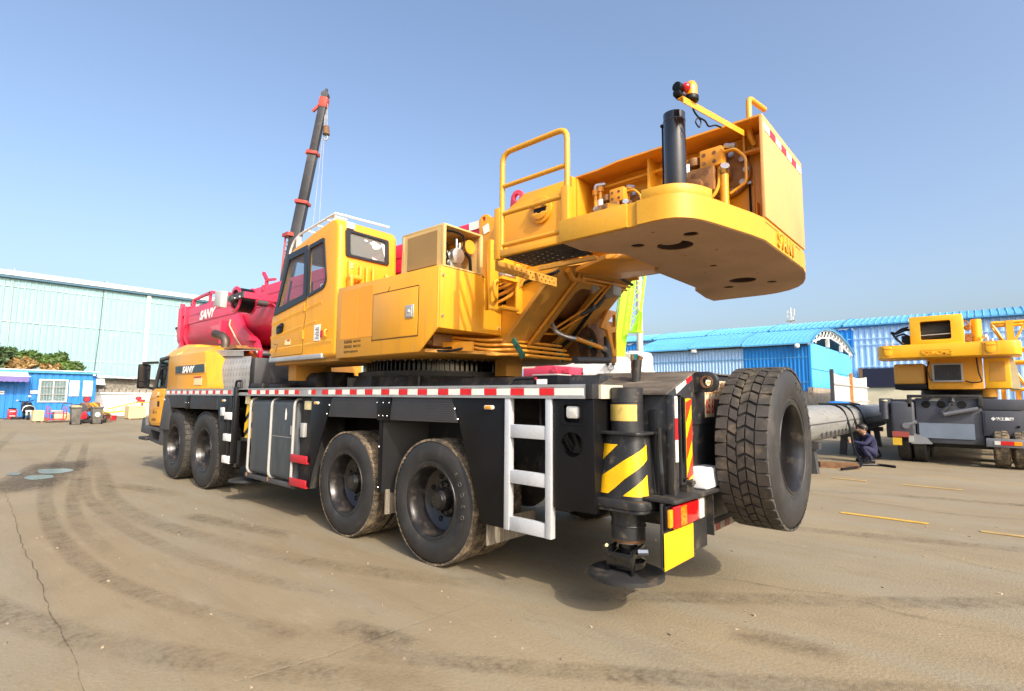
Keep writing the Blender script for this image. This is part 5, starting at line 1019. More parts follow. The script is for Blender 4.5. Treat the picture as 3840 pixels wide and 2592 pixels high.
def decal(name, pts, w, m, z, jag=0, seed=1, taper=True):
    random.seed(seed); pts = [Vector((p[0], p[1], 0)) for p in pts]
    dense = []
    for p, q in zip(pts[:-1], pts[1:]):
        k = max(2, int((q-p).length/(.12 if jag else .3)))
        dense += [p+(q-p)*i/k for i in range(k)]
    dense.append(pts[-1])
    if jag: dense = [p+Vector((random.uniform(-jag, jag), random.uniform(-jag, jag), 0)) for p in dense]
    else:
        for _ in range(6): dense = [dense[0]]+[(dense[i-1]+dense[i]*2+dense[i+1])/4 for i in range(1, len(dense)-1)]+[dense[-1]]
    vs = []; n = len(dense)
    for i, p in enumerate(dense):
        d = (dense[min(i+1, n-1)]-dense[max(i-1, 0)]).normalized(); s = Vector((-d.y, d.x, 0))
        ww = w*(random.uniform(.5, 1.3) if jag else 1)*(min(1, .2+4*min(i, n-1-i)/n) if taper and jag else 1)/2
        vs += [p-s*ww+Vector((0, 0, z)), p+s*ww+Vector((0, 0, z))]
    me = MB().add(vs, [(2*i, 2*i+2, 2*i+3, 2*i+1) for i in range(n-1)]).mesh(name) if 0 else bpy.data.meshes.new(name)
    me.from_pydata([tuple(v) for v in vs], [], [(2*i, 2*i+2, 2*i+3, 2*i+1) for i in range(n-1)])
    uv = me.uv_layers.new(name='UVMap'); un = me.uv_layers.new(name='norm'); acc = [0]
    for i in range(1, n): acc.append(acc[-1]+(dense[i]-dense[i-1]).length)
    for poly in me.polygons:
        for li in poly.loop_indices:
            vi = me.loops[li].vertex_index; uv.data[li].uv = (acc[vi//2], vi % 2); un.data[li].uv = (acc[vi//2]/acc[-1], 0)
    return link(name, me, m, G)
def track_mat(name, col, pitch, strength):
    m = bpy.data.materials.new(name); m.use_nodes = True; nt = m.node_tree; N = nt.nodes; L = nt.links; b = N['Principled BSDF']
    b.inputs['Base Color'].default_value = (*col, 1); b.inputs['Roughness'].default_value = .95
    u = N.new('ShaderNodeUVMap'); s = N.new('ShaderNodeSeparateXYZ'); L.new(u.outputs[0], s.inputs[0])
    def m2(op, a, bv=None):
        q = N.new('ShaderNodeMath'); q.operation = op
        for i, v in enumerate((a, bv)):
            if v is None: continue
            if isinstance(v, (int, float)): q.inputs[i].default_value = v
            else: L.new(v, q.inputs[i])
        return q.outputs[0]
    v = s.outputs['Y']; edge = m2('SUBTRACT', 1, m2('ABSOLUTE', m2('SUBTRACT', m2('MULTIPLY', v, 2), 1)))        # 0 edge .. 1 centre
    saw = m2('FRACT', m2('ADD', m2('MULTIPLY', s.outputs['X'], 1/pitch), m2('MULTIPLY', edge, .9)))
    tri = m2('ABSOLUTE', m2('SUBTRACT', m2('MULTIPLY', saw, 2), 1))
    tcd = N.new('ShaderNodeTexCoord')
    def nzz(sc, lo, hi, det=6):
        nz = N.new('ShaderNodeTexNoise'); nz.inputs['Scale'].default_value = sc; nz.inputs['Detail'].default_value = det; L.new(tcd.outputs['Object'], nz.inputs[0])
        rm = N.new('ShaderNodeMapRange'); rm.inputs[1].default_value = lo; rm.inputs[2].default_value = hi; L.new(nz.outputs['Fac'], rm.inputs[0]); return rm.outputs[0]
    un = N.new('ShaderNodeUVMap'); un.uv_map = 'norm'; s2 = N.new('ShaderNodeSeparateXYZ'); L.new(un.outputs[0], s2.inputs[0])
    endf = m2('SUBTRACT', 1, m2('POWER', m2('ABSOLUTE', m2('SUBTRACT', m2('MULTIPLY', s2.outputs['X'], 2), 1)), 3))
    lugm = m2('ADD', .55, m2('MULTIPLY', m2('MULTIPLY', tri, nzz(3, .42, .6)), .6))
    soft = m2('MINIMUM', 1, m2('MULTIPLY', edge, 2.2))
    soft = m2('MULTIPLY', soft, m2('ADD', .5, nzz(9, .35, .65)))
    fac = m2('MULTIPLY', m2('MULTIPLY', lugm, endf), m2('MULTIPLY', soft, m2('MULTIPLY', m2('ADD', .22, nzz(.7, .30, .72)), m2('ADD', .55, nzz(40, .4, .6)))))
    fac = m2('MINIMUM', m2('MULTIPLY', fac, strength), .55)
    u.uv_map = 'UVMap'
    tr = N.new('ShaderNodeBsdfTransparent'); mx = N.new('ShaderNodeMixShader'); L.new(fac, mx.inputs[0]); L.new(tr.outputs[0], mx.inputs[1]); L.new(b.outputs[0], mx.inputs[2]); L.new(mx.outputs[0], N['Material Output'].inputs[0])
    return m
TR1 = track_mat('tyre_print_dark', (.098, .072, .046), .085, .36); TR2 = track_mat('tyre_print_faint', (.115, .086, .056), .10, .30)
decal('tyre_print', [(-22, 3.5), (-14, 2.0), (-10.73, 1.44), (-9.47, 1.3), (-7.66, 1.13), (-6.71, 1.12), (-5.75, 1.13), (-5.13, 1.21), (-4.49, 1.33), (-3.94, 1.48), (-3.45, 1.7), (-3.06, 1.93), (-2.67, 2.14), (-2.2, 2.5)], .22, TR1, .004)
decal('tyre_print', [(-22, 3.9), (-14, 2.4), (-10.5, 1.75), (-9.31, 1.55), (-7.78, 1.37), (-6.68, 1.35), (-5.4, 1.40)], .2, TR1, .0046)
decal('tyre_print', [(-16, 2.9), (-10.32, 1.84), (-9.01, 1.76), (-7.35, 1.69), (-6.0, 1.78), (-4.6, 1.95), (-3.4, 2.4)], .22, TR2, .0052)
decal('tyre_print', [(-18, 3.4), (-9.63, 2.02), (-7.71, 1.94), (-6.0, 2.21), (-5.15, 2.39), (-4.44, 2.52), (-3.85, 2.83), (-2.97, 3.23), (-2.0, 3.8)], .3, TR2, .0058)
decal('tyre_print', [(-9.5, -.2), (-7.0, .1), (-5.4, .45), (-4.78, .62), (-4.35, .75), (-3.7, 1.04), (-3.23, 1.3), (-2.7, 1.6), (-2.0, 2.1)], .3, TR1, .0064)
decal('tyre_print', [(-3.0, 1.75), (-2.18, 2.25), (-1.79, 2.55), (-1.39, 2.81), (-.97, 3.11), (-.48, 3.48), (.3, 4.1)], .22, TR1, .0070)
decal('tyre_print', [(-2.6, 3.3), (-1.6, 4.2), (-1.16, 4.55), (-.58, 4.96), (-.15, 5.37), (.6, 6.2)], .28, TR2, .0076)
decal('tyre_print', [(-4.2, 6.0), (-3.2, 6.4), (-1.2, 7.2), (.2, 7.6), (1.5, 8.2), (3, 9)], .3, TR2, .0082)
decal('tyre_print', [(-3.2, 9.6), (-1.2, 10.6), (.5, 10.9), (1.8, 11)], .3, TR2, .0088)
decal('tyre_print', [(-30, 3.0), (-20, 1.6), (-12, .6), (-7, .2)], .3, TR2, .0094)
CRK = track_mat('crack_dirt', (.07, .052, .034), 30, 1.5)
decal('crack', [(-12, 1.1), (-8.18, .9), (-7.22, .84), (-6.34, .82), (-5.45, .78), (-4.83, .75), (-4.36, .74), (-3.83, .72), (-3.53, .7), (-2.6, .66)], .010, CRK, .010, jag=.012, seed=2)
decal('crack', [(-2.08, 4.36), (-1.84, 4.56), (-1.61, 4.69), (-1.44, 4.71), (-1.28, 4.72), (-.99, 4.86), (-.77, 4.84), (-.6, 4.78), (-.44, 4.77), (-.26, 4.79), (.4, 4.82)], .013, CRK, .010, jag=.015, seed=4)
decal('crack', [(-3.0, 9.8), (-1.66, 9.63), (-1.17, 9.52), (-.67, 9.33), (-.06, 9.41), (.28, 9.54), (1.5, 9.6)], .02, CRK, .010, jag=.02, seed=5)
decal('crack', [(-.55, 6.9), (-.1, 6.6), (.25, 6.55)], .012, CRK, .010, jag=.015, seed=8)
PALE = track_mat('pale_joint', (.30, .25, .17), 30, 1.2)
decal('joint', [(-3.03, .9), (-3.01, 1.26), (-2.93, 1.71), (-2.92, 2.15), (-2.88, 2.61), (-2.87, 3.13)], .012, PALE, .0105, jag=.008, seed=6)
LINE = mat('yellow_line_paint', (.50, .31, .04), .8, var=.15, scale=6, dust=((.275, .205, .125), .30, 14))
LINF = mat('faded_line_paint', (.38, .26, .09), .85, var=.2, scale=6, dust=((.275, .205, .125), .45, 12))
for (x0, x1, y, m_) in ((-1.54, -.61, 8.40, LINE), (-.13, .8, 8.36, LINF), (-1.22, -.38, 11.95, LINF), (-2.3, -1.75, 11.97, LINF), (-2.95, -2.05, 8.42, LINF)):
    part('lane_dash', MB().box(x0, x1, y-.045, y+.045, .004, .011), m_, G)
pm = mat('wet_patch', (.07, .06, .045), .16, var=.3, spec=.5, bump=.25, bscale=9); WETD = track_mat('damp_stain', (.11, .088, .062), 50, .9)
WETS = track_mat('damp_edge', (.075, .058, .04), 50, 1.4)
decal('stain', [(-15.5, 2.4), (-14.0, 2.0), (-12.4, 1.5), (-11.0, 1.1)], 1.1, WETS, .0116, taper=False)
for pl_ in ([(-14.1, 1.75), (-13.9, 2.2), (-13.4, 2.25), (-13.1, 1.95), (-13.3, 1.7)], [(-13.2, 1.55), (-13.0, 1.85), (-12.5, 1.8), (-12.4, 1.5), (-12.8, 1.4)], [(-13.9, 1.35), (-13.7, 1.5), (-13.3, 1.4), (-13.5, 1.25)]):
    part('puddle', MB().prism(rpoly(pl_, .2), 'z', .004, .0125), pm, G)
OILM = mat('oil_stain', (.12, .095, .065), .75, var=.35, scale=4)
OST = track_mat('oil_soft', (.08, .058, .038), 40, .32)
for x, y, l, w in ((-3.0, 2.05, .7, .25), (-7.1, 2.5, 1.0, .3), (-3.5, 1.65, .5, .16), (-10, 2.6, 2.0, .4), (-6.2, 2.7, 1.2, .3), (-.4, 3.0, .6, .3), (-1.0, 3.7, .7, .3), (-11, 4.0, 3, .6)):
    decal('stain', [(x-l/2, y-l*.12), (x, y), (x+l/2, y+l*.10)], w, OST, .0112+.0003*random.random(), taper=False)
random.seed(11)
peb = MB()
for k in range(350):
    x = random.uniform(-9, .6); y = random.uniform(.4, 9); r = random.choice((.003, .004, .005, .007))*random.uniform(.7, 1.4)
    peb.obox((x, y, r*.5), (r*random.uniform(.8, 1.8), r*random.uniform(-.6, .6), 0), (r*random.uniform(-.6, .6), r, 0), (0, 0, r*.6))
tag(part('gravel_specks', peb, mat('gravel', (.30, .24, .17), .95, var=.4, scale=3), None), 'loose pale grit and chips scattered over the concrete', 'grit', kind='stuff')

# ================================================================ helper for corrugated walls
def corr_x(x, y0, y1, z0, z1, pitch, depth, sgn=1):
    """ribbed sheet in plane x, ribs proud towards +x"""
    poly = [(x, y0)]; y = y0
    while y < y1-1e-6:
        e = min(y+pitch, y1); w = min(.09*pitch/.2, (e-y)*.4)
        poly += [(x, e-w), (x+depth, e-w*.75), (x+depth, e-w*.25), (x, e)]; y = e
    poly += [(x-.06, y1), (x-.06, y0)]
    return MB().prism(poly, 'z', z0, z1)
def corr_y(y, x0, x1, z0, z1, pitch, depth):
    """ribbed sheet in plane y, ribs proud towards -y"""
    poly = [(x0, y)]; x = x0
    while x < x1-1e-6:
        e = min(x+pitch, x1); w = min(.45*pitch, (e-x)*.45)
        poly += [(e-w, y), (e-w*.8, y-depth), (e-w*.2, y-depth), (e, y)]; x = e
    poly += [(x1, y+.06), (x0, y+.06)]
    return MB().prism(poly, 'z', z0, z1)
# ---------------- large pale warehouse on the left
PALEB = mat('pale_blue_sheet', (.25, .42, .44), .5, var=.05, scale=.4, dust=((.55, .68, .68), .10, .6))
WAY = mat('white_trim', (.60, .61, .60), .55, var=.05)
wh = tag(empty('warehouse', (-50, 8, 0)), 'tall pale blue corrugated warehouse with white gutter behind the blue site office', 'warehouse')
XW = -50.0
for i, (y0, y1) in enumerate(((-8, -1), (-1, 5.0), (5.0, 11.93), (12.2, 19), (19, 26), (26, 34))):
    for j, (z0, z1) in enumerate(((0, 3.95), (3.95, 6.45), (6.45, 8.9), (8.9, 9.45))):
        part('wall_panel', corr_x(XW-.01*((i+j) % 2), y0, y1, z0+.006, z1, .36, .05), PALEB, wh, ang=20)
    for z in (3.95, 6.45, 8.9)[:3]:
        part('panel_joint', MB().box(XW-.04, XW+.06, y0, y1, z-.03, z+.02), mat('joint_grey', (.36, .50, .52), .6), wh)
part('pillar', MB().box(XW-.05, XW+.16, 11.93, 12.2, 0, 9.55), WAY, wh)
part('gutter', MB().prism([(XW-.3, 9.62), (XW+.35, 9.62), (XW+.4, 9.95), (XW-.3, 9.95)], 'y', -8, 34), WAY, wh)
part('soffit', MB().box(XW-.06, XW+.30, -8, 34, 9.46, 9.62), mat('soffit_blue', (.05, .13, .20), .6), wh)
part('back_wall', MB().box(XW-20, XW-.2, -8, 34, 0, 9.5), PALEB, wh)
for y in (4.05, 9.3): part('downpipe', MB().cyl((XW+.08, y, 3.0), (XW+.08, y, 10.15), .03, n=8), mat('pipe_grey', (.38, .45, .46), .6), wh)
part('cable_drop', MB().tube([(XW+.1, 9.1, 10.1), (XW+.1, 9.05, 6), (XW+.12, 8.95, 3.6), (XW+.2, 8.9, 3)], .02, 6), DGREY, wh)
# ---------------- low lean-to and white boundary wall
lw = tag(empty('boundary_wall', (-46, 11, 0)), 'white rendered boundary wall with tiled coping beside the blue site office', 'wall')
part('render', MB().box(-46.2, -46, 7.6, 40, 0, 1.52), mat('white_render', (.72, .71, .66), .85, var=.06, scale=1.5, dust=((.4, .37, .3), .1, 2)), lw)
part('coping_band', MB().box(-46.25, -45.9, 7.6, 40, 1.52, 1.66), WAY, lw)
TILE = mat('clay_tile', (.26, .235, .20), .9, var=.25, scale=4, dust=((.45, .42, .36), .2, 6))
tme = MB().box(0, .32, 0, .33, 0, .20).cyl((0.33, .36, .0), (0.0, .36, .22), .035, n=8).mesh('coping_tile'); shade(tme)
for k in range(32):
    o = link('coping_tile', tme, TILE, lw); o.location = (-46.2, 7.7+.41*k, 1.66)
lt_ = tag(empty('lean_to_shed', (-48, 11, 0)), 'weathered grey brick lean-to with ragged sheet roof behind the white wall', 'shed')
part('brick_wall', MB().box(-48.2, -48, 7.5, 30, 0, 2.62), mat('grey_brickwork', (.20, .185, .155), .95, var=.3, scale=5, bump=.5, bscale=14, dust=((.33, .30, .25), .3, 5)), lt_)
part('rafter_beam', MB().box(-48.05, -47.95, 7.5, 30, 2.55, 2.68), TILE, lt_)
random.seed(5)
for k in range(26):
    part('roof_sheet', MB().obox((-47.9+random.uniform(-.1, .1), 7.9+.55*k, 2.76+random.uniform(-.03, .05)), (.5, 0, -.05), (0, .29, random.uniform(-.03, .03)), (0, 0, .02)), WAY, lt_)
for k in range(3): part('hanging_sheet', MB().obox((-47.3, 8.25+.36*k, 2.42-.02*k), (.25, 0, -.22), (0, .17, 0), (.01, 0, .012)), WAY, lt_)
# ---------------- blue site office (container)
BLU = mat('office_blue', (.015, .19, .58), .45, var=.07, scale=1)
so = tag(empty('site_office', (-43.5, 5.5, 0)), 'bright blue corrugated site office cabin with barred window and awning', 'site office')
part('wall', corr_x(-43.5, -4, 7.95, .05, 2.9, .34, -.03), BLU, so, ang=20)
part('cabin_body', MB().box(-46, -43.56, -4, 7.95, .05, 2.9), BLU, so)
part('roof', MB().box(-46.1, -43.3, -4.1, 8.05, 2.92, 2.98).box(-46.1, -43.36, -4.1, 8.02, 2.84, 2.92), WAY, so)
part('roof_rim', MB().box(-43.42, -43.34, -4.1, 8.02, 2.78, 2.90), mat('teal_trim', (.05, .30, .45), .5), so)
part('wall_base', MB().box(-46, -43.45, -4, 7.97, 0, .05), DGREY, so)
wn_ = part('window', MB().box(-43.5, -43.42, 5.13, 6.52, .98, 2.40), WAY, so, cut=MB().box(-43.6, -43.3, 5.22, 5.80, 1.06, 2.31).box(-43.6, -43.3, 5.86, 6.43, 1.06, 2.31))
CURT = mat('pale_curtain', (.35, .50, .45), .8, var=.3, scale=3, stretch=(1, 9, .3))
part('curtain', MB().box(-43.49, -43.48, 5.2, 6.45, 1.04, 2.33), CURT, wn_)
part('pane', MB().box(-43.465, -43.46, 5.2, 6.45, 1.04, 2.33), GLASS, wn_)
for z in (1.47, 1.92): part('window_bar', MB().box(-43.41, -43.38, 5.17, 6.48, z-.015, z+.015), GREYP, wn_)
for k in range(9): part('window_bar', MB().cyl((-43.40, 5.25+.145*k, 1.0), (-43.40, 5.25+.145*k, 2.38), .012, n=6), GREYP, wn_)
for y0, y1, z0, z1 in ((6.60, 7.10, 1.36, 2.35), (7.28, 7.77, 1.36, 2.36), (4.76, 5.10, 1.49, 1.69), (3.0, 3.62, 1.45, 1.65)):
    nb = part('notice_board', MB().box(-43.46, -43.43, y0, y1, z0, z1), WHT, so, bevel=.02)
    if z1 < 2: part('notice_line', MB().box(-43.428, -43.426, y0+.04, y1-.04, z0+.09, z0+.12), DGREY, nb)
aw = part('awning', MB().prism([(-43.5, 2.84), (-42.5, 2.52), (-42.5, 2.49), (-43.5, 2.80)], 'y', -2, 4.56), mat('awning_grey', (.42, .42, .40), .8), so)
part('awning_rail', MB().cyl((-42.5, -2, 2.52), (-42.5, 4.62, 2.52), .035, n=10).cyl((-43.42, -2, 2.86), (-43.42, 4.62, 2.86), .04, n=10), WAY, aw)
vp = [(-2+.01, 2.48)]
for k in range(28):
    for a in range(4): y = -2+.234*k+.0585*a; vp.append((y, 2.22-.045*math.sin(PI*a/4)))
vp += [(4.56, 2.22), (4.56, 2.48)]
part('valance', MB().prism(vp, 'x', -42.515, -42.495), mat('awning_purple', (.16, .13, .36), .8, var=.1), aw)
part('awning_arm', MB().bar((-43.45, 4.5, 2.3), (-42.55, 4.5, 2.5), .03), DGREY, aw)
fl = part('floodlight', MB().box(-43.4, -43.2, 7.72, 7.84, 2.68, 2.80).box(-43.4, -43.2, 7.92, 8.06, 2.70, 2.82), WHT, so, bevel=.02)
# ---------------- trees behind the office
def leaf_mat(name, c):
    m = mat(name, c, .55, var=.45, scale=1.2); m.node_tree.nodes['Principled BSDF'].inputs['Subsurface Weight'].default_value = 0; return m
LEAF1 = leaf_mat('leaf_green', (.045, .085, .022)); LEAF2 = leaf_mat('leaf_bright', (.075, .13, .025)); LEAFB = leaf_mat('leaf_brown', (.26, .16, .055))
BARK = mat('bark', (.09, .065, .045), .9, var=.3, scale=6)
def tree(loc, h, rx, rz, m, seed, label, n=2600, size=.15):
    random.seed(seed)
    t = tag(empty('tree', loc), label, 'tree', 'trees behind the site office')
    tk_ = MB().tube([(loc[0], loc[1], 0), (loc[0]+.05, loc[1]+.03, h*.35), (loc[0], loc[1]-.05, h*.6)], .09, 8)
    cl_ = []
    for k in range(13):
        a = random.uniform(0, 2*PI); rr = random.uniform(.15, .85)**.6
        c = Vector((loc[0]+rx*.7*rr*math.cos(a), loc[1]+rx*rr*math.sin(a), h-rz+random.uniform(-.7, .9)*rz*(1-rr*.6)))
        cl_.append((c, random.uniform(.3, .55)*rx))
        tk_.tube([(loc[0], loc[1], h*.4), ((loc[0]+c.x)/2, (loc[1]+c.y)/2, (h*.45+c.z)/2), tuple(c)], .03, 5)
    part('trunk', tk_, BARK, t)
    lv = []; fs = []
    for i in range(n):
        c, r = random.choice(cl_)
        d = Vector((random.gauss(0, 1), random.gauss(0, 1), random.gauss(0, 1))).normalized()
        p = c+d*r*random.uniform(.35, 1.08)**.7
        u = Vector((random.gauss(0, 1), random.gauss(0, 1), random.gauss(0, .6))).normalized(); w = u.cross(d+Vector((0, 0, .4))).normalized()
        s = size*random.uniform(.6, 1.4)
        k = len(lv); lv += [tuple(p-u*s), tuple(p+w*s*.45), tuple(p+u*s), tuple(p-w*s*.45)]; fs.append((k, k+1, k+2, k+3))
    me = bpy.data.meshes.new('crown'); me.from_pydata(lv, [], fs); link('crown', me, m, t)
tree((-47.0, 2.7, 0), 4.75, 1.5, 1.15, LEAF1, 1, 'leftmost dense dark green tree behind the blue office', 4200)
tree((-46.9, 5.0, 0), 4.5, .75, .8, LEAF2, 2, 'mid green tree rising just right of the dense dark tree', 2600)
tree((-46.8, 6.2, 0), 4.3, .8, .75, LEAF2, 3, 'bright green tree leaning right above the office window', 2300)
tree((-46.6, 7.1, 0), 3.7, .65, .5, LEAF2, 4, 'small green tree at the right end of the blue office roof', 1500)
tree((-46.5, 4.45, 0), 3.85, .62, .5, LEAFB, 5, 'brown dried bush between the dark and mid green trees', 1500)
tree((-46.45, 6.05, 0), 3.55, .5, .35, LEAFB, 6, 'low brown dried bush just above the office window', 1000)

# ---------------- clutter in front of the office
WOOD = mat('pale_wood', (.62, .46, .24), .75, var=.15, scale=3, stretch=(4, 4, .6), bump=.1)
WOODD = mat('grey_wood', (.25, .19, .12), .85, var=.3, scale=4)
def crate(x0, x1, y0, y1, h, label, name='wooden_crate'):
    c = tag(empty(name, ((x0+x1)/2, (y0+y1)/2, 0)), label, 'crate', 'wooden crates by the office')
    part('skid', MB().box(x0, x1, y0+.04, y0+.12, 0, .07), WOODD, c); part('skid', MB().box(x0, x1, y1-.12, y1-.04, 0, .07), WOODD, c)
    part('crate_body', MB().box(x0, x1-.02, y0, y1, .07, h), WOOD, c)
    k = int((y1-y0)/.1); d = (y1-y0)/k
    for i in range(k): part('board', MB().box(x1-.02, x1, y0+d*i+.003, y0+d*(i+1)-.003, .10, h-.02), WOOD, c)
    part('batten', MB().box(x1, x1+.02, y0, y1, h-.1, h), WOOD, c); part('batten', MB().box(x1, x1+.02, y0, y1, .07, .15), WOOD, c)
    return c
crate(-38.3, -37.5, 4.32, 4.75, .62, 'tall pale wooden crate left of the red trolley')
crate(-39.5, -38.5, 8.72, 9.6, .80, 'wide pale wooden crate beside the truck cab with a red motor above it')
# red welder
wl_ = tag(empty('welding_machine', (-42.2, 3.93, 0)), 'small red welding machine standing left of the scooter', 'welder')
part('body', MB().box(-42.4, -42, 3.74, 4.12, .05, .58), REDP, wl_, bevel=.02); part('base', MB().box(-42.45, -41.95, 3.6, 4.2, 0, .05), DGREY, wl_)
part('cable_coil', MB().tube([(-42.2+.12*math.cos(t), 3.93+.15*math.sin(t), .60+.02*t/6) for t in [i*.5 for i in range(26)]], .03, 6), BLK, wl_)
part('front_label', MB().box(-41.998, -41.995, 3.82, 4.04, .45, .50).box(-41.998, -41.995, 3.8, 4.06, .2, .23), WHT, wl_)
part('hose_heap', MB().tube([(-41.8+.2*math.cos(t), 4.1+.25*math.sin(t), .05+.01*t) for t in [i*.5 for i in range(22)]], .03, 6), BLKD, wl_)
# scooter seen from behind
sc_ = tag(empty('scooter', (-41.4, 4.5, 0)), 'black and silver motor scooter parked in front of the blue office', 'scooter')
part('wheel', MB().lathe([(.15, -.05), (.24, -.05), (.26, 0), (.24, .05), (.15, .05)], (-41.0, 4.5, .26), (0, 1, 0), 24, True), RUB, sc_)
part('wheel', MB().lathe([(.15, -.05), (.24, -.05), (.26, 0), (.24, .05), (.15, .05)], (-42.2, 4.45, .26), (0, 1, 0), 24, True), RUB, sc_)
part('tail_body', MB().prism([(4.22, .50), (4.27, .78), (4.4, .90), (4.6, .90), (4.74, .78), (4.78, .50), (4.65, .35), (4.35, .35)], 'x', -41.6, -40.95), BLK, sc_, bevel=.06)
part('tail_trim', MB().tube([(-40.93, 4.22, .5), (-40.92, 4.27, .75), (-40.92, 4.5, .83), (-40.92, 4.73, .75), (-40.93, 4.78, .5)], .025, 8, fil=.08), ALU, sc_)
part('rear_plate', MB().box(-40.9, -40.88, 4.38, 4.66, .28, .42), mat('mint', (.45, .65, .58), .5), sc_); part('rear_plate', MB().box(-40.9, -40.88, 4.37, 4.63, .44, .56), WHT, sc_)
part('seat', MB().box(-42, -41.1, 4.36, 4.64, .86, 1.0), BLK, sc_, bevel=.05)
part('handlebar', MB().tube([(-42.0, 4.15, 1.06), (-42.05, 4.35, 1.02), (-42.05, 4.65, 1.05), (-41.95, 4.82, 1.14)], .025, 8, fil=.05).tube([(-42.15, 4.5, .3), (-42.05, 4.5, 1.05)], .04, 8).tube([(-42.05, 4.62, 1.05), (-41.98, 4.60, 1.30)], .012, 6), BLK, sc_)
part('mirror', MB().sphere((-41.98, 4.61, 1.33), .09, 12, 8, (.3, 1, .8)), mat('mirror_bright', (.8, .82, .85), .1, metal=.8), sc_); part('mirror', MB().sphere((-41.98, 4.08, 1.1), .07, 12, 8, (.3, 1, .5)), GREYP, sc_)
part('front_shield', MB().box(-42.15, -42.05, 4.28, 4.72, .5, 1.0), BLK, sc_, bevel=.04)
# trolley with boxes
tr_ = tag(empty('hand_trolley', (-36.9, 5.1, 0)), 'red and purple tubular hand trolley in front of packed boxes', 'trolley')
part('deck', MB().box(-37.2, -36.6, 4.7, 5.55, .14, .18), REDP, tr_)
for y in (4.72, 4.86, 5.42, 5.54):
    part('upright', MB().cyl((-36.65, y, .16), (-36.65, y, .78), .022, n=8), REDP, tr_)
part('handle', MB().tube([(-36.65, 4.72, .78), (-36.65, 4.70, .86), (-36.68, 4.80, .84), (-36.65, 4.86, .7)], .022, 8, fil=.04).tube([(-36.65, 5.42, .74), (-36.65, 5.54, .86), (-36.65, 5.56, .84)], .022, 8), mat('purple_paint', (.25, .06, .30), .5), tr_)
part('rail', MB().cyl((-36.65, 4.72, .48), (-36.65, 5.54, .48), .02, n=8), REDP, tr_)
for y in (4.78, 5.42): part('castor', MB().cyl((-36.65, y-.03, .07), (-36.65, y+.03, .07), .07, n=14), RUST, tr_)
bx_ = tag(empty('packed_boxes', (-37.6, 5.35, 0)), 'heap of plastic-wrapped boxes and a blue drum behind the red trolley', 'boxes')
part('carton', MB().box(-37.9, -37.4, 5.15, 5.75, .08, .5), mat('wrapped_carton', (.50, .40, .28), .4, var=.25, scale=5), bx_, bevel=.03); part('carton', MB().box(-37.8, -37.35, 5.6, 6.0, .08, .42), WOOD, bx_, bevel=.02)
part('drum', MB().cyl((-37.4, 5.0, .1), (-37.4, 5.0, .55), .09, n=14), BLU, bx_); part('wrap', MB().box(-37.95, -37.4, 5.0, 5.5, .52, .62), GREYP, bx_, bevel=.04)
part('push_bar', MB().tube([(-38, 5.5, .5), (-38, 5.55, .98), (-38, 5.95, .98), (-38, 5.98, .8)], .02, 8, fil=.06), DGREY, bx_)
# wheelie bins
def bin_(y0, y1, label):
    c = tag(empty('wheelie_bin', (-33.8, (y0+y1)/2, 0)), label, 'bin', 'grey wheelie bins')
    m_ = mat('bin_grey', (.10, .095, .085), .8, var=.3, scale=4, dust=((.24, .21, .17), .35, 6)) if 'bin_grey' not in MATS else MATS['bin_grey']
    w = (y1-y0)/2; cy = (y0+y1)/2
    part('bin_body', MB().add([(-34.0, cy-w*.72, .02), (-33.6, cy-w*.72, .02), (-33.6, cy+w*.72, .02), (-34.0, cy+w*.72, .02), (-34.1, cy-w*.92, .80), (-33.55, cy-w*.92, .80), (-33.55, cy+w*.92, .80), (-34.1, cy+w*.92, .80)], [(0, 3, 2, 1), (4, 5, 6, 7), (0, 1, 5, 4), (1, 2, 6, 5), (2, 3, 7, 6), (3, 0, 4, 7)]), m_, c, bevel=.03)
    part('bin_rim', MB().box(-34.14, -33.51, cy-w, cy+w, .79, .87), m_, c, bevel=.02)
    for s in (-1, 1): part('bin_wheel', MB().cyl((-33.7, cy+s*w*.85-.03, .08), (-33.7, cy+s*w*.85+.03, .08), .08, n=14), BLK, c)
    return c
b1 = bin_(5.24, 5.70, 'grey wheelie bin left of the pair, plain front, filled with card')
part('waste_card', MB().obox((-33.8, 5.45, .89), (.25, 0, 0), (0, .2, .01), (0, .0, .02)).obox((-33.75, 5.4, .93), (.2, .05, 0), (0, .18, -.02), (0, 0, .012)), WOOD, b1)
b2 = bin_(6.06, 6.54, 'grey wheelie bin right of the pair with a round white emblem')
part('emblem', MB().lathe([(.085, 0), (.10, .004), (.11, 0)], (-33.555, 6.30, .48), (1, 0, .06), 24).lathe([(.03, 0), (.042, .004), (.054, 0)], (-33.555, 6.30, .48), (1, 0, .06), 18), WHT, b2)
# scrap heap: each large piece on its own
sh_ = tag(empty('scrap_heap', (-36, 6.4, 0)), 'heap of scrap machine parts behind the two grey bins', 'scrap heap')
part('yellow_beam', MB().bar((-36.2, 6.55, 1.05), (-35.6, 7.15, .35), .10, .07), YEL2, sh_); part('yellow_beam', MB().bar((-36.3, 6.45, 1.0), (-35.8, 7.0, .38), .07, .05), YEL2, sh_)
part('red_frame', MB().prism([(5.7, .25), (6.2, .62), (6.25, .2), (5.75, .18)], 'x', -35.9, -35.6), REDP, sh_, bevel=.02); part('red_frame', MB().box(-35.6, -35.4, 6.55, 6.85, .2, .5), REDP, sh_, bevel=.02)
part('dark_panel', MB().obox((-36, 5.95, .65), (.02, 0, 0), (0, .3, .2), (0, -.1, .16)), DGREY, sh_); part('dark_panel', MB().box(-36, -35, 5.7, 6.9, .05, .16), BLKD, sh_)
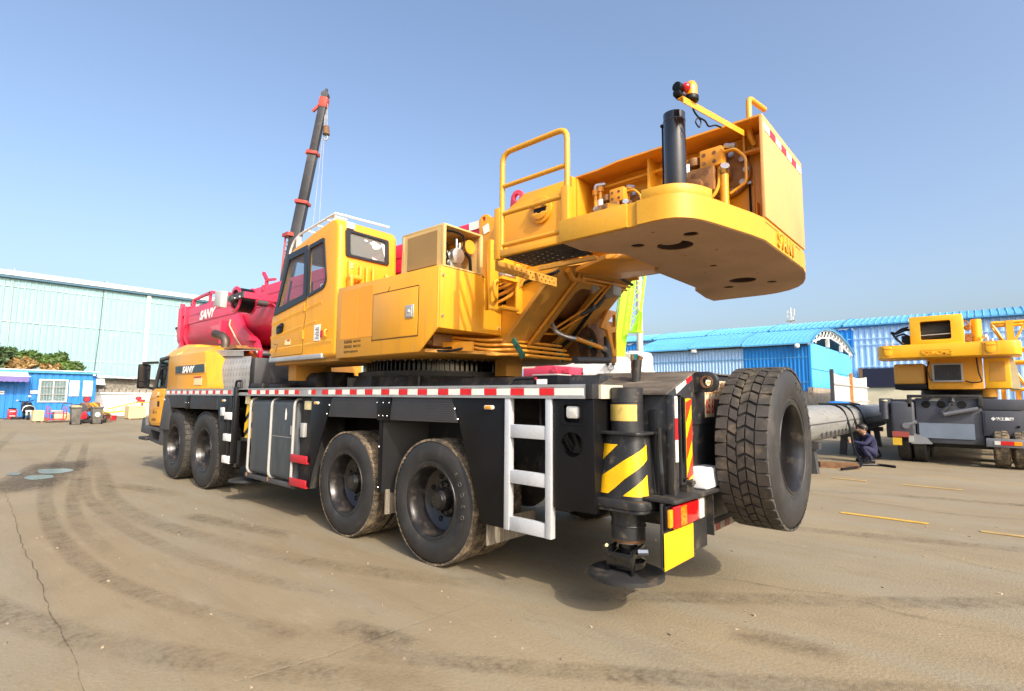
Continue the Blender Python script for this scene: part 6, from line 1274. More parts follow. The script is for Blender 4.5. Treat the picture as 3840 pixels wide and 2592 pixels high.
part('pulley', MB().cyl((-36.5, 6.32, 1.22), (-36.4, 6.32, 1.22), .15, n=20), REDP, sh_); part('pulley_rim', MB().lathe([(.13, 0), (.165, .0), (.165, .1), (.13, .1)], (-36.5, 6.32, 1.22), (1, 0, 0), 24), DGREY, sh_)
part('rusty_gearbox', MB().box(-36.8, -36.3, 6.1, 6.9, .55, 1.05), RUST, sh_, bevel=.04); part('rusty_arch', MB().lathe([(.16, 0), (.24, 0), (.24, .25), (.16, .25)], (-35.5, 7.0, .3), (1, 0, 0), 20, True), RUST, sh_)
part('tyre', MB().lathe([(.12, -.06), (.2, -.07), (.22, 0), (.2, .07), (.12, .06)], (-35.4, 6.95, .2), (0, 1, 0), 18, True), RUB, sh_); part('red_tub', MB().cyl((-37, 7.6, .05), (-37, 7.6, .32), .2, .25, n=16), REDP, sh_)
random.seed(9)
for k in range(10):
    part('scrap_piece', MB().obox((-36.3+random.uniform(-.4, .4), 6.2+random.uniform(-.5, .6), random.uniform(.15, .9)), (random.uniform(.1, .3), random.uniform(-.1, .1), random.uniform(-.1, .1)), (random.uniform(-.1, .1), random.uniform(.05, .2), 0), (0, random.uniform(-.03, .03), .05)), random.choice((RUST, DGREY, GREYP, TAN, BLKD)), sh_)
mo = tag(empty('motor', (-39.6, 9.5, .9)), 'small bright red motor on a yellow stand above the wide crate', 'motor')
part('motor_body', MB().cyl((-39.8, 9.42, 1.27), (-39.4, 9.42, 1.27), .13, n=20).box(-39.8, -39.3, 9.4, 9.72, 1.05, 1.2), REDP, mo, bevel=.02); part('stand', MB().box(-39.8, -39.3, 9.3, 10.2, .98, 1.05).box(-39.7, -39.6, 9.6, 9.7, 0, 1), YEL2, mo)
LIME = mat('lime_paint', (.42, .80, .02), .45, var=.08)
lj = tag(empty('lattice_jib', (-40, 8.6, 0)), 'lime green lattice jib section lying behind the wide crate', 'lattice jib')
for (a, c) in (((-40, 8.0, .62), (-40, 9.5, 1.05)), ((-40, 8.0, .38), (-40, 9.5, .5)), ((-40.5, 8.0, .38), (-40.5, 9.5, .5))):
    part('chord', MB().tube([a, c], .045, 6), LIME, lj)
for k in range(8):
    t = k/8; a = Vector((-40, 8.0, .62)).lerp(Vector((-40, 9.5, 1.05)), t); c = Vector((-40, 8.0, .38)).lerp(Vector((-40, 9.5, .5)), t+(.06 if k % 2 else -.02))
    part('lacing', MB().tube([tuple(a), tuple(c)], .022, 5), LIME, lj)
# ================================================================ right-hand background
# ---------------- long blue warehouse
B1 = mat('sheet_lilac_blue', (.38, .58, .85), .5, var=.05, scale=.5); B2 = mat('sheet_strong_blue', (.018, .24, .66), .45, var=.06, scale=.5)
B3 = mat('roof_sheet_blue', (.10, .36, .62), .45, var=.06, scale=.5); B4 = mat('sheet_gable_blue', (.10, .44, .80), .45, var=.05, scale=.4)
lwh = tag(empty('long_warehouse', (-10, 36, 0)), 'long blue corrugated warehouse with curved roof running behind the yard', 'warehouse')
YB = 36.0
x = -48.0
while x < 5:
    part('wall_sheet', corr_y(YB, x, x+4.2, 1.2 if x < -5.2 else 3.3 if x < -2.6 else 1.2, 5.85, .30, .05), B1, lwh, ang=20); x += 4.2
for x0, x1, z0 in ((-20.9, -19.3, 5.2), (-17.9, -16.3, 5.05), (-14.3, -12.7, 5.05), (-11.3, -9.7, 5.0), (-8.75, -7.75, 5.0), (-6.55, -5.5, 4.6), (-27, -25, 5.0)):
    part('blue_patch', corr_y(YB-.06, x0, x1, z0, 5.72, .26, .05), B2, lwh, ang=20)
    random.seed(int(x0*10)); poly = [(x0-.03, 5.78), (x0-.03, 5.6)]
    for k in range(10): poly.append((x0+(x1-x0)*k/9, 5.62+random.uniform(-.12, .1)))
    poly += [(x1+.03, 5.62), (x1+.03, 5.78)]
    part('torn_film', MB().prism(poly, 'y', YB-.13, YB-.12), WHT, lwh)
part('girt', MB().box(-48, 7, YB-.09, YB-.05, 5.02, 5.07), B1, lwh)
part('girt', MB().box(-5.3, 7, YB-.09, YB-.05, 3.40, 3.45).box(-5.3, 7, YB-.09, YB-.05, 4.66, 4.71), B1, lwh)
# curved roof: arched profile extruded along x, in bays with ridges
def roof_bay(x0, x1):
    prof = [(YB-.25, 5.84), (YB+.3, 6.02), (YB+1.2, 6.26), (YB+2.4, 6.5), (YB+4, 6.7), (YB+6, 6.8), (YB+6, 6.72), (YB+4, 6.62), (YB+1.2, 6.18), (YB-.25, 5.77)]
    return MB().prism(prof, 'x', x0, x1)
x = -50.0
while x < 8:
    rbay = part('roof_bay', roof_bay(x, x+3.95), B3, lwh)
    rbs = MB()
    for k in range(13):
        xx = x+.3*k+.05; rbs.add([(xx, YB-.27, 5.83), (xx+.06, YB-.27, 5.83), (xx+.03, YB-.27, 5.89), (xx, YB+1.2, 6.26), (xx+.06, YB+1.2, 6.26), (xx+.03, YB+1.2, 6.32), (xx, YB+2.4, 6.5), (xx+.06, YB+2.4, 6.5), (xx+.03, YB+2.4, 6.56)], [(0, 1, 2), (0, 2, 5, 3), (1, 4, 5, 2), (3, 5, 8, 6), (4, 7, 8, 5)])
    part('roof_ribs', rbs, B3, rbay); 
    part('roof_truss_edge', MB().tube([(x, YB-.28, 5.86), (x, YB+1.2, 6.31), (x, YB+2.4, 6.55), (x, YB+4, 6.75)], .045, 6), mat('roof_edge', (.06, .20, .36), .5) if 'roof_edge' not in MATS else MATS['roof_edge'], rbay)
    x += 4.0
part('ridge_fascia', MB().box(-50, 8, YB-.22, YB-.12, 5.70, 5.80), mat('fascia_dark', (.02, .10, .25), .6), lwh)
# dark doorway and cream wall
part('doorway', MB().box(-5.15, -3.5, YB-.3, YB+3, 2.25, 3.32), mat('dark_interior', (.008, .010, .03), .9), lwh)
part('door_post', MB().box(-5.3, -5.12, YB-.35, YB-.1, 1.0, 3.34), RUST, lwh)
part('cream_wall', MB().box(-5.2, -2.4, YB-.2, YB-.05, 0, 2.3), mat('cream_wall', (.55, .50, .36), .8, var=.1), lwh)
part('plinth', MB().box(-48, -5.3, YB-.04, YB+.1, 0, 1.3), mat('plinth_grey', (.4, .38, .34), .9), lwh)
# ---------------- blue shed with arched roof
sd_ = tag(empty('blue_shed', (-10, 26, 0)), 'blue corrugated shed with an arched roof in front of the long warehouse', 'shed')
YS = 26.0
part('wall_sheet', corr_y(YS, -13.7, -8.45, 1.9, 4.05, .16, .03), B1, sd_, ang=20)
part('wall_sheet', corr_y(YS-.02, -8.45, -5.66, 1.9, 4.05, .16, .035), B2, sd_, ang=20)
part('wall_sheet', corr_y(YS, -24, -13.75, 1.9, 3.3, .16, .03), B1, sd_, ang=20)
part('girt', MB().box(-13.7, -5.66, YS-.06, YS-.035, 3.38, 3.41), B3, sd_); part('girt', MB().box(-8.4, -5.66, YS-.07, YS-.045, 2.28, 2.31), B3, sd_)
part('plinth', MB().box(-13.7, -5.66, YS+.0, YS+.2, 0, 1.92), mat('shed_plinth', (.42, .38, .31), .9, var=.15), sd_)
ap = [(YS-.3, 4.02), (YS+.6, 4.42), (YS+2.2, 4.85), (YS+4.2, 5.02), (YS+6.2, 4.92), (YS+8.2, 4.62), (YS+9.9, 4.18)]
def archbay(x0, x1, dz=0):
    return MB().prism([(y, z+dz) for y, z in ap]+[(y, z+dz-.06) for y, z in reversed(ap)], 'x', x0, x1)
for x0, x1, dz in ((-13.85, -11.0, 0), (-11.0, -8.4, .03), (-8.4, -5.45, 0)):
    ab = part('roof_bay', archbay(x0, x1-.02, dz), B3, sd_, ang=25)
    rbs = MB()
    for k in range(int((x1-x0)/.2)):
        xx = x0+.2*k; rbs.tube([(xx, y, z+dz+.01) for y, z in ap[:4]], .016, 4)
    part('roof_ribs', rbs, B3, ab)
    part('bay_edge', MB().tube([(x1-.02, y, z+dz+.02) for y, z in ap], .03, 6), MATS['roof_edge'], ab)
part('eave_shadow_board', MB().box(-13.7, -5.7, YS-.12, YS-.04, 3.93, 4.04), mat('eave_shade_brown', (.10, .08, .05), .9, var=.4, scale=6), sd_)  # dark board: the shadow under the eave painted as colour
# gable end
ge = part('gable_wall', corr_x(-5.66, 26.0, 35.9, 2.08, 4.06, .42, .02), B4, sd_, ang=20)
part('gable_girt', MB().box(-5.64, -5.62, 26, 35.9, 2.9, 2.93), B3, sd_)
part('corner_trim', MB().box(-5.68, -5.6, 25.93, 26.08, 1.9, 4.1), B2, sd_)
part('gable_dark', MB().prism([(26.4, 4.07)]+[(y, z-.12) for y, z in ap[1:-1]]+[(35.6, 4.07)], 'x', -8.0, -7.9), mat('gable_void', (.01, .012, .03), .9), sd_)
TRW = mat('truss_white', (.62, .62, .60), .5)
tr1 = part('roof_truss', MB().tube([(-5.6, y, z-.08) for y, z in ap], .05, 6), TRW, sd_); part('truss_chord', MB().tube([(-5.6, 26.3, 4.08)]+[(-5.6, y, z-.42) for y, z in ap[2:-1]]+[(-5.6, 35.8, 4.1)], .05, 6), TRW, tr1)
def apz(y):
    for (a, za), (c, zc) in zip(ap[:-1], ap[1:]):
        if a <= y <= c: return za+(zc-za)*(y-a)/(c-a)
    return 4.1
for k in range(24):
    y = 27.0+.36*k; t = -.1 if k % 2 else -.45; t2 = -.45 if k % 2 else -.1
    part('truss_lacing', MB().tube([(-5.6, y, apz(y)+t), (-5.6, y+.36, apz(y+.36)+t2)], .025, 4), TRW, tr1)
for y in (29.4, 32.6): part('truss_post', MB().box(-5.65, -5.52, y-.12, y+.12, 4.06, apz(y)-.4), TRW, tr1)
part('gable_base', MB().box(-5.75, -5.6, 25.9, 29.6, 0, 2.06), mat('brick_plinth', (.42, .34, .26), .95, var=.3, scale=6, bump=.4, bscale=20, dust=((.30, .14, .08), .35, 3)), sd_)
lp = part('floodlight', MB().sphere((-6.05, YS-.35, 3.88), .11, 12, 8).cyl((-6.05, YS-.35, 3.92), (-6.05, YS-.02, 4.02), .03), WHT, sd_)
part('floodlight', MB().box(-10.88, -10.62, YS-.28, YS-.08, 3.82, 4.0), WHT, sd_, bevel=.02)
# ---------------- white sheet fence
WSH = mat('white_sheet', (.70, .69, .66), .6, var=.06, scale=1, dust=((.45, .38, .28), .1, 2))
fc = tag(empty('sheet_fence', (-4.6, 29, 0)), 'white corrugated sheet fence on rusty posts beside the blue shed', 'fence')
for y0, y1, z0, z1 in ((24.5, 28.4, 2.68, 2.56), (28.7, 33.2, 2.6, 2.72)):
    part('fence_sheet', MB().add([(-4.6, y0, .4), (-4.6, y1, .4), (-4.6, y1, z1), (-4.6, (y0+y1)/2, min(z0, z1)-.02), (-4.6, y0, z0), (-4.63, y0, .4), (-4.63, y1, .4), (-4.63, y1, z1), (-4.63, (y0+y1)/2, min(z0, z1)-.02), (-4.63, y0, z0)], [(0, 1, 2, 3, 4), (9, 8, 7, 6, 5), (0, 5, 6, 1), (1, 6, 7, 2), (2, 7, 8, 3), (3, 8, 9, 4), (4, 9, 5, 0)]), WSH, fc)
    for z in (1.45, 2.15): part('fence_rail', MB().box(-4.58, -4.54, y0, y1+.3, z, z+.06), GREYP, fc)
for y, m_ in ((24.4, DGREY), (28.5, mat('rust_post', (.45, .20, .06), .8))): part('fence_post', MB().box(-4.6, -4.48, y-.09, y+.09, 0, 2.75), m_, fc)
# ---------------- utility pole, telecom mast
up = tag(part('utility_pole', MB().cyl((-11.6, 21.8, 0), (-11.6, 21.8, 9.5), .165, .115, n=20), mat('pole_concrete', (.50, .46, .40), .85, var=.12, scale=2), None), 'plain round concrete utility pole in front of the blue shed', 'pole')
ms = tag(empty('telecom_mast', (-24.1, 99, 0)), 'distant thin white telecom mast above the warehouse roof', 'mast')
part('mast', MB().cyl((-24.1, 99, 0), (-24.1, 99, 17.3), .18, .1, n=8), WAY, ms)
for k, (dx, z) in enumerate(((-.5, 15.6), (.5, 15.9), (-.45, 16.3), (.55, 16.5), (.3, 15.2))): part('antenna', MB().box(-24.1+dx-.12, -24.1+dx+.12, 98.9, 99.1, z, z+.55), WAY, ms)
part('platform', MB().box(-24.8, -23.4, 98.6, 99.4, 15.0, 15.08), GREYP, ms)
# ---------------- white crane with lime boom
wc = tag(empty('white_crane', (-10.5, 18, 0)), 'white mobile crane with a raised lime green boom behind the yellow crane', 'mobile crane')
WCR = mat('crane_white', (.74, .72, .68), .5, var=.06, dust=((.35, .30, .24), .12, 3))
part('chassis', MB().box(-15, -8.8, 17.6, 20, .5, 1.6), DGREY, wc)
part('turret', MB().prism([(-13.6, 1.5), (-9.75, 1.5), (-9.72, 2.5), (-9.95, 2.9), (-10.15, 3.08), (-11.5, 3.15), (-13.6, 3.1)], 'y', 17.6, 19.6), WCR, wc, bevel=.05)
for x in (-10.7, -10.45): part('hook_loop', MB().sphere((x, 17.55, 2.82), .07, 10, 8), BLKD, wc); 
part('loop_rope', MB().tube([(-10.7, 17.54, 2.75), (-10.68, 17.54, 2.6), (-10.55, 17.54, 2.57), (-10.45, 17.54, 2.62), (-10.45, 17.54, 2.8)], .015, 5, fil=.03), DGREY, wc)
oc2 = part('operator_cab', MB().prism([(-10.0, 2.6), (-9.55, 2.5), (-9.55, 3.1), (-9.62, 3.28), (-10.05, 3.32)], 'y', 18.0, 19.0), WCR, wc, bevel=.04)
part('cab_window', MB().prism([(-9.98, 2.72), (-9.62, 2.62), (-9.62, 3.12), (-9.68, 3.18), (-9.98, 3.18)], 'y', 17.98, 17.995), mat('teal_glass', (.03, .16, .16), .1), oc2)
bd = Vector((.36, .2, 3.0)).normalized()
def along(base, d, k): return tuple(Vector(base)+d*k)
for i, (r, l0, l1) in enumerate(((.24, 0, 5), (.20, 2.2, 5.4), (.16, 4, 5.8))):
    part('boom_section', MB().bar(along((-10.55, 18.0, 2.9), bd, l0), along((-10.55, 18.0, 2.9), bd, l1), r*1.3, r*1.9, (1, .9, 0)), LIME, wc, bevel=.03)
part('boom_worn_face', MB().bar(along((-10.62, 17.66, 3.1), bd, 0), along((-10.62, 17.66, 3.1), bd, 5), .16, .02, (1, .9, 0)), mat('lime_worn', (.30, .40, .06), .7, var=.3, scale=5), wc)
jd = Vector((.33, .25, 3.0)).normalized()
jb = [Vector((-9.95, 17.85, 4.1)), Vector((-9.70, 18.08, 4.1)), Vector((-9.78, 18.3, 4.1))]
lj2 = part('jib_chord', MB().tube([tuple(jb[0]), tuple(jb[0]+jd*3.2)], .03, 6), LIME, wc)
for p in jb[1:]: part('jib_chord', MB().tube([tuple(p), tuple(p+jd*3.2)], .03, 6), LIME, wc)
for k in range(9):
    for a, c in ((0, 1), (1, 2), (2, 0)):
        part('jib_lacing', MB().tube([tuple(jb[a]+jd*(.33*k)), tuple(jb[c]+jd*(.33*(k+1)))], .014, 5), LIME, lj2)
part('jib_head', MB().prism([(-9.98, 4.05), (-9.58, 4.05), (-9.52, 4.75), (-9.66, 4.85)], 'y', 18.1, 18.14).box(-10.0, -9.6, 17.85, 18.3, 4.0, 4.08), LIME, wc)
# ---------------- folded pink boom of another crane, low behind
pk = tag(empty('pink_boom_crane', (-10.5, 12.6, 0)), 'low faded red crane boom with a white reflective end plate behind the deck', 'crane boom')
part('boom_box', MB().prism([(-10.9, 2.15), (-9.1, 2.15), (-9.05, 2.42), (-10.35, 2.53), (-10.45, 2.43), (-10.9, 2.43)], 'y', 12.8, 13.5), PINK, pk, bevel=.02)
part('boom_boss', MB().cyl((-9.65, 12.82, 2.36), (-9.65, 12.75, 2.36), .10, n=16), PINK, pk); part('boom_tip', MB().box(-9.3, -9.1, 12.76, 12.82, 2.24, 2.36), PINK, pk)
pe = part('end_plate', MB().obox((-8.86, 13.53, 2.44), (.17, .15, 0), (-.02, .02, 0), (0, 0, .16)), WHT, pk)
for k in range(4):
    part('reflective_tile', MB().obox((-9.01+.0, 13.39, 2.32+.08*k), (.018, .016, 0), (.004, -.004, 0), (0, 0, .04)), RFILM if k % 2 == 0 else WFILM, pk); part('reflective_tile', MB().obox((-8.70, 13.66, 2.32+.08*k), (.018, .016, 0), (.004, -.004, 0), (0, 0, .04)), RFILM if k % 2 else WFILM, pk)
part('support', MB().box(-10.6, -10.4, 12.9, 13.3, 0, 2.2).box(-9.2, -9.0, 12.9, 13.6, 0, 2.2).box(-11, -8.6, 12.8, 14.5, .5, 1.5), DGREY, pk)
cs = tag(part('cream_shed', MB().prism([(-30, 0), (-16, 0), (-16, 4.2), (-23, 5.6), (-30, 4.2)], 'y', 30, 34), mat('cream_sheet', (.62, .58, .44), .7), None), 'low cream gabled building glimpsed under the counterweight', 'building')
# ---------------- raised dark boom far behind the cab
db_ = tag(empty('dark_boom_crane', (-38.5, 17, 0)), 'tall raised black telescopic boom with red collars and hanging hook block', 'crane boom')
DBM = mat('boom_black', (.03, .03, .034), .5, var=.3, scale=.6, dust=((.16, .14, .12), .2, .5))
p_0, p_1 = Vector((-38.45, 16.65, 2.0)), Vector((-36.0, 18.83, 23.2)); dv = (p_1-p_0).normalized(); Lb = (p_1-p_0).length
side_ = Vector((.747, .6645, 0))
for i, (t0, t1, w) in enumerate(((0, .645, .74), (.63, .825, .64), (.82, 1.0, .55))):
    part('boom_section', MB().bar(p_0+dv*Lb*t0, p_0+dv*Lb*t1, w*.8, w, tuple(side_)), DBM, db_, bevel=.05)
for t, w in ((.645, .84), (.825, .72)):
    part('collar', MB().bar(p_0+dv*(Lb*t-.1), p_0+dv*(Lb*t+.14), w, w*1.12, tuple(side_)), mat('collar_red', (.42, .06, .04), .5) if 'collar_red' not in MATS else MATS['collar_red'], db_, bevel=.03)
    part('collar_lug', MB().bar(p_0+dv*(Lb*t)-side_*.55, p_0+dv*(Lb*t+.35)-side_*.35, .14, .14), MATS['collar_red'], db_)
hd_ = p_1
part('boom_head', MB().bar(hd_-dv*.1, hd_+dv*.7, .5, .62, tuple(side_)).bar(hd_-side_*.7-dv*.4, hd_-side_*.3+dv*.1, .2), MATS['collar_red'], db_, bevel=.05)
part('head_sheave', MB().cyl(hd_+dv*.9-Vector((.5, -.5, 0))*.3, hd_+dv*.9+Vector((.5, -.5, 0))*.3, .28, n=16).bar(hd_+dv*.5+side_*.1, hd_+dv*1.4, .18), DGREY, db_)
hk = Vector((-35.75, 19.05, 21.3))
part('hook_block', MB().cyl(hk+Vector((0, 0, -.3)), hk+Vector((0, 0, .35)), .26, .2, n=14), RUST, db_); part('hook', MB().tube([hk+Vector((0, 0, -.3)), hk+Vector((.1, .1, -.55)), hk+Vector((0, 0, -.75)), hk+Vector((-.15, -.12, -.6))], .06, 6, fil=.1), GREYP, db_)
for dx in (-.05, .12): part('rope', MB().tube([hd_+Vector((.2+dx, .2, .2)), hk+Vector((dx, 0, .3))], .022, 4), GREYP, db_)
for dx in (-.55, .0): part('rope', MB().tube([hd_+Vector((.15, .15, -.1)), Vector((-36.0+dx, 18.9+dx*.8, 9.0))], .022, 4), GREYP, db_)
part('carrier', MB().box(-42, -35, 15, 18, .5, 2.2), YEL2, db_)
# red lattice mast beside it
rl_ = tag(empty('red_lattice_mast', (-37.8, 17.2, 0)), 'thin red lattice mast tip beside the roof of the yellow cab', 'lattice mast')
RLM = MATS['collar_red']
lm = [Vector((-38.05, 17.0, 5)), Vector((-37.55, 17.45, 5)), Vector((-37.9, 17.6, 5))]; ld_ = Vector((.35, .3, 8.4))/8.4
for p in lm: part('chord', MB().tube([p, p+ld_*8.3], .07, 5), RLM, rl_)
for k in range(13):
    for a, c in ((0, 1), (1, 2), (2, 0)): part('lacing', MB().tube([lm[a]+ld_*(.63*k), lm[c]+ld_*(.63*(k+1))], .03, 4), DGREY if k % 2 else RLM, rl_)
part('mast_head', MB().box(-37.9, -37.0, 17.1, 17.9, 13.1, 13.35), RLM, rl_)
# ---------------- grey boom section on trestles with cables
GB = mat('grey_boom', (.20, .205, .20), .55, var=.15, scale=1.5, dust=((.13, .09, .065), .30, 4), stretch=(1, .5, 3))
gb_ = tag(empty('grey_boom_section', (-2.9, 17, 0)), 'long grey rounded boom section on trestles behind the spare wheel', 'boom section')
ring = [(-2.9+.40*math.cos(2*PI*k/20)*(1.0), 1.0+.39*math.sin(2*PI*k/20)) for k in range(20)]
part('boom_shell', MB().prism([(p[0], p[1]) for p in ring], 'y', 11.0, 22.7), GB, gb_, ang=25)
part('seam', MB().box(-2.515, -2.495, 11, 22.6, 1.02, 1.04), DGREY, gb_)
for k in range(22): part('scorch_mark', MB().box(-2.545, -2.525, 12.4+.42*k, 12.5+.42*k, .72, .84), DGREY, gb_)
for y in (12.5, 17.5, 21.5): part('trestle', MB().box(-3.2, -2.6, y-.12, y+.12, .5, .64).prism([(-3.15, 0), (-3.0, 0), (-2.95, .5), (-3.1, .5)], 'y', y-.1, y+.1).prism([(-2.8, 0), (-2.65, 0), (-2.7, .5), (-2.85, .5)], 'y', y-.1, y+.1), DGREY, gb_)
part('blue_cloth', MB().sphere((-2.9, 16.2, 1.42), .28, 14, 8, (1, 1, .25)), BLU, gb_)
ca = tag(empty('black_cable', (-2.6, 16, 0)), 'loops of thick black cable draped over the grey boom section', 'cable')
for k, y in enumerate((15.0, 15.9, 17.2)):
    part('cable_loop', MB().tube([(-3.35, y, .9), (-3.2, y, 1.32), (-2.9, y+.1, 1.43), (-2.6, y, 1.32), (-2.45, y-.1, .9), (-2.35, y-.4+.3*k, .4), (-2.1, y-.9+.3*k, .06), (-2.4, y-1.6, .03)], .028, 8, fil=.2), BLK, ca)
part('cable_tail', MB().tube([(-3.4, 14.2, .03), (-2.8, 13.9, .03), (-2.3, 14.6, .03), (-1.9, 15.0, .03), (-1.6, 14.8, .03)], .028, 8, fil=.2).tube([(-3.2, 15.8, 1.40), (-2.9, 16.6, 1.47), (-2.5, 17.0, 1.40), (-2.6, 15.6, 1.42), (-3.1, 15.0, 1.42)], .022, 8, fil=.25), BLK, ca)
tag(part('wood_block', MB().obox((-2.55, 13.9, .06), (.35, .12, 0), (-.05, .12, 0), (0, 0, .06)), RUST, None), 'reddish timber block lying on the ground beside the black cable', 'timber block')
# ---------------- crouching worker
pp = tag(empty('person', (-2.25, 15.55, 0)), 'crouching worker in navy overalls looking at a phone beside the grey boom', 'person')
def skin(name, pts, edges, rad, m, parent, sub=2):
    me = bpy.data.meshes.new(name); me.from_pydata([tuple(p) for p in pts], edges, [])
    o = bpy.data.objects.new(name, me); COL.objects.link(o)
    sk = o.modifiers.new('s', 'SKIN'); sb = o.modifiers.new('u', 'SUBSURF'); sb.levels = sub; sb.render_levels = sub
    for v, r in zip(me.skin_vertices[0].data, rad): v.radius = (r, r) if not isinstance(r, tuple) else r
    me.skin_vertices[0].data[0].use_root = True
    bpy.context.view_layer.update()
    r_ = bpy.data.meshes.new_from_object(o.evaluated_get(bpy.context.evaluated_depsgraph_get())); r_.name = name
    bpy.data.objects.remove(o); shade(r_, 80); r_.materials.clear(); return link(name, r_, m, parent)
fwd_ = Vector((-.80, -.60, 0)).normalized(); lft = Vector((-fwd_.y, fwd_.x, 0)); O_ = Vector((-2.12, 15.72, 0))
def B(f_, l, z): return O_+fwd_*f_+lft*l+Vector((0, 0, z))
NAVYC = mat('navy_overalls', (.016, .018, .06), .85, var=.2, scale=8, bump=.3); SKINM = mat('skin', (.45, .26, .17), .6, var=.05); HAIR = mat('black_hair', (.012, .010, .010), .5)
body = [B(0, 0, .26), B(.05, 0, .42), B(.13, 0, .60), B(.16, 0, .66), B(.19, 0, .72),
        B(.02, .11, .24), B(.36, .15, .40), B(.12, .14, .08), B(.02, -.11, .24), B(.36, -.15, .38), B(.12, -.14, .08),
        B(.13, .19, .62), B(.30, .22, .46), B(.50, .10, .50), B(.13, -.19, .62), B(.30, -.20, .46), B(.50, -.05, .50), B(.24, .14, .05), B(.24, -.14, .05)]
ed = [(0, 1), (1, 2), (2, 3), (3, 4), (0, 5), (5, 6), (6, 7), (0, 8), (8, 9), (9, 10), (2, 11), (11, 12), (12, 13), (2, 14), (14, 15), (15, 16), (7, 17), (10, 18)]
rd = [.14, .135, .14, .07, .05, .105, .085, .055, .105, .085, .055, .065, .052, .038, .065, .052, .038, .045, .045]
skin('overalls', body, ed, rd, NAVYC, pp)
hdp = B(.24, 0, .80)
part('head', MB().sphere(hdp, .10, 16, 12, (1, .86, 1.18)).sphere(hdp+fwd_*.095+Vector((0, 0, -.015)), .022, 8, 6).sphere(hdp+lft*.085, .025, 8, 6, (1, .5, 1.2)).sphere(hdp-lft*.085, .025, 8, 6, (1, .5, 1.2)).cyl(B(.17, 0, .66), hdp+Vector((0, 0, -.05)), .05, n=10), SKINM, pp, ang=80)
hr_ = MB().sphere(hdp+Vector((0, 0, .035))-fwd_*.02, .112, 16, 10, (1, .92, 1.0)).sphere(hdp+Vector((0, 0, .09))+fwd_*.02, .085, 12, 8, (1.1, .95, .6))
part('hair', hr_, HAIR, pp, ang=80)
for s in (1, -1):
    base = B(.52, .06 if s > 0 else -.02, .505); hnd = MB().sphere(base, .035, 10, 8, (1, .7, .9))
    for k in range(4): hnd.tube([base+fwd_*.01+Vector((0, 0, .012-.014*k)), base+fwd_*.06+Vector((0, 0, .018-.014*k)), base+fwd_*.075-lft*s*.03+Vector((0, 0, .02-.014*k))], .009, 6)
    hnd.tube([base+Vector((0, 0, .02)), base+fwd_*.035+Vector((0, 0, .05))-lft*s*.015], .010, 6)
    part('hand', hnd, SKINM, pp, ang=80)
    part('shoe', MB().box(0, .27, -.05, .05, 0, .09) if 0 else MB().obox(B(.20, s*.14, .045), fwd_*.14, lft*.048, (0, 0, .045)), BLK, pp, bevel=.03, seg=3)
tag(part('phone', MB().obox(B(.60, .02, .535), fwd_*.008+Vector((0, 0, .004)), lft*.035, Vector((0, 0, .065))+fwd_*.02), BLK, None, bevel=.006), 'small dark phone held by the crouching worker', 'phone')
# ---------------- second yellow crane, rear view
X = tag(empty('yellow_crane', (-.7, 20, 0)), 'yellow and dark grey truck crane parked with its rear to the camera at right', 'truck crane')
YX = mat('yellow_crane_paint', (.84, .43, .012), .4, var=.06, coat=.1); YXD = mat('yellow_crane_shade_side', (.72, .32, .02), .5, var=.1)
NG = mat('crane_slate', (.055, .06, .075), .5, var=.12, scale=2, dust=((.12, .11, .10), .15, 3))
part('chassis_body', MB().box(-1.98, .60, 17.0, 27, .55, 1.55), NG, X, bevel=.03)
part('rear_wall', MB().box(-1.30, -.06, 16.45, 17.0, .5, 1.58), NG, X, bevel=.02)
part('outrigger_box', MB().box(-1.80, -1.32, 16.35, 17.0, .62, 1.50), NG, X, bevel=.06, seg=3); part('outrigger_box', MB().box(-2.05, -1.82, 16.5, 17.2, 1.20, 1.57), NG, X, bevel=.02)
part('jack_tube', MB().cyl((-1.92, 16.45, 1.05), (-1.92, 16.45, 1.5), .09, n=14), NG, X); part('jack_cap', MB().cyl((-1.92, 16.45, 1.48), (-1.92, 16.45, 1.53), .06, n=10), CREAM, X)
cb2 = part('cabinet', MB().box(-.07, .66, 16.40, 17.0, .72, 1.30), NG, X, bevel=.015)
part('cabinet_top', MB().box(-.1, .68, 16.45, 17.0, 1.31, 1.56), NG, X, bevel=.02)
part('cabinet_door', MB().box(-.03, .58, 16.385, 16.40, .75, 1.27), NG, cb2, bevel=.004); part('lock', MB().cyl((.52, 16.385, .95), (.52, 16.37, .95), .028, n=12), BLK, cb2)
text('lettering', '◈徐工集团', WINK, cb2, (.07, 16.38, 1.09), (1, 0, 0), (0, 0, 1), .075, bold=.003)
lbx = part('light_bar', MB().box(-.04, .70, 16.2, 16.4, .49, .68), mat('light_bar_grey', (.16, .17, .19), .5), X, bevel=.012)
for x0, x1, m_ in ((.10, .20, CLEARL), (.205, .42, REDL), (.425, .55, AMB)): part('lamp_lens', MB().box(x0, x1, 16.185, 16.2, .545, .63), m_, lbx)
part('tail_frame', MB().box(-1.45, -.05, 16.35, 16.42, 1.59, 1.66).box(-1.45, -1.36, 16.35, 16.45, 1.35, 1.6).box(-.13, -.04, 16.35, 16.45, 1.38, 1.6), BLKD, X, bevel=.01)
for x in (-1.09, -.80, -.42): part('round_hole', MB().cyl((x, 16.46, 1.43), (x, 16.44, 1.43), .085, n=24), OILY, X)
part('reflector_plate', MB().prism([(-1.03, 1.51), (-.87, 1.51), (-.78, 1.585), (-.95, 1.585)], 'y', 16.43, 16.445), GREYP, X)
part('tow_hitch', MB().lathe([(.03, 0), (.06, .0), (.06, .05), (.03, .05)], (-.60, 16.36, 1.42), (0, 1, 0), 18, True).bar((-.66, 16.38, 1.38), (-.80, 16.38, 1.24), .05).bar((-.6, 16.38, 1.5), (-.58, 16.4, 1.58), .08), DGREY, X)
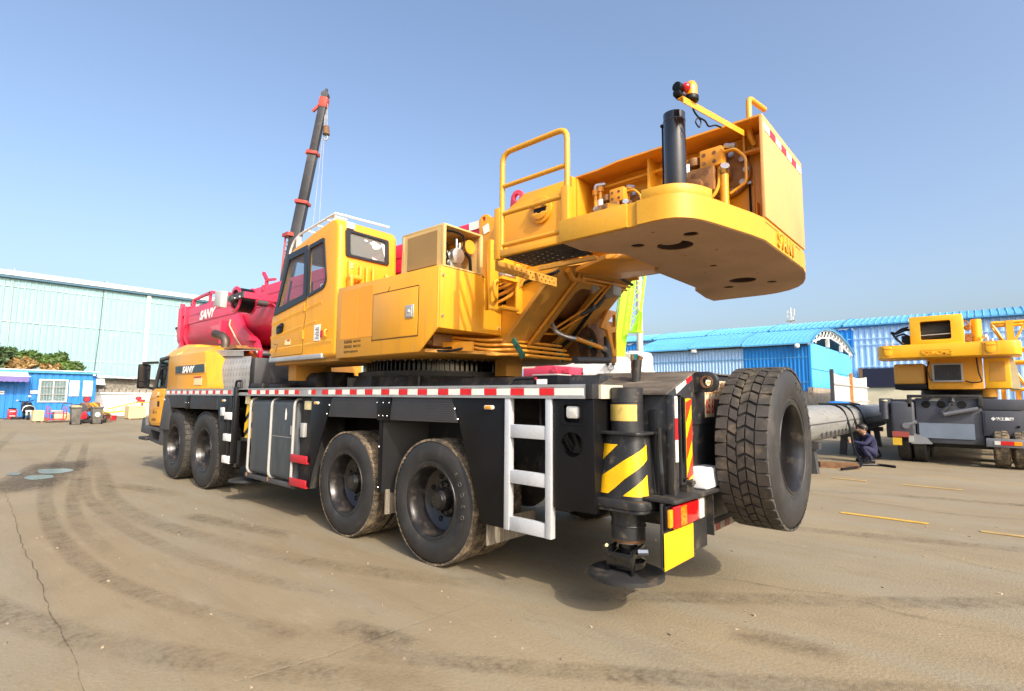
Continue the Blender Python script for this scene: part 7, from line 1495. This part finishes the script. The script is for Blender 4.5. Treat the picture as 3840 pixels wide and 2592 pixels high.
part('brace_tube', MB().cyl((-.76, 16.38, 1.19), (-.13, 16.38, 1.34), .05, n=14), mat('tube_grey', (.13, .135, .15), .5), X)
part('lower_arm', MB().cyl((-1.50, 16.38, .92), (-1.28, 16.4, 1.0), .05, n=12).cyl((-1.5, 16.33, .9), (-1.5, 16.43, .9), .075, n=14), mat('arm_grey', (.15, .155, .17), .5), X)
part('mud_plate', MB().prism([(-1.42, .46), (-1.0, .48), (-1.1, .62), (-1.4, .74)], 'y', 16.36, 16.38), mat('galvanised', (.22, .23, .25), .5), X); part('warning_plate', MB().box(-1.46, -1.36, 16.33, 16.36, .50, .66), GREYP, X)
part('number_plate', MB().box(-1.78, -1.60, 16.30, 16.34, .42, .60), mat('plate_amber', (.60, .38, .03), .5), X)
part('number_plate', MB().box(-1.25, -.22, 16.43, 16.45, .62, .98), mat('rear_board', (.16, .20, .26), .5), X)
part('tail_bar', MB().box(-1.78, -1.45, 16.3, 16.4, .62, .75), mat('tail_red', (.30, .06, .05), .5), X)
for k, (x, y) in enumerate(((-1.58, 17.0), (-1.27, 17.0), (.22, 16.75), (.55, 16.75), (-1.58, 18.5), (-1.27, 18.5), (.22, 18.3), (.55, 18.3))):
    wx = empty('wheel', (x, y, .5)); wx.parent = X; wx.matrix_parent_inverse = wm(X).inverted()
    part('tyre', MB().lathe([(.28, -.12), (.44, -.14), (.49, -.11), (.5, 0), (.49, .11), (.44, .14), (.28, .12)], (x, y, .5), (1, 0, 0), 32, True), RUBD if x > 0 else RUB, wx, ang=45)
    tb2 = MB()
    for i in range(40):
        for s in (-1, 1):
            t = 2*PI*(i+.25*s)/40; c_, s2 = math.cos(t), math.sin(t)
            tb2.obox((x+s*.055, y+.5*c_, .5+.5*s2), (.045, 0, 0), (s*.01, -.03*s2, .03*c_), (0, .008*c_, .008*s2))
    part('tread', tb2, RUBD if x > 0 else RUB, wx)['kind'] = 'stuff'
part('mudguard', MB().box(-1.78, -1.1, 16.6, 17.6, 1.02, 1.06), BLKD, X); part('rear_jack', MB().cyl((.60, 16.55, .15), (.60, 16.55, .5), .1, n=16), STEEL, X)
part('rear_axle', MB().cyl((-1.3, 17, .5), (.3, 17, .5), .12, n=12).box(-1.0, 0, 16.8, 20, .4, .7), BLKD, X)
# upper works
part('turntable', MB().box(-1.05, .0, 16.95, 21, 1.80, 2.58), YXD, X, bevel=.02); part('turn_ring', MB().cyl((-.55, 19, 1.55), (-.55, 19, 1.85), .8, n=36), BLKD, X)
eh = part('engine_hood', MB().box(-1.75, -1.10, 17.0, 18.8, 1.93, 2.46), mat('hood_tan', (.60, .32, .06), .5, var=.08), X, bevel=.06, seg=3); part('hood_door', MB().prism(rrect(-1.66, -1.13, 2.0, 2.38, .03), 'y', 16.985, 17.0), MATS['hood_tan'], eh, bevel=.005)
part('hood_base', MB().box(-1.74, -1.08, 16.98, 18.8, 1.80, 1.93), BLK, X, bevel=.01)
rd_ = part('radiator', MB().box(-.96, -.36, 16.88, 16.95, 1.98, 2.44), GREYP, X, bevel=.006); rc = MB()
for k in range(18): rc.box(-.90+.028*k, -.888+.028*k, 16.866, 16.88, 2.03, 2.39)
part('radiator_core', MB().box(-.91, -.40, 16.872, 16.882, 2.02, 2.40), DGREY, rd_); part('radiator_fins', rc, BLKD, rd_)['kind'] = 'stuff'
part('upper_pipe', MB().tube([(-1.0, 16.9, 2.5), (-1.05, 16.88, 2.3), (-1.0, 16.88, 2.05), (-.9, 16.9, 2.0)], .015, 6, fil=.05), BLKD, X); part('upper_pipe', MB().tube([(-.1, 16.9, 2.55), (-.08, 16.88, 2.2), (-.02, 16.88, 1.98), (-.2, 16.88, 1.95), (-.33, 16.9, 2.0)], .018, 6, fil=.05), BLKD, X)
rc2 = part('right_hood', MB().box(.02, .48, 16.98, 18.6, 1.82, 2.54), YX, X, bevel=.02); lv = MB()
for k in range(18): lv.box(.12, .40, 16.966, 16.98, 2.0+.026*k, 2.012+.026*k)
part('louvre', lv, mat('louvre_tan', (.55, .30, .08), .5), rc2); part('right_cover', MB().prism([(.48, 1.82), (.64, 1.80), (.60, 2.3), (.54, 2.54), (.48, 2.54)], 'y', 17.0, 18.6), mat('old_cover', (.62, .52, .30), .6, var=.15), X)
part('filter_pot', MB().cyl((.1, 17.2, 1.62), (.1, 17.2, 1.82), .14, n=16), YXD, X)
cwx = part('counterweight', MB().prism(rpoly([(-2.06, 16.75), (-1.95, 16.32), (-1.6, 16.28), (.45, 16.28), (.62, 16.32), (.70, 16.75), (.70, 17.6), (-2.06, 17.6)], .14, 6), 'z', 2.57, 2.89), YX, X, bevel=.015, ang=40)
for x0, x1 in ((-1.88, -1.65), (.03, .29)):
    xm = (x0+x1)/2
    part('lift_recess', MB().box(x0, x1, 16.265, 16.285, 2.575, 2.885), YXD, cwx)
    part('lift_lug', MB().prism([(xm-.085, 2.86), (xm+.085, 2.86)]+[(xm+.085*math.cos(math.radians(a)), 2.70+.085*math.sin(math.radians(a))) for a in range(0, -181, -20)], 'y', 16.24, 16.27), YX, cwx, bevel=.008, cut=MB().prism([(xm-.1, 2.78), (xm+.1, 2.78), (xm+.1, 2.80), (xm-.1, 2.80)], 'y', 16.0, 16.5))
part('name_frame', ringframe(rrect(-1.10, -.54, 2.60, 2.74, .01, 2), .01, 16.268, 16.278), YXD, cwx)
text('raised_letters', '◇XCMG', YX, cwx, (-1.08, 16.27, 2.625), (1, 0, 0), (0, 0, 1), .12, depth=.03, bold=.003, xs=1.2)
wb = part('winch_housing', MB().box(-1.32, -.30, 16.5, 17.8, 2.89, 3.60), YX, X, bevel=.015, cut=MB().prism(rrect(-1.11, -.52, 3.01, 3.47, .04), 'y', 16.3, 17.4))
part('rope_drum', MB().cyl((-1.15, 16.95, 3.22), (-.45, 16.95, 3.22), .34, n=36), BLKD, wb)
rp_ = MB()
for k in range(30): rp_.lathe([(.345, 0), (.357, .008), (.345, .016)], (-1.12+.0205*k, 16.95, 3.22), (1, 0, 0), 28)
part('wire_rope', rp_, mat('rope_grey', (.10, .095, .09), .5, metal=.4), wb)
part('drum_bar', MB().cyl((-1.12, 16.52, 3.12), (-.5, 16.52, 3.14), .012, n=6), GREYP, wb)
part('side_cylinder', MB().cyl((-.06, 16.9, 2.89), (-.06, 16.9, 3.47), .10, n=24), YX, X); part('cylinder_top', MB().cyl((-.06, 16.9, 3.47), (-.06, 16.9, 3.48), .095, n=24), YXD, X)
part('motor_group', MB().sphere((-.22, 16.8, 3.28), .07).box(-.28, -.18, 16.75, 16.95, 2.92, 3.12).cyl((-.2, 16.7, 3.0), (-.2, 16.85, 3.0), .06).cyl((-.16, 16.7, 3.08), (-.16, 16.85, 3.08), .04).tube([(-.26, 16.75, 3.45), (-.2, 16.72, 3.4), (-.17, 16.74, 3.3), (-.24, 16.76, 3.2)], .02, 6, fil=.04), CAST, X)
part('valve_ball', MB().sphere((.08, 16.75, 3.04), .06).cyl((.12, 16.7, 2.89), (.12, 16.7, 3.02), .03).cyl((.2, 16.7, 2.89), (.2, 16.7, 2.98), .035), STEEL, X)
part('hose_bundle', MB().tube([(-1.70, 16.6, 3.25), (-1.6, 16.55, 3.20), (-1.42, 16.6, 3.3), (-1.32, 16.7, 3.3)], .03, 8, fil=.06).tube([(-1.7, 16.6, 3.24), (-1.58, 16.5, 3.05), (-1.46, 16.5, 2.92)], .03, 8, fil=.06).tube([(-1.65, 16.6, 3.2), (-1.5, 16.6, 3.32), (-1.35, 16.6, 3.36)], .025, 8, fil=.05).tube([(-1.6, 16.55, 3.14), (-1.45, 16.55, 3.2), (-1.33, 16.6, 3.1)], .025, 8, fil=.05).box(-1.5, -1.34, 16.6, 16.8, 2.9, 3.15), BLK, X)
part('hook_peg', MB().tube([(-1.82, 16.6, 2.89), (-1.83, 16.6, 3.0), (-1.81, 16.6, 3.03)], .02, 6).tube([(-1.70, 16.6, 2.89), (-1.71, 16.6, 3.0), (-1.69, 16.6, 3.03)], .02, 6), WHT, X)
# ---------------- yellow lattice sections stacked behind it
for k, (x0, z0, lab) in enumerate(((.25, 2.95, 'upper yellow lattice boom section stacked behind the rear-facing crane'), (.55, 1.85, 'lower yellow lattice boom section stacked behind the rear-facing crane'))):
    ls = tag(empty('lattice_section', (x0+1.2, 20.5, 0)), lab, 'lattice section', 'yellow lattice sections')
    c4 = [(x0, 20, z0), (x0, 20.8, z0), (x0, 20, z0+.75), (x0, 20.8, z0+.75)]
    for p in c4: part('chord', MB().tube([p, (p[0]+3.5, p[1], p[2])], .05, 6), YX, ls)
    for i in range(10):
        a = x0+.35*i
        part('lacing', MB().tube([(a, 20, z0), (a+.35, 20, z0+.75)] if i % 2 else [(a, 20, z0+.75), (a+.35, 20, z0)], .03, 5), YX, ls)
        part('lacing', MB().tube([(a, 20, z0+.75), (a+.35, 20.8, z0+.75)] if i % 2 else [(a, 20.8, z0+.75), (a+.35, 20, z0+.75)], .03, 5), YX, ls)
        part('lacing', MB().tube([(a, 20.8, z0), (a+.35, 20.8, z0+.75)] if i % 2 else [(a, 20.8, z0+.75), (a+.35, 20.8, z0)], .03, 5), YX, ls)
    if z0 > 2: part('end_frame', MB().box(x0+.3, x0+.45, 19.95, 20.85, z0-.05, z0+.8), YX, ls)
    part('rack_post', MB().box(x0+.1, x0+.2, 20.2, 20.6, 0, z0), YXD, ls)
